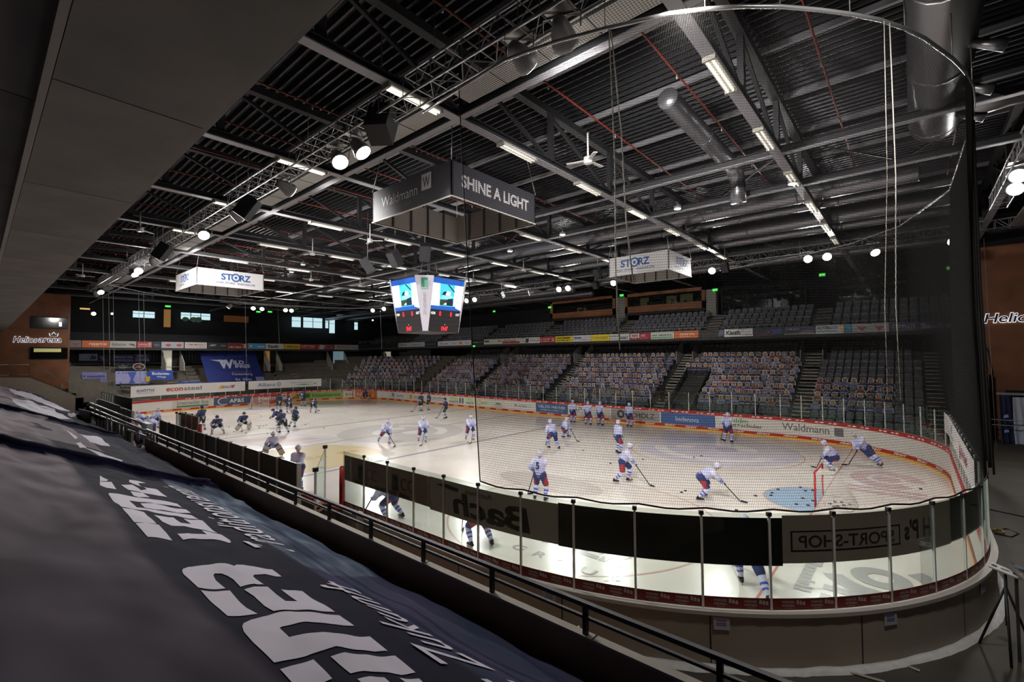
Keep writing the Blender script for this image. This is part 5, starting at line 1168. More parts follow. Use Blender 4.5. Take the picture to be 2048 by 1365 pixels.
for i in range(11):
    s_ = s_near(-20.4 + i * .96); pane(s_, s_ + .96, BZ, 2.92, 'pane past the crowded player bench, %s along' % ORD[i], 'panes past the benches', g=GLF)
film('advert_film', s_near(-15.2), s_near(-9.9), 2.1, 2.9, mat('1c1b1b', .5), .034, 'black film on the panes past the crowded player bench', 'advert film', None, -1, th=.002)
# walkway clutter behind the boards
mb = MB(); mb.box2((18.0, -14.5, .5), (18.2, -14.3, 1.6), mat('b4ab98', .6)); mb.out('pale_post_box', None, 'pale upright post box against the grey boards below the panes', 'post')
mb = MB(); mb.box2((16.6, -14.8, .5), (17.1, -14.4, 1.1), mat('232a50', .6)); mb.out('blue_crate', None, 'dark blue crate standing behind the gate', 'crate')
mb = MB(); mb.cyl((17.3, -14.7, 1.0), (17.3, -14.55, 1.0), .14, mat('121216', .5), 14); t = mb.out('round_case', None, 'small round black case next to the dark blue crate', 'case')
t = thing('slim_tube', 'slim white tube lying on the boards by the railing', 'tube', (24.2, -14.6, 1.0)); mb = MB(); mb.tube([(24.1, -14.9, .8), (24.5, -14.3, 1.12)], .025, mat('c9c9c4'), 6); mb.out('shaft', t)
# stair cage and handrails beyond the parapet
t = thing('stair_railing', 'long grey handrails leading down from the near stand to the crowded bench', 'railing', (4, -17, 2)); mb = MB()
P = lambda px, py, y=-17.0: at(px, py, 'y', y)
for a, b in (((180, 806), (285, 848)), ((180, 815), (285, 860)), ((182, 825), (275, 862)), ((250, 850), (310, 868)), ((255, 860), (310, 880))): mb = MB(); mb.tube([P(*a), P(*b)], .035, STEEL, 6); mb.out('rail', t)
for px, py, q in ((214, 832, 862), (222, 834, 864), (238, 846, 870), (246, 849, 873), (273, 858, 880), (277, 860, 882), (303, 866, 888), (308, 868, 890), (190, 808, 830), (200, 813, 836)): mb = MB(); mb.tube([P(px, py), P(px, q)], .03, STEEL, 6); mb.out('post', t)
for i, (a, b, c, d) in enumerate((((157, 818), (180, 824), (180, 850), (157, 848)), ((196, 798), (238, 812), (236, 842), (196, 826)), ((230, 791), (262, 797), (262, 822), (230, 806)))):
    mb = MB(); q = [P(*z, -17.4 + .7 * i) for z in (a, b, c, d)]; mb.prism(q, (0, .04, 0), mat('1d1b1c', .7)); mb.out('dark_screen', None, ('black panel at the far edge of the cloth cover', 'slanted dark screen over the far player bench', 'dark upright screen where the distant panes begin')[i], 'screen')
for i in range(4):
    q = P(184 + i * 9, 812 + i * 3, -16.0); mb = MB(); mb.tube([q + V((0, 0, -.5)), q + V((0, 0, -.1)), q + V((0, 0, .15))], [.28, .3, .2], mat('15161c', .8), 8); mb.out('folded_seat', None, 'dark rounded folded seat behind the far bench railing', 'seat', 'dark seat backs by the far bench')
# ================================================================ roof
DECK = mat('48484c', .35, .55, noise_amt=.08, scale=.5); BEAM = mat('87868b', .6, noise_amt=.08, scale=1.2); BEAMD = mat('2b2b2e', .6)
mb = MB(); y = -30.0; vs = []; fs = []; X0, X1 = -46, 46
prof = []
while y < 27.4: prof += [(y, 14.25), (y + .055, 14.25), (y + .10, 14.45), (y + .255, 14.45)]; y += .30
for yy, z in prof: vs += [(X0, yy, z), (X1, yy, z)]
mb.mesh(vs, [(2 * i, 2 * i + 1, 2 * i + 3, 2 * i + 2) for i in range(len(prof) - 1)], DECK); mb.out('ceiling', kind='structure')
mb = MB()
for yy in [-27.8 + 3.1 * i for i in range(18)]: mb.box2((X0, yy - .06, 14.08), (X1, yy + .06, 14.24), BEAM)
mb.out('purlin_beam', kind='structure')
TX = [31.6 - 6.15 * i for i in range(12)]
mb = MB(); x = 0
mb.box2((x - .14, -30, 12.0), (x + .14, 27.2, 12.03), BEAM); mb.box2((x - .02, -30, 12.03), (x + .02, 27.2, 12.2), BEAMD); mb.box2((x - .14, -30, 12.2), (x + .14, 27.2, 12.23), BEAMD)
mb.box2((x - .13, -30, 13.8), (x + .13, 27.2, 14.05), BEAMD)
for i in range(14):
    yy = -28.5 + 4.15 * i; mb.box2((x - .08, yy - .1, 12.2), (x + .08, yy + .1, 13.85), BEAMD)
    s = 1 if i < 7 else -1
    mb.bar((x, yy, 13.8) if s > 0 else (x, yy, 12.2), (x, yy + 4.15, 12.2) if s > 0 else (x, yy + 4.15, 13.8), .1, .1, BEAMD)
rb = mb.out('roof_beam', kind='structure'); b0 = V(rb.location)
rb.location = b0 + V((TX[0], 0, 0))
for q in TX[1:]:
    c = rb.copy(); COL.objects.link(c); c.location = b0 + V((q, 0, 0))
for i, (yy, xa, xb) in enumerate(((-12.1, -44, 31.6), (-3.55, 13.2, 34), (.2, -44, 40), (12.0, -44, 34), (-21, -44, 34))):
    mb = MB(); mb.box2((xa, yy - .1, 12.02), (xb, yy + .1, 12.05), BEAM); mb.box2((xa, yy - .02, 12.05), (xb, yy + .02, 12.25), BEAMD); mb.box2((xa, yy - .1, 12.25), (xb, yy + .1, 12.27), BEAMD)
    for x in TX:
        if xa <= x - 6.15 and x <= xb and yy != -3.55: mb.bar((x, yy, 13.8), (x - 3.07, yy, 12.2), .06, .06, BEAMD); mb.bar((x - 3.07, yy, 12.2), (x - 6.15, yy, 13.8), .06, .06, BEAMD)
    mb.out('tie_beam', kind='structure')
RP = mat('7d2c20', .5)
for i in range(22):
    x = 31.6 - 6.15 * (i // 2) - (1.6 if i % 2 == 0 else 4.6)
    mb = MB(); mb.tube([(x, -29, 13.35), (x, 27, 13.35)], .03, RP, 6)
    for k in range(14): yy = -28 + 4 * k + (i % 2) * 2; mb.cyl((x, yy, 13.35), (x, yy, 13.2), .03, STEEL, 5)
    mb.out('sprinkler_pipe', None, 'thin red sprinkler pipe under the roof deck, %s from the netting end' % (ORD[i] if i < 20 else 'last'), 'pipe', 'red sprinkler pipes')
# perforated ceiling panels along the near side
def perf():
    m = mat('a9a7a3', .5); nt = m.node_tree; b = nt.nodes['Principled BSDF']
    tc = nt.nodes.new('ShaderNodeTexCoord'); v = nt.nodes.new('ShaderNodeTexVoronoi'); v.inputs['Scale'].default_value = 16; v.inputs['Randomness'].default_value = 0
    r = nt.nodes.new('ShaderNodeValToRGB'); r.color_ramp.elements[0].color = (*lin('5d5c5a'), 1); r.color_ramp.elements[1].color = (*lin('a9a7a3'), 1); r.color_ramp.elements[0].position = .38; r.color_ramp.elements[1].position = .42
    nt.links.new(tc.outputs['Object'], v.inputs['Vector']); nt.links.new(v.outputs['Distance'], r.inputs['Fac']); nt.links.new(r.outputs['Color'], b.inputs['Base Color']); return m
PERF = perf(); NB = ['first from the netting'] + ['%s from the netting' % o for o in ORD[1:]]
for i in range(9):
    x1 = TX[1] - 6.15 * i - .14; x0 = x1 - 5.2
    mb = MB(); mb.box2((x0, -13.05, 12.04), (x1, -12.45, 12.14), PERF)
    for k in range(1, 4): X = x0 + (x1 - x0) * k / 4; mb.box2((X - .01, -13.06, 12.03), (X + .01, -12.44, 12.05), BEAMD)
    mb.out('perforated_panel', None, 'pale perforated metal panel hung under the roof beams, %s' % NB[i], 'panel', 'perforated ceiling panels')
mb = MB(); mb.box2((32.6, -14, 12.0), (33.4, 14, 12.1), PERF); mb.out('perforated_panel', None, 'long perforated panel over the near end of the hall', 'panel')
# ducts
DUCT = mat('85858a', .34, .75)
def spiral(mb, a, b, r, m, pitch=.18):
    a = V(a); b = V(b); n = max(2, int((b - a).length / pitch)); pts = []; rs = []
    for i in range(n + 1):
        p = a.lerp(b, i / n); pts += [p, p + (b - a).normalized() * pitch * .2]; rs += [r, r * 1.018]
    mb.tube(pts, rs, m, 18)
DUCTS = []
def duct(a, b, r, label, seg=4.5, elbow=None):
    t = thing('air_duct', label, 'duct', tuple((V(a) + V(b)) / 2), 'spiral air ducts'); mb = MB(); spiral(mb, a, b, r, DUCT); mb.out('tube', t)
    L = (V(b) - V(a)).length; n = max(1, int(L / seg)); mb = MB(); d = (V(b) - V(a)).normalized()
    for i in range(1, n + 1): p = V(a) + d * (L * i / (n + 1)); mb.cyl(p - d * .04, p + d * .04, r * 1.045, mat('7a7a7d', .4, .6), 18)
    mb.out('joint_ring', t)
    return t
t = duct((29.35, -12.5, 12.75), (29.35, -1.6, 12.75), .62, 'wide silver spiral duct running to the netting curtain under the roof')
mb = MB(); mb.tube([(29.35, -1.7, 12.75), (29.35, -1.2, 12.75), (29.35, -.9, 12.95), (29.35, -.8, 13.3), (29.35, -.8, 14.2)], .62, DUCT, 18)
mb.tube([(29.6, -1.2, 12.9), (31, -1.2, 13.0), (38, -1.2, 13.0)], .35, DUCT, 14); mb.out('elbow', t)
for i, yy in enumerate((-10.5, -6.4, -4.2, -2.4)): mb = MB(); mb.tube([(29.75, yy, 12.4), (30.15, yy, 12.15), (30.35, yy, 12.05)], [.10, .11, .14], DUCT, 12); mb.out('nozzle', t)
for yy, z, r, xb, lb in ((4.7, 13.05, .42, 29.0, 'long bright spiral duct along the hall, next to the tie beam'), (6.6, 12.95, .22, 30.5, 'slim spiral duct running along the bright one'), (9.2, 12.9, .42, 30.2, 'third spiral duct along the hall toward the seated stand'), (10.8, 12.7, .3, 30.2, 'fourth spiral duct along the hall toward the seated stand'), (14.2, 12.75, .36, 31, 'spiral duct above the far floodlight truss'), (16.8, 12.3, .34, 31, 'spiral duct over the edge of the balcony')):
    duct((-40, yy, z), (xb, yy, z), r, lb)
for yy, lb in ((-24, 'spiral duct near the slab side at the distant end'), (-17.5, 'second spiral duct at the distant end of the slab side'),):
    duct((-43, yy, 13.0), (8, yy, 13.0), .3, lb)
t = duct((23.4, -7.6, 13.0), (23.4, -1.4, 13.0), .3, 'grey cross duct with an elbow above the netting'); mb = MB(); mb.tube([(23.4, -1.5, 13.0), (23.4, -.9, 12.95), (23.4, -.5, 12.7), (23.4, -.4, 12.2), (23.4, -.4, 11.7)], .3, DUCT, 14); mb.out('elbow', t)
for i, yy in enumerate((17.0, 20.5)):
    duct((-44, yy, 12.0), (4, yy, 12.0), .4, 'distant spiral duct above the far balcony, %s from the seated stand edge' % ORD[i])
# fluorescent fittings
TUBE = mat('f4efe4', .5, emit=.6); TUBE2 = mat('efeada', .4, emit=1.4); FIT = mat('c9c7c0', .5)
def fitting(x, y, label, on):
    t = thing('tube_light_fitting', label, 'ceiling light', (x, y, 11.9), 'tube light fittings')
    mb = MB(); mb.box2((x - .13, y - .8, 11.93), (x + .13, y + .8, 11.99), FIT); mb.box2((x - .14, y - .84, 11.88), (x + .14, y - .78, 11.99), mat('8a867c')); mb.box2((x - .14, y + .78, 11.88), (x + .14, y + .84, 11.99), mat('8a867c')); mb.out('housing', t)
    for s in (-.06, .06): mb = MB(); mb.cyl((x + s, y - .77, 11.90), (x + s, y + .77, 11.90), .028, TUBE2 if on else TUBE, 8); mb.out('tube', t)
for i, x in enumerate(TX[1:9]):
    for j, y in enumerate((-9.55, -5.3, -1.1, 3.05, 7.4, 11.2)):
        fitting(x, y, 'double tube light, %s roof beam from the netting, %s from the cloth cover' % (ORD[i], ORD[j]), (i + j) % 3 == 0)
for i, x in enumerate((19.3, 13.15, 7.0, .85)): fitting(x, -13.6, 'double tube light beside the near floodlight truss, %s from the netting end' % ORD[i], True)

# ---- floodlight trusses
ALU = mat('a8a8aa', .35, .6)
def truss(a, b, label, w=.52, cell=.52, zt=.52):
    a = V(a); b = V(b); d = (b - a).normalized(); x = d.cross(V((0, 0, 1))).normalized() * (w / 2); z = V((0, 0, zt)); L = (b - a).length
    t = thing('lighting_truss', label, 'lighting truss', tuple((a + b) / 2)); cs = [x, -x, x + z, -x + z]
    for c in cs: mb = MB(); mb.tube([a + c, b + c], .03, ALU, 6); mb.out('chord', t)
    mb = MB(); n = int(L / cell)
    for i in range(n + 1):
        p = a + d * (L * i / n); q = a + d * (L * min(i + 1, n) / n)
        mb.tube([p + x, p - x], .015, ALU, 4, smooth=False); mb.tube([p + x + z, p - x + z], .015, ALU, 4, smooth=False)
        mb.tube([p + x, p + x + z], .013, ALU, 4, smooth=False); mb.tube([p - x, p - x + z], .013, ALU, 4, smooth=False)
        if i < n:
            mb.tube([p + x, q + x + z] if i % 2 else [p + x + z, q + x], .012, ALU, 4, smooth=False); mb.tube([p - x, q - x + z] if i % 2 else [p - x + z, q - x], .012, ALU, 4, smooth=False)
            mb.tube([p + x, q - x] if i % 2 else [p - x, q + x], .012, ALU, 4, smooth=False)
    mb.out('lattice', t)
    n = max(2, int(L / 6))
    for i in range(n + 1): p = a + d * (L * i / n) + z; mb = MB(); mb.tube([p, V((p.x, p.y, 14.2))], .012, STEEL, 4); mb.out('hanger', t)
truss((33, -13.8, 11.75), (-5.0, -13.8, 11.75), 'long silver lighting truss over the near side of the rink')
truss((-5.8, -13.8, 11.75), (-28.5, -13.8, 11.75), 'second silver lighting truss near the wood block at the far end')
truss((34, 12.4, 11.65), (9.2, 12.4, 11.65), 'silver lighting truss over the far side, close to the seated stand')
truss((4.6, 12.4, 11.65), (-7.0, 12.4, 11.65), 'short silver lighting truss behind the scoreboard')
truss((-28.6, -3.2, 11.7), (-28.6, 5.2, 11.7), 'short silver lighting truss above the distant goal')
truss((-22.6, 11.2, 11.7), (-18.0, 11.2, 11.7), 'small silver lighting truss above the far corner')
truss((31.6, 8.0, 11.7), (31.6, -.6, 11.7), 'silver lighting truss beside the netting curtain')
LENS = mat('fff8ee', .4, emit=14); LENS0 = mat('9d9c98', .2); HOUS = mat('8f8f92', .45, .2); HOUSD = mat('232326', .5)
for i, (x, y, z, tx, ty, on) in enumerate(LAMPS):
    p = V((x, y, z)); d = (V((tx, ty, 0)) - p).normalized(); side = 'near' if y < -10 else 'far' if y > 12 else 'end'
    k = sum(1 for q in LAMPS[:i] if ('near' if q[1] < -10 else 'far' if q[1] > 12 else 'end') == side)
    sd = {'near': 'the near side truss', 'far': 'the seated stand side truss', 'end': 'the end trusses'}[side]
    t = thing('floodlight', '%s on %s, %s along from the netting' % ('bright round floodlight' if d.dot((CAM - p).normalized()) > .45 else 'round floodlight turned away', sd, ORD[k]), 'floodlight', tuple(p), 'floodlights')
    mb = MB(); c = p - d * .1; mb.tube([p - d * .28, p - d * .2, p - d * .05, p + d * .2, p + d * .28], [.08, .13, .19, .25, .26], HOUS, 18); mb.out('housing', t)
    mb = MB(); mb.cyl(p + d * .285, p + d * .30, .225, LENS if on else LENS0, 20, False); mb.out('lens', t)
    sd_ = d.cross(V((0, 0, 1))).normalized(); mb = MB(); mb.tube([p + sd_ * .36, p + sd_ * .36 + V((0, 0, .3)), p - sd_ * .36 + V((0, 0, .3)), p - sd_ * .36], .018, STEEL, 5); mb.tube([p + V((0, 0, .3)), p + V((0, 0, .5))], .03, STEEL, 6); mb.box(p + V((0, 0, .33)), (.6, .6, .03), STEEL); mb.out('yoke', t)
# single bright lamps under the middle beam
for i, (px, py, y) in enumerate(((1585, 368, -.3), (1355, 418, -.3), (1125, 470, -.3), (1020, 503, .8), (606, 530, -1.5), (583, 545, 0))):
    p = at(px, py, 'z', 11.85); t = thing('beam_spotlight', 'small bright spot under the lengthwise tie beam, %s from the netting end' % ORD[i], 'spotlight', tuple(p), 'small spots')
    mb = MB(); mb.cyl(p + V((0, 0, .12)), p, .16, HOUS, 12); mb.tube([p + V((0, 0, .1)), p + V((0, 0, .3))], .03, STEEL, 5); mb.out('housing', t)
    mb = MB(); mb.cyl(p, p - V((0, 0, .015)), .14, mat('fff4e4', .4, emit=7 if i < 4 else 1.5), 14, False); mb.out('lens', t)
# loudspeakers
def speaker(px, py, z, label, yaw, tilt=.6, s=(.5, .55, .9)):
    p = at(px, py, 'z', z); R = Matrix.Rotation(yaw, 3, 'Z') @ Matrix.Rotation(tilt, 3, 'Y'); t = thing('loudspeaker', label, 'loudspeaker', tuple(p), 'hanging loudspeakers')
    mb = MB(); mb.box(p, s, mat('1d1d20', .6), R); mb.out('cabinet', t); mb = MB(); mb.box(p + R @ V((s[0] / 2 + .01, 0, 0)), (.02, s[1] * .92, s[2] * .92), mat('2d2d31', .8), R); mb.out('grille', t)
    mb = MB(); mb.tube([p + V((0, 0, .3)), V((p.x, p.y, 14.3))], .02, STEEL, 5); mb.out('bracket', t)
speaker(495, 415, 11.4, 'black loudspeaker hung from the near truss beyond the lit lamps', .9)
speaker(325, 503, 11.3, 'black loudspeaker on the truss near the wood block', .9)
speaker(763, 248, 11.6, 'large black loudspeaker box on the near truss beside two lit floodlights', 2.2, .5, (.62, .6, .95))
for i, (px, py) in enumerate(((735, 532), (790, 518), (850, 505))): speaker(px, py, 11.0, 'black loudspeaker of the cluster above the scoreboard, %s one' % ORD[i], -2.2 + .8 * i)
for i, (px, py) in enumerate(((1003, 590), (1191, 570), (1195, 545), (1450, 535))): speaker(px, py, 11.2, 'small black spot box on the far truss, %s from the scoreboard' % ORD[i], -1.6, .6, (.4, .4, .6))
# ceiling fans
FANW = mat('b9b8b4', .5)
def fan(px, py, label, a0):
    p = at(px, py, 'z', 11.6); t = thing('ceiling_fan', label, 'ceiling fan', tuple(p), 'white ceiling fans')
    mb = MB(); mb.cyl(p, p + V((0, 0, .9)), .03, FANW, 6); mb.out('rod', t); mb = MB(); mb.cyl(p - V((0, 0, .08)), p + V((0, 0, .1)), .14, FANW, 12); mb.out('hub', t)
    for k in range(3):
        a = a0 + k * 2 * PI / 3; mb = MB(); mb.bar(p + V((math.cos(a), math.sin(a), 0)) * .12, p + V((math.cos(a), math.sin(a), -.02)) * .68, .12, .02, FANW); mb.out('blade', t)
for i, (px, py) in enumerate(((280, 460), (740, 482), (625, 508), (1047, 540), (947, 562), (165, 552), (720, 572), (622, 560), (1176, 322), (933, 560))):
    fan(px, py, 'white three bladed ceiling fan, %s of the hall' % ORD[i], i * .7)

# ================================================================ advertising cubes
def cube(x0, x1, y0, y1, z0, z1, bg, inner, faces, label, rim):
    c = V(((x0 + x1) / 2, (y0 + y1) / 2, z0)); t = thing('advert_cube', label, 'advert cube', tuple(c)); BGM = mat(bg, .55)
    for k, (a, b, n) in enumerate((((x0, y0), (x1, y0), (0, -1)), ((x1, y0), (x1, y1), (1, 0)), ((x1, y1), (x0, y1), (0, 1)), ((x0, y1), (x0, y0), (-1, 0)))):
        A_ = V((*a, 0)); B_ = V((*b, 0)); n = V((*n, 0)); mb = MB()
        mb.prism([A_ + V((0, 0, z0)), B_ + V((0, 0, z0)), B_ + V((0, 0, z1)), A_ + V((0, 0, z1))], -n * .03, BGM); f = mb.out('side_panel', t)
        mb = MB(); mb.prism([A_ - n * .05 + V((0, 0, z0 + .02)), B_ - n * .05 + V((0, 0, z0 + .02)), B_ - n * .05 + V((0, 0, z1)), A_ - n * .05 + V((0, 0, z1))], -n * .02, mat(inner, .7))
        for q in range(1, 5): p = A_.lerp(B_, q / 5) - n * .09; mb.box((p.x, p.y, (z0 + z1) / 2), (.07, .07, z1 - z0), mat('55534f', .5))
        mb.out('inner_lining', f)
        mb = MB(); w = (B_ - A_).length; fr = frame((A_ + B_) / 2 + V((0, 0, (z0 + z1) / 2)), B_ - A_, (0, 0, 1), .008); faces(mb, fr, k, w, z1 - z0); 
        if mb.v: layer(mb, lambda p: n); mb.out('lettering', f)
    mb = MB()
    for a, b in (((x0, y0), (x1, y0)), ((x1, y0), (x1, y1)), ((x1, y1), (x0, y1)), ((x0, y1), (x0, y0))): mb.bar((*a, z0 - .012), (*b, z0 - .012), .05, .03, mat(rim, .5))
    mb.out('bottom_rim', t)
    for a in ((x0, y0), (x1, y0), (x1, y1), (x0, y1)): mb = MB(); p = V((*a, z1)); q = V((c.x + (p.x - c.x) * .8, c.y + (p.y - c.y) * .8, 14.3)); mb.tube([p, q], .015, STEEL, 4); mb.out('hanger', t)
WL = mat('c9c7ca', .5); WL2 = mat('7d7b80', .5)
def F1(mb, f, k, w, h):
    if k in (0, 2):
        letters(mb, 'Waldmann', lambda u, v: f(u - .55, v + .04), w=2.1, h=.36, m=WL, bold=.0); mb.poly([f(.72, -.08), f(1.22, -.08), f(1.22, .46), f(.72, .46)], WL)
        letters(mb, 'W', lambda u, v: f(u + .97, v + .18) , w=.36, h=.36, m=mat('2b2b30', .5), bold=.01); letters(mb, 'ENGINEERS OF LIGHT', lambda u, v: f(u - .72, v - .33), w=1.75, h=.13, m=WL2, bold=-.005)
    else: letters(mb, 'SHINE A LIGHT', lambda u, v: f(u + .0, v + .02), w=3.4, h=.42, m=WL, bold=.03)
cube(13.5, 17.9, -11.1, -6.85, 10.5, 11.62, '3d3d44', 'b5b1ac', F1, 'dark grey hanging square advert frame with light lettering and an open bottom', 'd8d5d0')
def F2(mb, f, k, w, h):
    BL_ = mat('2c5590', .5); u0 = -.2 if k == 0 else .25
    letters(mb, 'ST', lambda u, v: f(u + u0 - .58, v + .12), w=.7, h=.46, m=BL_, bold=.03); letters(mb, 'RZ', lambda u, v: f(u + u0 + .62, v + .12), w=.72, h=.46, m=BL_, bold=.03)
    for r0, r1 in ((.2, .3), (0, .09)):
        for i in range(24): a, b = 2 * PI * i / 24, 2 * PI * (i + 1) / 24; mb.poly([f(u0 + r * math.cos(q), .12 + r * math.sin(q)) for r, q in ((r0, a), (r1, a), (r1, b), (r0, b))], BL_)
    letters(mb, 'KARL STORZ', lambda u, v: f(u + u0 - .62, v - .3), w=1.15, h=.14, m=mat('3a4a6c', .5), bold=.01); letters(mb, 'ENDOSKOPE', lambda u, v: f(u + u0 + .7, v - .3), w=1.15, h=.14, m=mat('3a4a6c', .5), bold=.01)
pL = [at(393, 568, 'z', 10.5), at(357, 583, 'z', 10.5), at(533, 580, 'z', 10.5)]
# near left corner, left corner, right corner of the open bottom
cube(min(pL[1].x, pL[0].x), pL[0].x, pL[0].y, pL[2].y, 10.5, 11.65, 'c9c7c9', 'b9b6b2', F2, 'white hanging square advert frame with blue lettering nearer the wood block', 'e0ddd8')
pR = [at(1218, 554, 'z', 10.5), at(1353, 540, 'z', 10.5), at(1405, 553, 'z', 10.5)]
cube(pR[0].x, pR[0].x + 3.9, pR[0].y, pR[0].y + 3.6, 10.5, 11.65, 'c2c0c2', 'b9b6b2', F2, 'white hanging square advert frame with blue lettering behind the netting', 'e0ddd8')

# ================================================================ scoreboard
SX, SY, AT_, AB = 3.2, -.1, 2.05, 1.62; SZ0, SZ1, SZM = 7.15, 10.75, 8.62
sb = thing('scoreboard', 'four sided video scoreboard cube hanging over the middle of the ice', 'scoreboard', (SX, SY, SZ0))
BLK2 = mat('2a2528', .5); SCRB = mat('1d4fa8', .4, emit=1.0, ehex='1d58b0'); SCRW = mat('ffffff', .4, emit=1.5, ehex='e8f4ff'); SCRC = mat('49c6dc', .4, emit=1.0, ehex='3fc0dc'); SCRD = mat('12304a', .4, emit=.25); SCRL = mat('8ad8ea', .4, emit=1.1, ehex='86d8ee'); SCRG = mat('3a4a30', .5, emit=.4)
REDL = mat('ff3a40', .4, emit=2.2, ehex='ff2030'); WHL = mat('e8e8e8', .5, emit=.8)
def sface(a):
    """a: direction of the face; u along it, v upwards in metres"""
    n = V((math.cos(a), math.sin(a), 0)); u = V((0, 0, 1)).cross(n)
    def f(x, z, lift=0.):
        k = (z - SZ0) / (SZ1 - SZ0); off = AB + (AT_ - AB) * k
        return V((SX, SY, z)) + n * (off + lift) + u * (x * off / AT_)
    return f
for k in range(4):
    f = sface(-PI / 2 + k * PI / 2); W_ = AT_ * .78
    mb = MB(); q = [f(-W_, SZ0), f(W_, SZ0), f(W_, SZ1), f(-W_, SZ1)]; nn = (q[1] - q[0]).cross(q[3] - q[0]).normalized(); mb.prism(q, -nn * .3, BLK2); pn = mb.out('display_side', sb)
    mb = MB()
    for z in (7.55, 7.85, 8.15): mb.poly([f(-W_ * .97, z, .006), f(W_ * .97, z, .006), f(W_ * .97, z + .02, .006), f(-W_ * .97, z + .02, .006)], mat('171416', .5))
    mb.out('panel_groove', pn)
    mb = MB(); S = lambda x0, x1, z0, z1, l: [f(x0 * W_, z0, l), f(x1 * W_, z0, l), f(x1 * W_, z1, l), f(x0 * W_, z1, l)]
    mb.poly(S(-.98, .98, SZM, SZ1 - .05, .01), SCRB); mb.poly(S(-.96, -.42, SZM + .25, SZ1 - .42, .014), SCRW); mb.poly(S(.42, .96, SZM + .3, SZ1 - .42, .014), SCRW); mb.poly(S(-.42, .42, SZM + .25, SZ1 - .42, .014), SCRC)
    P_2 = lambda pts, m, l: mb.poly([f(x * W_, SZM + z, l) for x, z in pts], m)
    P_2([(-.4, .3), (.4, .3), (.4, .62), (.0, .7), (-.4, .66)], SCRG, .018); P_2([(-.05, .3), (.35, .3), (.38, .8), (.05, .75)], SCRD, .02); P_2([(-.38, .75), (.05, .72), (.4, .9), (.1, 1.05), (-.2, 1.0)], SCRL, .018)
    P_2([(-.3, 1.0), (-.05, .95), (.05, 1.25), (-.2, 1.2)], SCRD, .02); P_2([(-.1, 1.0), (.18, .98), (.2, 1.22), (.0, 1.28)], SCRW, .022); P_2([(.0, 1.68), (.08, 1.7), (.42, 1.3), (.42, 1.2)], SCRD, .02); P_2([(-.2, .36), (.0, .34), (-.02, .5)], SCRW, .022)
    for q in (0, .14, .28): P_2([(.55, .34 - q * .5), (.95, .18 - q * .5), (.95, .24 - q * .5), (.6, .40 - q * .5)], SCRW, .018)
    mb.out('video_screen', pn)
    mb = MB(); L_ = lambda s, x, z, w, h, m: letters(mb, s, lambda a, b: f(x + a, z + b, .012), w=w, h=h, m=m, bold=.02)
    L_('HEIM', -1.25, 8.37, .42, .17, WHL); L_('GAST', 1.25, 8.37, .42, .17, WHL); L_('0', -.55, 8.36, .17, .32, REDL); L_('0', .55, 8.36, .17, .32, REDL); L_('19:47', .0, 7.38, .68, .3, REDL); mb.poly([f(-.03, 7.62, .012), f(.03, 7.62, .012), f(.03, 7.67, .012), f(-.03, 7.67, .012)], WHL)
    mb.out('score_display', pn)
    # tapered white corner panel
    a0 = -PI / 4 + k * PI / 2; n = V((math.cos(a0), math.sin(a0), 0)); u = V((0, 0, 1)).cross(n)
    def g(x, z, lift=0.):
        kk = (z - SZ0) / (SZ1 - SZ0); off = (AB + (AT_ - AB) * kk); d = off * 1.25 + .03
        return V((SX, SY, z)) + n * (d + lift) + u * x
    wt, wb = .62, .17
    mb = MB(); q = [g(-wb, SZ0), g(wb, SZ0), g(wt, SZ1), g(-wt, SZ1)]; nn = (q[1] - q[0]).cross(q[3] - q[0]).normalized(); mb.prism(q, -nn * .08, mat('c6c2cf', .5)); pn = mb.out('corner_panel', sb)
    mb = MB(); TE = mat('2f8068', .5)
    mb.poly([g(-.22, 9.85, .01), g(.22, 9.85, .01), g(.22, 10.6, .01), g(-.22, 10.6, .01)], TE); mb.poly([g(.0, 10.0, .014), g(.22, 10.0, .014), g(.22, 10.45, .014), g(.0, 10.45, .014)], mat('68a690', .5)); mb.poly([g(.22, 10.05, .01), g(.4, 10.05, .01), g(.4, 10.45, .01), g(.22, 10.45, .01)], mat('b5b2bc', .5))
    letters(mb, 'IVS', lambda a, b: g(a, 9.93 + b, .018), w=.36, h=.12, m=mat('e4e4e8', .5), bold=.02); letters(mb, 'ZEIT+SICHERHEIT', lambda a, b: g(-b, 8.95 + a, .012), w=1.5, h=.19, m=mat('8a8892', .5), bold=0)
    mb.out('lettering', pn)
mb = MB(); hexm = mat('4a484a', .6); c8 = [V((SX + AB * a, SY + AB * b, SZ0)) for a, b in ((-1, -.8), (-.8, -1), (.8, -1), (1, -.8), (1, .8), (.8, 1), (-.8, 1), (-1, .8))]; mb.prism(c8, (0, 0, .1), hexm); mb.out('underside', sb)
mb = MB(); c8 = [V((SX + AT_ * a * .95, SY + AT_ * b * .95, SZ1 - .1)) for a, b in ((-1, -.8), (-.8, -1), (.8, -1), (1, -.8), (1, .8), (.8, 1), (-.8, 1), (-1, .8))]; mb.prism(c8, (0, 0, .1), hexm); mb.out('top_plate', sb)
mb = MB()
for a, b in ((.5, .5), (-.5, .5), (.5, -.5), (-.5, -.5)): mb.tube([(SX + a, SY + b, SZ1), (SX + a * .6, SY + b * .6, 12.1)], .035, STEEL, 6)
mb.box2((SX - .5, SY - .5, 11.2), (SX + .5, SY + .5, 11.35), BEAMD); mb.out('suspension', sb)

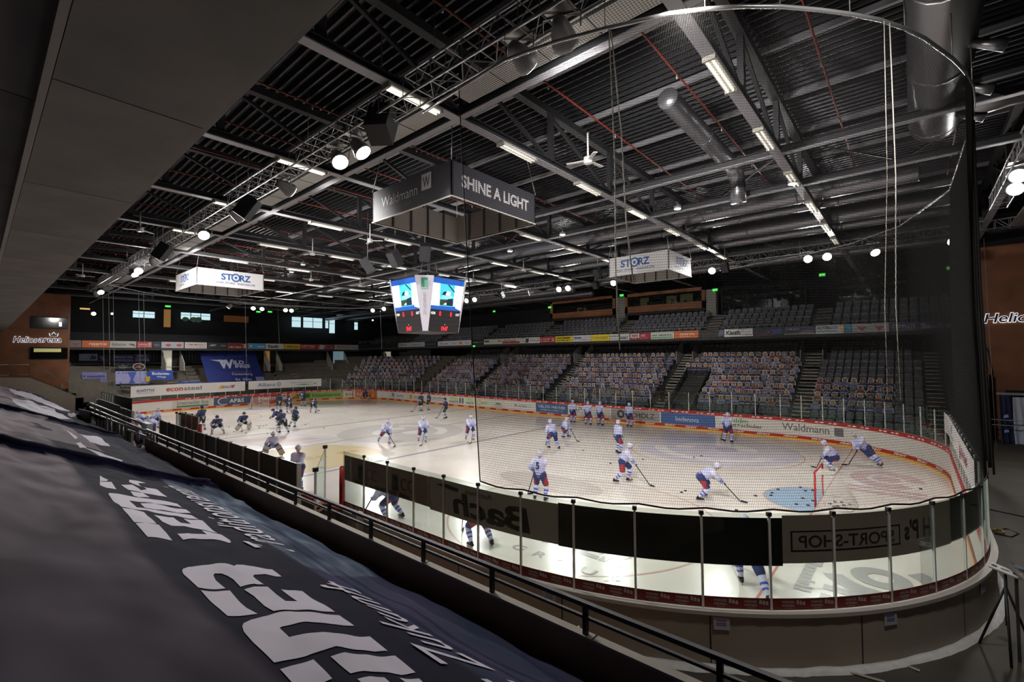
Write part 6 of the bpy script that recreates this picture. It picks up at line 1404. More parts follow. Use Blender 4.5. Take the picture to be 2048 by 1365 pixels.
# ================================================================ netting behind the near goal
RAILP = [at(px, py, 'z', 11.15) for px, py in ((918, 178), (1010, 120), (1110, 84), (1210, 57), (1340, 27), (1410, 18), (1480, 13), (1560, 13), (1640, 20), (1700, 28), (1760, 40), (1810, 57), (1850, 77), (1905, 117), (1930, 143), (1945, 172), (1948, 205), (1940, 260), (1900, 380), (1800, 452), (1700, 488), (1600, 512), (1440, 542))]
RAILP = [V((p.x, min(p.y, 12.0), 11.15)) for p in RAILP]
def resample(pts, n):
    d = [0]
    for a, b in zip(pts[:-1], pts[1:]): d.append(d[-1] + (b - a).length)
    out = []; j = 0
    for i in range(n):
        s = d[-1] * i / (n - 1)
        while j < len(d) - 2 and d[j + 1] < s: j += 1
        t = (s - d[j]) / max(1e-9, d[j + 1] - d[j]); out.append(pts[j].lerp(pts[j + 1], t))
    return out
mb = MB(); far = at(860, 232, 'z', 11.15); pts = [V((far.x, -14.0, 11.15))] + RAILP[0:]
mb.tube(pts, .035, mat('c8c8ca', .25, .7), 8)
ring = mb.out('netting_rail', None, 'curved silver rail carrying the netting round the near end of the rink', 'rail')
mb = MB()
for p in RAILP[1::2]: mb = MB(); mb.tube([p, p + V((0, 0, .9))], .01, STEEL, 4); mb.out('hanger', ring)
# bottom line of the net along the glass tops, matched to the rail by length along the boards
sN0 = s_near(22.05); sN1 = s_far(19.5); NV = 1380
bot = [rink(sN0 + (sN1 - sN0) * i / 199, .07)[0] for i in range(200)]
bot = [p + V((0, 0, 2.96 if i < 150 else 2.86)) for i, p in enumerate(bot)]
B_ = resample(bot, NV); T_ = resample(RAILP, NV)
NETM = mat('1f1e1e', .9, spec=.1)
def netp(i, v):
    a, b = B_[i], T_[i]; p = a.lerp(b, v)
    n = V((b.y - a.y, a.x - b.x, 0)); sag = .10 * math.sin(v * PI); c = (V((0, 0, p.z)) - p).normalized(); c.z = 0
    p = p + c * sag * (.6 + .6 * noise.noise(V((i * .01, v * 2, 0))))
    if v < .02:
        s = (i / NV) * (sN1 - sN0) / 1.04; p.z += 0
    return p
def strand(vs, fs, pts, r):
    n0 = len(vs)
    for k, p in enumerate(pts):
        d = (pts[min(k + 1, len(pts) - 1)] - pts[max(k - 1, 0)]).normalized(); x = d.cross(V((.3, .2, .9))).normalized() * r; y = d.cross(x)
        for a in (0, 2.094, 4.189): vs.append(p + x * math.cos(a) + y * math.sin(a))
    for k in range(len(pts) - 1):
        for a in range(3): fs.append((n0 + k * 3 + a, n0 + k * 3 + (a + 1) % 3, n0 + k * 3 + 3 + (a + 1) % 3, n0 + k * 3 + 3 + a))
vs, fs = [], []; RR_ = .0022
for i in range(0, NV): strand(vs, fs, [netp(i, v / 8) for v in range(9)], RR_)
NH = 186
for j in range(1, NH): strand(vs, fs, [netp(min(i, NV - 1), j / NH) for i in range(0, NV + 7, 8)], RR_)
mb = MB(); mb.mesh(vs, fs, NETM); nt_ = mb.out('safety_net', None, 'dark square mesh netting hung round the near end above the panes', 'netting')
mb = MB(); mb.tube([netp(0, v / 16) for v in range(17)], .012, NETM, 5)
q = []; tops = []
s = sN0; 
while s < S_FAR - _C * .2:
    for k in range(5):
        u = k / 5; p, n = rink(s + 1.04 * u, .07); q.append(p + V((0, 0, 2.92 + .05 * abs(2 * u - 1))))
    s += 1.04
mb.tube(q, .016, mat('151515', .8), 5); mb.out('edge_rope', nt_)
mb = MB(); gather = []
for k in range(26):
    px = 1912 + k * 1.6; a = at(px + 20 + k * .6, 900, 'x', 29.85 + .02 * (k % 4)); b = at(px, 330, 'x', 29.9 + .02 * (k % 3))
    mb.tube([V((a.x, a.y, 2.9)), V((b.x, b.y, 7)), V((b.x, b.y, 11.1))], .012, NETM, 4)
mb.out('gathered_strand', nt_)
# ropes hanging from the rail
for i, (px, py, qx, qy, lb) in enumerate(((1218, 58, 1240, 700, 'pale pull rope hanging from the netting rail, longer one of a pair'), (1222, 62, 1266, 560, 'second pale pull rope beside the longer one'), (1768, 42, 1776, 800, 'thin pale rope hanging from the far bend of the netting rail'), (1779, 46, 1802, 800, 'thicker white rope hanging from the far bend of the netting rail'))):
    a = at(px, py, 'z', 11.12); b = at(qx, qy, 'y', a.y + .4); mb = MB(); mb.tube([a, a.lerp(b, .4) + V((.02, .01, 0)), a.lerp(b, .75) - V((.03, 0, 0)), b], (.012, .012, .006, .009)[i], mat('c9c4b8', .7), 5); mb.out('pull_rope', None, lb, 'rope')
# rail and a few ropes at the distant end
mb = MB(); pts = [at(px, py, 'z', 11.1) for px, py in ((215, 569), (250, 577), (290, 585), (350, 594), (400, 599), (470, 604), (560, 611), (640, 615), (690, 617), (775, 617))]; mb.tube(pts, .03, mat('b4b4b6', .3, .6), 6); r2 = mb.out('netting_rail', None, 'curved rail for the netting round the distant end', 'rail')
for i, (px, py, qy) in enumerate(((205, 572, 790), (217, 570, 830), (226, 572, 820), (277, 582, 770), (287, 585, 760), (490, 606, 770), (555, 612, 690), (760, 617, 700))):
    a = at(px, py, 'z', 11.1); b = at(px + 4, qy, 'y', a.y); mb = MB(); mb.tube([a, b], .013, mat('8a8884', .7), 4); mb.out('pull_rope', None, 'thin rope hanging from the distant netting rail, %s along' % ORD[i], 'rope', 'ropes at the distant end')

# ================================================================ goals, pucks and things on the floor
GR = mat('b5231c', .4); GW = mat('cfcbc4', .8)
def goal(gx, s, label, red):
    t = thing('hockey_goal', label, 'goal', (gx, 0, 0)); M_ = GR if red else mat('c0564a', .5)
    for y in (-.915, .915): mb = MB(); mb.cyl((gx, y, 0), (gx, y, 1.22), .033, M_, 10); mb.out('goal_post', t)
    mb = MB(); mb.tube([(gx, -.945, 1.22), (gx, .945, 1.22)], .033, M_, 10); mb.out('crossbar', t)
    base = [V((gx, -.915, .03)), V((gx + s * .5, -1.06, .03)), V((gx + s * 1.0, -.8, .03)), V((gx + s * 1.12, -.3, .03)), V((gx + s * 1.12, .3, .03)), V((gx + s * 1.0, .8, .03)), V((gx + s * .5, 1.06, .03)), V((gx, .915, .03))]
    mb = MB(); mb.tube(base, .03, GW, 8); mb.out('base_frame', t)
    top = [V((gx, -.915, 1.22)), V((gx + s * .25, -.9, 1.2)), V((gx + s * .5, -.6, 1.17)), V((gx + s * .55, -.2, 1.16)), V((gx + s * .55, .2, 1.16)), V((gx + s * .5, .6, 1.17)), V((gx + s * .25, .9, 1.2)), V((gx, .915, 1.22))]
    mb = MB(); mb.tube(top, .02, GW, 6); mb.tube([top[4], base[4]], .02, GW, 6); mb.out('top_frame', t)
    a = resample(base, 56); b = resample(top, 56); vs, fs = [], []
    for i in range(56): strand(vs, fs, [a[i].lerp(b[i], v) for v in (0, .33, .66, 1)], .0045)
    for j in range(1, 20): strand(vs, fs, [a[i].lerp(b[i], j / 20) for i in range(0, 56, 2)], .0045)
    for i in range(1, 28): strand(vs, fs, [b[i], V((gx, b[i].y * .99, 1.22))], .0045)
    mb = MB(); mb.mesh(vs, fs, GW); mb.out('goal_net', t)
goal(25.85, 1, 'red framed hockey goal with white netting at the near end behind the blue crease', True)
goal(-25.85, -1, 'distant hockey goal in front of the red advert panel', False)
PUCK = mat('141414', .6); mb = MB(); mb.cyl((0, 0, 0), (0, 0, .03), .055, PUCK, 14, False); pk = mb.data('puck')
PK = [(24.32, -.4), (24.28, -.01), (24.35, .68), (24.99, 1.58), (25.23, 1.14), (25.44, 1.39), (25.33, -.06), (25.67, -.18), (25.28, -1.03), (25.62, -.9), (23.88, -.85), (26.2, -.2), (26.3, .2), (26.45, -.35), (26.5, .3), (26.6, -.1), (26.75, .15), (26.35, -.5), (26.7, -.45), (21.52, -2.2), (21.56, -1.89), (22.04, -.66), (23.8, -3.11), (28.72, 4.37), (17.74, 2.4), (17.62, 1.55), (16.87, .51), (19.63, 4.56), (19.8, 5.18), (11.0, 2.99), (14.04, 2.43), (-11.58, -5.64), (-11.42, -5.51), (-11.19, -5.33), (-11.59, -4.95), (-10.33, -6.0), (-9.31, -2.8), (-8.48, -7.59), (-9.96, -7.89), (-12.82, -7.31), (-6.26, -2.78), (-6.98, -6.68), (6.9, .1)]
for x, y in PK:
    o = bpy.data.objects.new('puck', pk); COL.objects.link(o); o.location = (x, y, .006)
    if x > 25.86: tag(o, 'black puck lying inside the near goal net', 'puck', 'pucks in the net')
    elif x > 23.9 and x < 26: tag(o, 'black puck scattered on or beside the blue crease', 'puck', 'pucks round the crease')
    elif x > 15: tag(o, 'black puck lying on open ice before the near goal', 'puck', 'pucks on the near ice')
    elif x > 0: tag(o, 'black puck lying near the middle of the ice', 'puck', 'pucks at the middle')
    else: tag(o, 'black puck lying on the distant ice near the dark shirted players', 'puck', 'pucks on the distant ice')
# tripod with a white board and a striped scarf, railing beside it
tp = at(2000, 1165, 'z', .5); tp = V((30.75, -8.4, .5)); 
q = at(2010, 1142, 'y', -9.6); c = V((q.x, q.y, q.z))
t = thing('tripod', 'black tripod on the floor carrying a white board beside the end boards', 'tripod', (c.x, c.y, .5))
mb = MB(); mb.cyl((c.x, c.y, 1.0), (c.x, c.y, c.z - .03), .022, BLK, 8); mb.out('column', t)
for k in range(3): a = .5 + k * 2.094; mb = MB(); mb.tube([(c.x, c.y, c.z - .25), (c.x + .38 * math.cos(a), c.y + .38 * math.sin(a), .51)], .018, BLK, 6); mb.out('leg', t)
R = Matrix.Rotation(-.5, 3, 'Z') @ Matrix.Rotation(.32, 3, 'X') @ Matrix.Rotation(.15, 3, 'Y'); mb = MB(); mb.box(c, (.36, .13, .025), mat('d5d3d6', .5), R); bd = mb.out('white_board', None, 'white board with black round marks lying on the tripod', 'board')
mb = MB()
for u in (-.13, .13): mb.poly([c + R @ V((u + .04 * math.cos(a * PI / 6), .02 * math.sin(a * PI / 6), .018)) for a in range(12)], BLK)
mb.poly([c + R @ V(p) for p in ((-.05, -.01, .018), (.05, -.01, .018), (.05, .01, .018), (-.05, .01, .018))], BLK); mb.poly([c + R @ V(p) for p in ((.19, -.078, .018), (.208, -.078, .018), (.208, .078, .018), (.19, .078, .018))], mat('c0392b')); mb.out('print', bd)
r0 = V((c.x + .05, c.y + .1, c.z + .06)); r1 = r0 + V((.55, -1.3, -.25))
t = thing('steel_handrail', 'shiny steel handrail running off beside the tripod', 'railing', tuple(r0)); mb = MB(); mb.tube([r0, r1, r1 + V((.2, -.8, -.3))], .024, STEEL, 8); mb.out('rail', t); mb = MB()
for v in (.12, .6, 1): p = r0.lerp(r1, v); mb = MB(); mb.box2((p.x - .02, p.y - .02, .5), (p.x + .02, p.y + .02, p.z), mat('4a4a4a', .5, .4)); mb.out('post', t)
mb = MB(); vs = []; fs = []
for j in range(10):
    for i in range(4): vs.append(r0 + V((.02 + .05 * i + .02 * j, .06 + .012 * math.sin(j * 1.1 + i), .05 - .018 * j - .02 * i)))
for j in range(9):
    for i in range(3): mb.mesh([vs[j * 4 + i], vs[j * 4 + i + 1], vs[j * 4 + 5 + i], vs[j * 4 + 4 + i]], [(0, 1, 2, 3)], mat('2c3f86', .8) if j % 2 else mat('c9ccd8', .8), True)
mb.out('striped_scarf', None, 'blue and white striped scarf draped over the handrail end', 'scarf')
mb = MB(); mb.box2((30.9, -12.5, .5), (31.05, -5.5, .62), mat('8c857a', .8)); mb.out('kerb', None, 'low pale kerb on the floor beneath the steel handrail', 'kerb', kind='structure')
mb = MB(); mb.tube([(r1.x + .1, r1.y + .2, .5), (r1.x + .1, r1.y + .2, .8), (r1.x + .15, r1.y + .1, 1.15)], [.26, .3, .16], mat('121214', .7), 10); mb.out('black_bag', None, 'black bag standing behind the steel handrail posts', 'bag')
p0 = at(1972, 990, 'z', 2.6); w_ = [V((29.93, -4.6, 2.6)), V((29.95, -4.2, 1.95)), V((29.98, -3.4, 1.4)), V((30.0, -2.6, .8)), V((30.12, -2.2, .53)), V((30.5, -1.6, .52)), V((30.7, -1.9, .52)), V((30.5, -2.4, .52)), V((30.2, -2.3, .52))]
mb = MB(); mb.tube(w_, .016, BLK, 6); mb.out('floor_cable', None, 'black cable dropping down the end boards into a coil on the floor', 'cable')
mb = MB(); mb.tube([V((30.3 + .1 * math.cos(a * .8), -2.2 + .14 * math.sin(a * .8), .53 + .006 * a)) for a in range(14)], .014, mat('c9b32a', .6), 6); mb.out('yellow_cable_coil', None, 'small coil of yellow cable on the floor beside the black cable', 'cable')
mb = MB(); mb.tube([V((30.1, .5, .52)), V((32, -.3, .52)), V((35, -.6, .52))], .015, BLK, 5); mb.out('floor_cable', None, 'thin black cable running across the floor away from the boards', 'cable')
for i, (a, b) in enumerate((((1818, 1334), (1840, 1343)), ((1700, 1345), (1770, 1365)))):
    p, q = at(*a, 'z', .52), at(*b, 'z', .52); mb = MB(); mb.bar(p, q, .05, .012, mat('b9b4aa', .7)); mb.out('floor_strip', None, 'pale strip lying on the dark floor below the curved boards, %s' % ('short one' if i == 0 else 'longer one'), 'strip')
# ================================================================ people
DG = None
def blob(name, caps, voxel, mats, pick=None, smooth=5, ell=()):
    """one continuous surface grown over tapered limbs; caps: (a, b, ra, rb); pick(point) -> material number"""
    vs, fs = [], []
    def add(a, b, ra, rb):
        a = V(a); b = V(b); d = b - a; L = d.length; d = d.normalized() if L > 1e-6 else V((0, 0, 1))
        x = d.cross(V((.31, .22, .93))); x.normalize(); y = d.cross(x); n = 12; n0 = len(vs); prof = []
        for t in (-90, -60, -30, 0): prof.append((a + d * (ra * math.sin(math.radians(t))), ra * math.cos(math.radians(t))))
        for t in (0, 30, 60, 90): prof.append((b + d * (rb * math.sin(math.radians(t))), rb * math.cos(math.radians(t))))
        for c, r in prof:
            for j in range(n): w = 2 * PI * j / n; vs.append(c + x * (max(r, .001) * math.cos(w)) + y * (max(r, .001) * math.sin(w)))
        for i in range(len(prof) - 1):
            for j in range(n): fs.append((n0 + i * n + j, n0 + i * n + (j + 1) % n, n0 + (i + 1) * n + (j + 1) % n, n0 + (i + 1) * n + j))
        fs.append(tuple(n0 + j for j in range(n - 1, -1, -1))); fs.append(tuple(n0 + (len(prof) - 1) * n + j for j in range(n)))
    for c in caps: add(*c)
    me = bpy.data.meshes.new('raw'); me.from_pydata([tuple(v) for v in vs], [], fs); me.update()
    o = bpy.data.objects.new('raw', me); COL.objects.link(o)
    r = o.modifiers.new('r', 'REMESH'); r.mode = 'VOXEL'; r.voxel_size = voxel; r.use_smooth_shade = True
    s = o.modifiers.new('s', 'SMOOTH'); s.iterations = smooth; s.factor = .5
    dg = bpy.context.evaluated_depsgraph_get(); ev = o.evaluated_get(dg)
    out = bpy.data.meshes.new_from_object(ev); out.name = name
    bpy.data.objects.remove(o); bpy.data.meshes.remove(me); out.materials.clear()
    for m in mats: out.materials.append(m)
    if pick: out.polygons.foreach_set('material_index', [pick(p.center) for p in out.polygons])
    out.polygons.foreach_set('use_smooth', [True] * len(out.polygons)); out.update()
    return out
def seg_t(p, a, b):
    a = V(a); d = V(b) - a; t = max(0, min(1, (p - a).dot(d) / d.length_squared)); return t, (p - a - d * t).length
def ik(a, b, l1, l2, hint):
    a, b = V(a), V(b); d = b - a; L = min(d.length, (l1 + l2) * .995); dn = d.normalized(); x = (l1 * l1 - l2 * l2 + L * L) / (2 * L); h = math.sqrt(max(1e-6, l1 * l1 - x * x))
    hv = V(hint) - dn * V(hint).dot(dn); hv.normalize(); return a + dn * x + hv * h, a + dn * L
TEAMS = {}
def team(k):
    if k in TEAMS: return TEAMS[k]
    if k == 'white': t = dict(j=mat('b9bcdf', .7, noise_amt=.05, scale=14), j2=mat('5565ad', .7), j3=mat('d3d5ea', .7), p=mat('2b3566', .7), p2=mat('9c3038', .7), s=mat('c6c9e4', .7), s2=mat('3c52b0', .7), h=mat('c3c6d8', .35), h2=mat('8f3a40'), g=mat('23284a', .6), num=mat('262c54', .7))
    elif k == 'dark': t = dict(j=mat('232a4a', .7), j2=mat('b9bccb', .7), j3=mat('3b4468', .7), p=mat('15161f', .7), p2=mat('3a5a2a', .7), s=mat('c3c5d4', .7), s2=mat('2b3256', .7), h=mat('1d2240', .35), h2=mat('1d2240'), g=mat('15171f', .6), num=mat('d3d5e2', .7))
    else: t = dict(j=mat('141417', .8), j2=mat('141417', .8), j3=mat('1c1c20', .8), p=mat('101013', .8), p2=mat('101013', .8), s=mat('101013', .8), s2=mat('101013', .8), h=mat('241a14', .7), h2=mat('241a14', .7), g=mat('b08468', .6), num=mat('2a2a2e'))
    TEAMS[k] = t; return t
SKIN = mat('c08f74', .55); BLADE = mat('b9bcc2', .25, .8); STK = mat('26231f', .5); TAPE = mat('17171a', .7); SHAFTL = mat('8d6f4a', .5)
# a pose: lean forward, sideways tilt, hip height, feet (x forward, y to the left), stick blade on the ice, top hand
POSES = {
 'stand': dict(lean=.12, hip=.98, fl=(.06, .17), fr=(-.04, -.17), blade=(.75, -.45), top=(.28, -.05, 1.02)),
 'watch': dict(lean=.05, hip=1.0, fl=(.02, .22), fr=(-.02, -.22), blade=(.55, .75), top=(.2, .3, 1.05)),
 'glide': dict(lean=.55, hip=.9, fl=(.22, .15), fr=(-.3, -.2), blade=(1.15, -.2), top=(.42, .12, .95)),
 'stride': dict(lean=.75, hip=.84, fl=(.28, .12), fr=(-.62, -.34), blade=(1.3, .25), top=(.55, -.12, .92)),
 'bend': dict(lean=1.1, hip=.84, fl=(.1, .26), fr=(-.14, -.28), blade=(1.35, -.1), top=(.75, .18, .72)),
 'turn': dict(lean=.5, hip=.82, tilt=.5, fl=(.12, .75), fr=(-.22, .5), blade=(.95, -.35), top=(.4, -.1, .85)),
 'crouch': dict(lean=.7, hip=.66, fl=(.12, .38), fr=(.1, -.38), blade=(.75, -.3), top=(.5, -.28, .62)),
 'goalie': dict(lean=.6, hip=.62, fl=(.1, .42), fr=(.1, -.42), blade=(.7, -.2), top=(.48, -.3, .55), pads=1),
 'lean': dict(lean=.95, hip=.95, fl=(-.1, .16), fr=(-.2, -.16), blade=(.9, -.6), top=(.6, -.2, .95)),
 'plain': dict(lean=.03, hip=.93, fl=(.05, .1), fr=(-.03, -.1), blade=None, top=None),
}
SK = {}
def skeleton(k):
    if k in SK: return SK[k]
    P = POSES[k]; ti = P.get('tilt', 0); J = {}
    hip = V((0, 0, P['hip'])); dr = V((math.sin(P['lean']), 0, math.cos(P['lean']))); rot = Matrix.Rotation(ti, 3, 'X')
    if ti: hip = V((0, 0, P['hip']))
    J['hip'] = hip; sp = rot @ dr; J['chest'] = hip + sp * .36; J['neck'] = hip + sp * .54
    hd = rot @ V((math.sin(P['lean'] * .55), 0, math.cos(P['lean'] * .55))); J['head'] = J['neck'] + hd * .21; J['hd'] = hd
    lat = rot @ V((0, 1, 0))
    J['shl'] = J['neck'] + lat * .2 - sp * .06; J['shr'] = J['neck'] - lat * .2 - sp * .06
    J['hpl'] = hip + lat * .11; J['hpr'] = hip - lat * .11
    ank = .16 if P['blade'] else .09
    for s, f in (('l', P['fl']), ('r', P['fr'])):
        foot = V((f[0], f[1], ank)); J['kn' + s], J['an' + s] = ik(J['hp' + s], foot, .46, .45, (1, .25 if s == 'l' else -.25, .1))
    if P['top']:
        top = V(P['top']); bl = V((*P['blade'], .03)); J['top'] = top; J['bl'] = bl; low = top.lerp(bl, .34); near = 'l' if top.y > 0 else 'r'; oth = 'r' if near == 'l' else 'l'
        th = {near: top, oth: low}
    else: th = {'l': V((.05, .28, .82)), 'r': V((.05, -.28, .82))}
    for s in 'lr':
        J['el' + s], J['ha' + s] = ik(J['sh' + s], th[s], .31, .29, (-.5, .8 if s == 'l' else -.8, -.4))
    J['lat'] = lat; J['sp'] = sp
    SK[k] = J; return J
PM = {}
def parts(k, tk):
    key = (k, tk)
    if key in PM: return PM[key]
    J = skeleton(k); t = team(tk); P = POSES[k]; pl = tk == 'plain'; out = []
    fwd = V((0, 0, 1)) - J['hd'] * J['hd'].z; fwd = J['lat'].cross(J['hd']).normalized()
    H = J['head']
    caps = [(J['hip'], J['chest'], .12, .135), (J['chest'], J['neck'], .135, .07), (J['neck'], H, .055, .06), (H, H + J['hd'] * .05, .088, .09), (H + fwd * .03 - J['hd'] * .05, H + fwd * .035 - J['hd'] * .06, .06, .055), (H + fwd * .098 + J['hd'] * .01, H + fwd * .112 - J['hd'] * .025, .012, .017)]
    for s in 'lr':
        q = 1 if s == 'l' else -1
        caps += [(J['neck'] - J['sp'] * .06, J['sh' + s], .08, .07), (J['sh' + s], J['el' + s], .058, .045), (J['el' + s], J['ha' + s], .043, .032), (J['hp' + s], J['kn' + s], .095, .06), (J['kn' + s], J['an' + s], .06, .042), (J['an' + s], J['an' + s] + V((.12, 0, -.05)), .045, .035), (H + J['lat'] * .088 * q, H + J['lat'] * .094 * q + J['hd'] * .03, .018, .018)]
    out.append(('body', blob('body', caps, .02, [SKIN], None, 3), None))
    # eyes
    for q in (1, -1):
        mb = MB(); c = H + fwd * .088 + J['lat'] * .034 * q + J['hd'] * .03; mb.tube([c - fwd * .008, c, c + fwd * .008], [.008, .013, .004], mat('2a2220', .3), 8); out.append(('eye', mb.data('eye'), None))
    fat = .0 if pl else .035
    caps = [(J['hip'] + J['sp'] * .02, J['chest'], .165 + fat * .6, .185 + fat), (J['chest'], J['neck'] - J['sp'] * .06, .18 + fat, .12 + fat)]
    for s in 'lr': caps += [(J['neck'] - J['sp'] * .09, J['sh' + s], .11 + fat, .10 + fat), (J['sh' + s], J['el' + s], .085 + fat, .07 + fat * .8), (J['el' + s], J['el' + s].lerp(J['ha' + s], .86), .07 + fat * .7, .055 + fat * .5)]
    def pj(p):
        tt, d = seg_t(p, J['hip'], J['neck']); best = min(seg_t(p, J['el' + s], J['ha' + s])[1] for s in 'lr'); ta = [seg_t(p, J['el' + s], J['ha' + s]) for s in 'lr']; ta = min(ta, key=lambda z: z[1])
        if ta[1] < .11 and ta[1] < d - .04: return 1 if .15 < ta[0] < .3 or .45 < ta[0] < .6 else 0
        if d > .24 and tt > .7: return 2
        return 1 if tt < .05 or .12 < tt < .2 else 0
    out.append(('jersey', blob('jersey', caps, .026, [t['j'], t['j2'], t['j3']], pj, 5), None))
    caps = [(J['hpl'], J['hpr'], .15 + fat * .4, .15 + fat * .4)]
    for s in 'lr': caps.append((J['hp' + s], J['hp' + s].lerp(J['kn' + s], .86 if not pl else 1), .125 + fat * .6, .10 + fat * .5))
    if pl:
        for s in 'lr': caps.append((J['kn' + s], J['an' + s], .085, .07))
    lat = J['lat']
    out.append(('pants', blob('pants', caps, .026, [t['p'], t['p2']], lambda p: 1 if not pl and abs((p - J['hip']).dot(lat)) > .17 and abs(p.x - J['hip'].x - .04) < .09 and p.z < J['hip'].z - .08 else 0, 5), None))
    for s in 'lr':
        k_, a_ = J['kn' + s], J['an' + s]; f = V((1, .18 if s == 'l' else -.18, 0)).normalized()
        if P.get('pads'):
            mb = MB(); d = (a_ - k_).normalized(); x = d.cross(f).normalized()
            c = [k_ - d * .22 + f * .10, a_ + d * .02 + f * .12]; mb.bar(c[0], c[1], .30, .12, mat('b4ada4', .7), f); mb.bar(c[0].lerp(c[1], .3) + f * .065, c[0].lerp(c[1], .42) + f * .065, .28, .02, t['s2'], f); out.append(('leg_pad', mb.data('leg_pad'), None))
        if not pl: out.append(('sock', blob('sock', [(k_.lerp(J['hp' + s], .12), k_, .085, .095), (k_, k_.lerp(a_, .5), .09, .092), (k_.lerp(a_, .5), a_ + (k_ - a_) * .08, .09, .06)], .02, [t['s'], t['s2']], lambda p, k_=k_, a_=a_: 1 if .35 < seg_t(p, k_, a_)[0] < .48 or .62 < seg_t(p, k_, a_)[0] < .72 else 0, 3), None))
        d = (a_ - k_).normalized(); fx = (f - d * f.dot(d)); fx.normalize(); so = a_ + V((0, 0, -.06))
        caps = [(a_, so, .06, .055), (so - f * .05, so + f * .16, .05, .042)]
        sk = [('shoe' if pl else 'skate', blob('skate', caps, .016, [mat('121214', .4), mat('c9c9cc', .4)], lambda p: 0, 3), [])]
        if not pl:
            mb = MB(); b0 = V((a_.x, a_.y, 0)) - f * .09; b1 = b0 + f * .30; mb.bar(b0 + V((0, 0, .012)), b1 + V((0, 0, .012)), .006, .022, BLADE); mb.bar(b0 + f * .03 + V((0, 0, .04)), b1 - f * .04 + V((0, 0, .04)), .022, .04, mat('c9c9cc', .4)); sk[0][2].append(('skate_blade', mb.data('skate_blade')))
        out.append(sk[0])
    # gloves with five curled fingers closing on the shaft
    for s in 'lr':
        h = J['ha' + s]; fa = (h - J['el' + s]).normalized(); ax = (J['bl'] - J['top']).normalized() if P['top'] else V((0, 0, -1)); sd = ax.cross(fa); sd = sd.normalized() if sd.length > .05 else J['lat']
        g = 1.0 if not pl else .62; caps = [(h - fa * .10, h - fa * .02, .058 * g, .055 * g)] if not pl else [(h - fa * .05, h, .035, .036)]
        for i in range(4):
            o = h + ax * (-.042 + .028 * i) * g; ln = (.9, 1.0, .95, .8)[i]
            k1 = o + fa * .045 * ln * g + sd * .03 * g; k2 = k1 + (fa * .6 + sd * -.9).normalized() * .035 * ln * g; k3 = k2 + (-fa * .5 - sd * .6).normalized() * .03 * ln * g
            caps += [(o, k1, .02 * g, .018 * g), (k1, k2, .018 * g, .016 * g), (k2, k3, .016 * g, .013 * g)]
        b = h - ax * .03 * g - fa * .02; t1 = b - sd * .05 * g - ax * .02 * g; t2 = t1 + fa * .05 * g + sd * .015 * g; caps += [(b, t1, .022 * g, .02 * g), (t1, t2, .02 * g, .016 * g)]
        out.append(('glove' if not pl else 'hand', blob('glove', caps, .011, [t['g']], None, 1), None))
    # helmet, or hair for the onlooker
    if not pl:
        caps = [(H + J['hd'] * .06 - fwd * .02, H + J['hd'] * .065 + fwd * .02, .112, .108), (H - fwd * .05 + J['hd'] * .0, H - fwd * .04 + J['hd'] * .05, .09, .1), (H + J['lat'] * .085 - J['hd'] * .03, H + J['lat'] * .09 + J['hd'] * .05, .03, .04), (H - J['lat'] * .085 - J['hd'] * .03, H - J['lat'] * .09 + J['hd'] * .05, .03, .04)]
        hm = ('helmet', blob('helmet', caps, .016, [t['h'], t['h2']], lambda p: 1 if (p - H).dot(J['hd']) > .155 else 0, 3), [])
        mb = MB(); 
        for i in range(6):
            a0, a1 = -.9 + i * .3, -.6 + i * .3; q = [H + (fwd * math.cos(a) + J['lat'] * math.sin(a)) * .135 + J['hd'] * z for a, z in ((a0, -.0), (a1, -.0), (a1, .075), (a0, .075))]; mb.poly(q, GL if not P.get('pads') else mat('8a8a8e', .4, .5))
        hm[2].append(('visor', mb.data('visor'))); out.append(hm)
    else:
        out.append(('hair', blob('hair', [(H + J['hd'] * .07 - fwd * .015, H + J['hd'] * .07 + fwd * .02, .098, .09), (H - fwd * .05 - J['hd'] * .02, H - fwd * .04 + J['hd'] * .05, .07, .085)], .016, [t['h']], None, 3), None))
    PM[key] = out; return out
def number(k, tk, s):
    J = skeleton(k); t = team(tk); lat = J['lat']; sp = J['sp']; bk = -(lat.cross(sp)).normalized()
    c = J['hip'] + sp * .36 + bk * (.232 if tk != 'plain' else .2); mb = MB()
    letters(mb, s, lambda u, v: c - lat * u + sp * v + bk * (.012 - abs(u) * .12), h=.27, w=.15 * len(s), m=t['num'], bold=.03); return mb.data('shirt_number')
def stick(k, x, y, yaw, label, goalie=False):
    J = skeleton(k)
    if 'top' not in J: return
    R = Matrix.Rotation(yaw, 3, 'Z'); o = V((x, y, 0)); T_, B_l = o + R @ J['top'], o + R @ J['bl']; up = (T_ - B_l).normalized()
    t = thing('hockey_stick', label, 'hockey stick', tuple(B_l)); mb = MB(); mb.bar(T_ + up * .12, B_l, .024, .032, SHAFTL if goalie else STK); mb.out('shaft', t)
    f = R @ V((.75, -.65, 0)); mb = MB(); a = B_l + V((0, 0, .0)); mb.prism([a + V((0, 0, -.024)), a + f * .27 + V((0, 0, -.018)), a + f * .31 + V((0, 0, .03)), a + f * .05 + V((0, 0, .05))], f.cross(V((0, 0, 1))) * .012, TAPE); mb.out('blade', t)
    mb = MB(); mb.bar(T_ + up * .12, T_ - up * .06, .034, .04, mat('d0d0d0', .7)); mb.out('grip_tape', t)
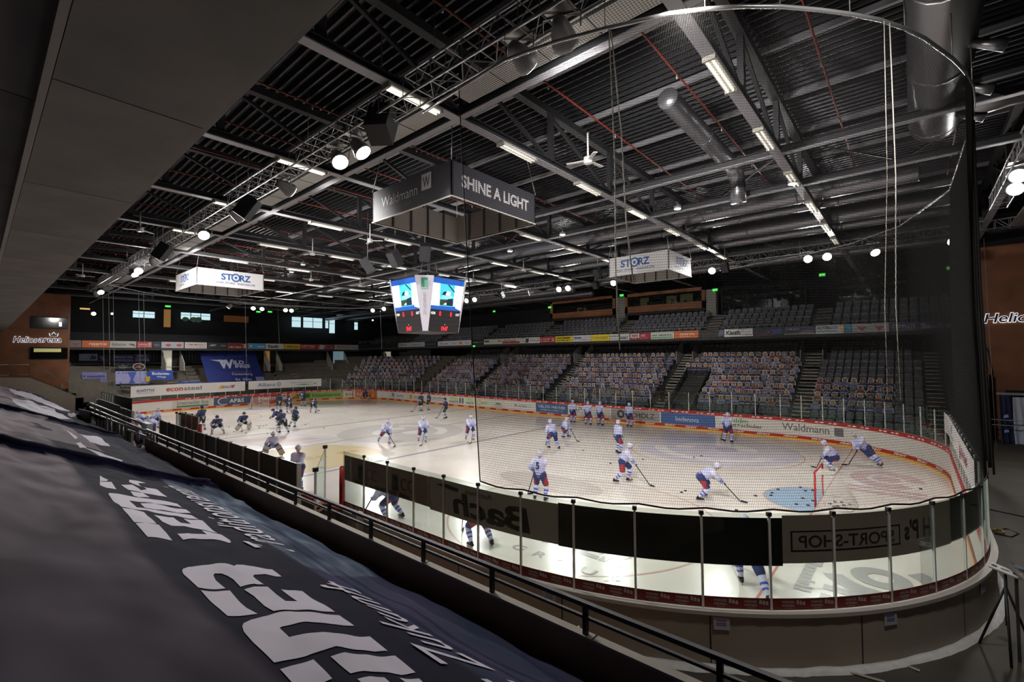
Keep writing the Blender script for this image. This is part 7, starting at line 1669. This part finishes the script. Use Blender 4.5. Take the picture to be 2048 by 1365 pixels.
def person(x, y, yaw, k, tk, label, num=None, z=0, stk=None, scale=1.):
    t = thing('person', label, 'person', (x, y, z)); t.rotation_euler = (0, 0, yaw); t.scale = (scale,) * 3
    for nm, me, sub in parts(k, tk):
        o = bpy.data.objects.new(nm, me); COL.objects.link(o); o.parent = t
        for sn, sm in (sub or []): q = bpy.data.objects.new(sn, sm); COL.objects.link(q); q.parent = o
    if num: o = bpy.data.objects.new('shirt_number', number(k, tk, num)); COL.objects.link(o); o.parent = t
    if stk: stick(k, x, y, yaw, stk, POSES[k].get('pads', 0))
    return t
def face_cam(x, y): return math.atan2(CAM.y - y, CAM.x - x)
R_ = math.radians
def pl(px, py, k, tk, deg, label, num=None, st=None, **kw):
    p = at(px, py, 'z', 0); p.x = max(-29.2, min(29.2, p.x)); p.y = max(-13.5, min(13.2, p.y))
    person(p.x, p.y, R_(deg), k, tk, label, num, stk=st, **kw)
W_, D_ = 'white', 'dark'
pl(1080, 1003, 'watch', W_, 105, 'player in white standing behind the glass beside the netting edge, back turned', '5', 'stick of the player standing with back turned at the netting edge')
pl(1245, 965, 'glide', W_, 20, 'player in white skating with stick low, midway to the crease', None, 'stick of the white shirted skater midway to the crease')
pl(1402, 999, 'bend', W_, 30, 'player in white bent low over the stick in front of the blue crease', None, 'long stick reaching over the ice toward the blue crease')
pl(1672, 944, 'crouch', W_, 190, 'player in white crouching behind the near goal', None, 'stick of the player behind the near goal')
pl(1732, 930, 'turn', W_, 250, 'player in white with number 48 leaning into a turn by the boards', '48', 'stick of the leaning player by the boards')
pl(1456, 886, 'watch', W_, 80, 'player in white standing at the far boards before the green lettered advert', None, 'stick of the player before the green lettered advert')
pl(1235, 908, 'stand', W_, 60, 'player in white standing upright half hidden behind a skating team mate', None, None)
pl(1107, 899, 'glide', W_, 160, 'player in white gliding across the middle of the near half', None, 'stick of the player gliding across the near half')
pl(1128, 880, 'turn', W_, 20, 'player in white leaning sharply into a turn near the blue line', None, 'stick of the player leaning by the blue line')
pl(1145, 846, 'stand', W_, 90, 'player in white at the far boards before the blue advert with white capitals', None, None)
pl(1176, 851, 'watch', W_, 95, 'player in white at the far boards, first of two close together', None, None)
pl(1200, 852, 'watch', W_, 80, 'player in white at the far boards, second of two close together', None, 'stick of the second player at the far boards')
pl(1258, 855, 'stand', W_, 85, 'player in white standing before the grey advert with the round emblem', None, None)
pl(940, 881, 'glide', W_, 330, 'player in white with a red helmet crossing the blue line past the centre circle', None, 'stick of the player past the centre circle')
pl(845, 885, 'glide', W_, 330, 'player in white skating upright over the centre circle', None, 'stick of the player over the centre circle')
pl(772, 888, 'stride', W_, 340, 'player in white striding over the edge of the centre circle', None, 'stick of the player striding over the centre circle')
pl(548, 913, 'goalie', W_, 330, 'goalkeeper in white crouching behind the dark bench screen', None, 'goal stick of the crouching keeper in white')
pl(598, 982, 'stand', W_, 300, 'player in white passing the end of the dark screen at the open gate', None, 'stick of the player at the open gate')
pl(788, 1042, 'bend', W_, 200, 'player in white bent over behind the first panes past the gate', None, 'stick of the player bent behind the first panes')
pl(962, 1095, 'bend', W_, 165, 'player in white and red seen below the brown film with the mirrored name', None, 'stick stretched low behind the panes')
pl(1497, 1182, 'stride', W_, 110, 'player whose blue and white legs show below the black film', None, 'stick of the player whose legs show below the black film')
pl(437, 869, 'crouch', D_, 330, 'player in dark blue crouching beside the red padded post', None, 'stick of the crouching player in dark blue')
pl(484, 861, 'goalie', D_, 0, 'goalkeeper with pale leg pads moving off beside a group of pucks', None, 'goal stick of the keeper with pale pads')
pl(562, 852, 'bend', D_, 230, 'player in dark blue with number 82 bending forward', '82', None)
pl(567, 867, 'glide', D_, 190, 'player in dark blue skating in front of number 82', None, 'stick of the skater in front of number 82')
pl(593, 854, 'turn', D_, 210, 'player in dark blue leaning over with one leg stretched out', '4', None)
pl(606, 813, 'watch', D_, 120, 'player in dark blue with number 81 closing in on the far end boards', '81', None)
pl(578, 826, 'glide', D_, 160, 'player in dark blue gliding before the orange advert', '9', 'stick of the player gliding before the orange advert')
pl(626, 826, 'bend', D_, 140, 'player in dark blue bent forward with legs apart', '7', 'stick between two dark shirted players')
pl(558, 824, 'stand', D_, 170, 'player in dark blue half hidden behind team mates by the distant goal', None, None)
pl(731, 802, 'crouch', D_, 330, 'distant player in dark blue before the orange corner advert', None, None)
pl(843, 823, 'stand', D_, 280, 'player in dark blue at the far blue line, first of a pair', None, 'stick of the first player of the distant pair')
pl(858, 821, 'watch', D_, 240, 'player in dark blue at the far blue line, second of a pair', None, None)
pl(892, 838, 'stand', D_, 230, 'player in dark blue alone at the far boards before the green lettered advert', None, 'stick of the lone player in dark blue')
pl(404, 862, 'watch', D_, 200, 'player in dark blue standing beside the panes between the benches', None, None)
# players crowding the far bench
for i, (x, y, k, d, lb) in enumerate(((-10.8, -12.7, 'lean', 190, 'player in lilac white leaning over the far bench boards, gate side'), (-7.0, -14.9, 'stand', 60, 'player standing inside the far bench behind the leaning ones'), (-12.4, -12.9, 'lean', 260, 'player in lilac white bending at the far bench boards'), (-8.4, -14.8, 'watch', 80, 'player in white standing upright in the middle of the far bench'), (-15.0, -12.4, 'lean', 200, 'player bending forward at the far end of the crowded bench'), (-17.0, -11.3, 'stride', 20, 'player in lilac white pushing off from the far bench'), (-3.2, -14.9, 'watch', 70, 'player in white waiting in the near half of the far bench'))):
    person(x, y, R_(d), k, W_, lb, None, z=.3 if y < -14 else 0)
mb = MB(); mb.box2((-4.8, -14.4, BZ), (-3.4, -14.15, BZ + .5), mat('c3cfcb', .5)); t = mb.out('towel_rack', None, 'pale towels hung over the rail of the far bench', 'towel')
# onlooker on the stairs and a figure in the press box
person(11.95, 18.55, R_(80), 'plain', 'plain', 'person in dark clothes standing on the stairs between two seat sections, back turned', None, z=tread(3) + .11, scale=1.02)
TEAMS['yellow'] = dict(j=mat('c9a92e', .7), j2=mat('c9a92e', .7), j3=mat('c9a92e', .7), p=mat('1c1c20', .8), p2=mat('1c1c20', .8), s=mat('1c1c20', .8), s2=mat('1c1c20', .8), h=mat('b08a4a', .7), h2=mat('b08a4a', .7), g=mat('b08468', .6), num=mat('2a2a2e'))
q = at(1396, 592, 'y', 22.8)
def plain_person(x, y, z, yaw, tk, label):
    t = thing('person', label, 'person', (x, y, z)); t.rotation_euler = (0, 0, yaw); tm = team(tk)
    for nm, me, sub in parts('plain', 'plain'):
        m2 = me
        if nm in ('jersey', 'pants', 'hair'): m2 = me.copy(); m2.materials.clear(); m2.materials.append({'jersey': tm['j'], 'pants': tm['p'], 'hair': tm['h']}[nm]); m2.polygons.foreach_set('material_index', [0] * len(m2.polygons))
        o = bpy.data.objects.new(nm, m2); COL.objects.link(o); o.parent = t
plain_person(q.x, 23.3, 9.56, R_(260), 'yellow', 'person in yellow standing in the lit press box')
bpy.context.view_layer.update()
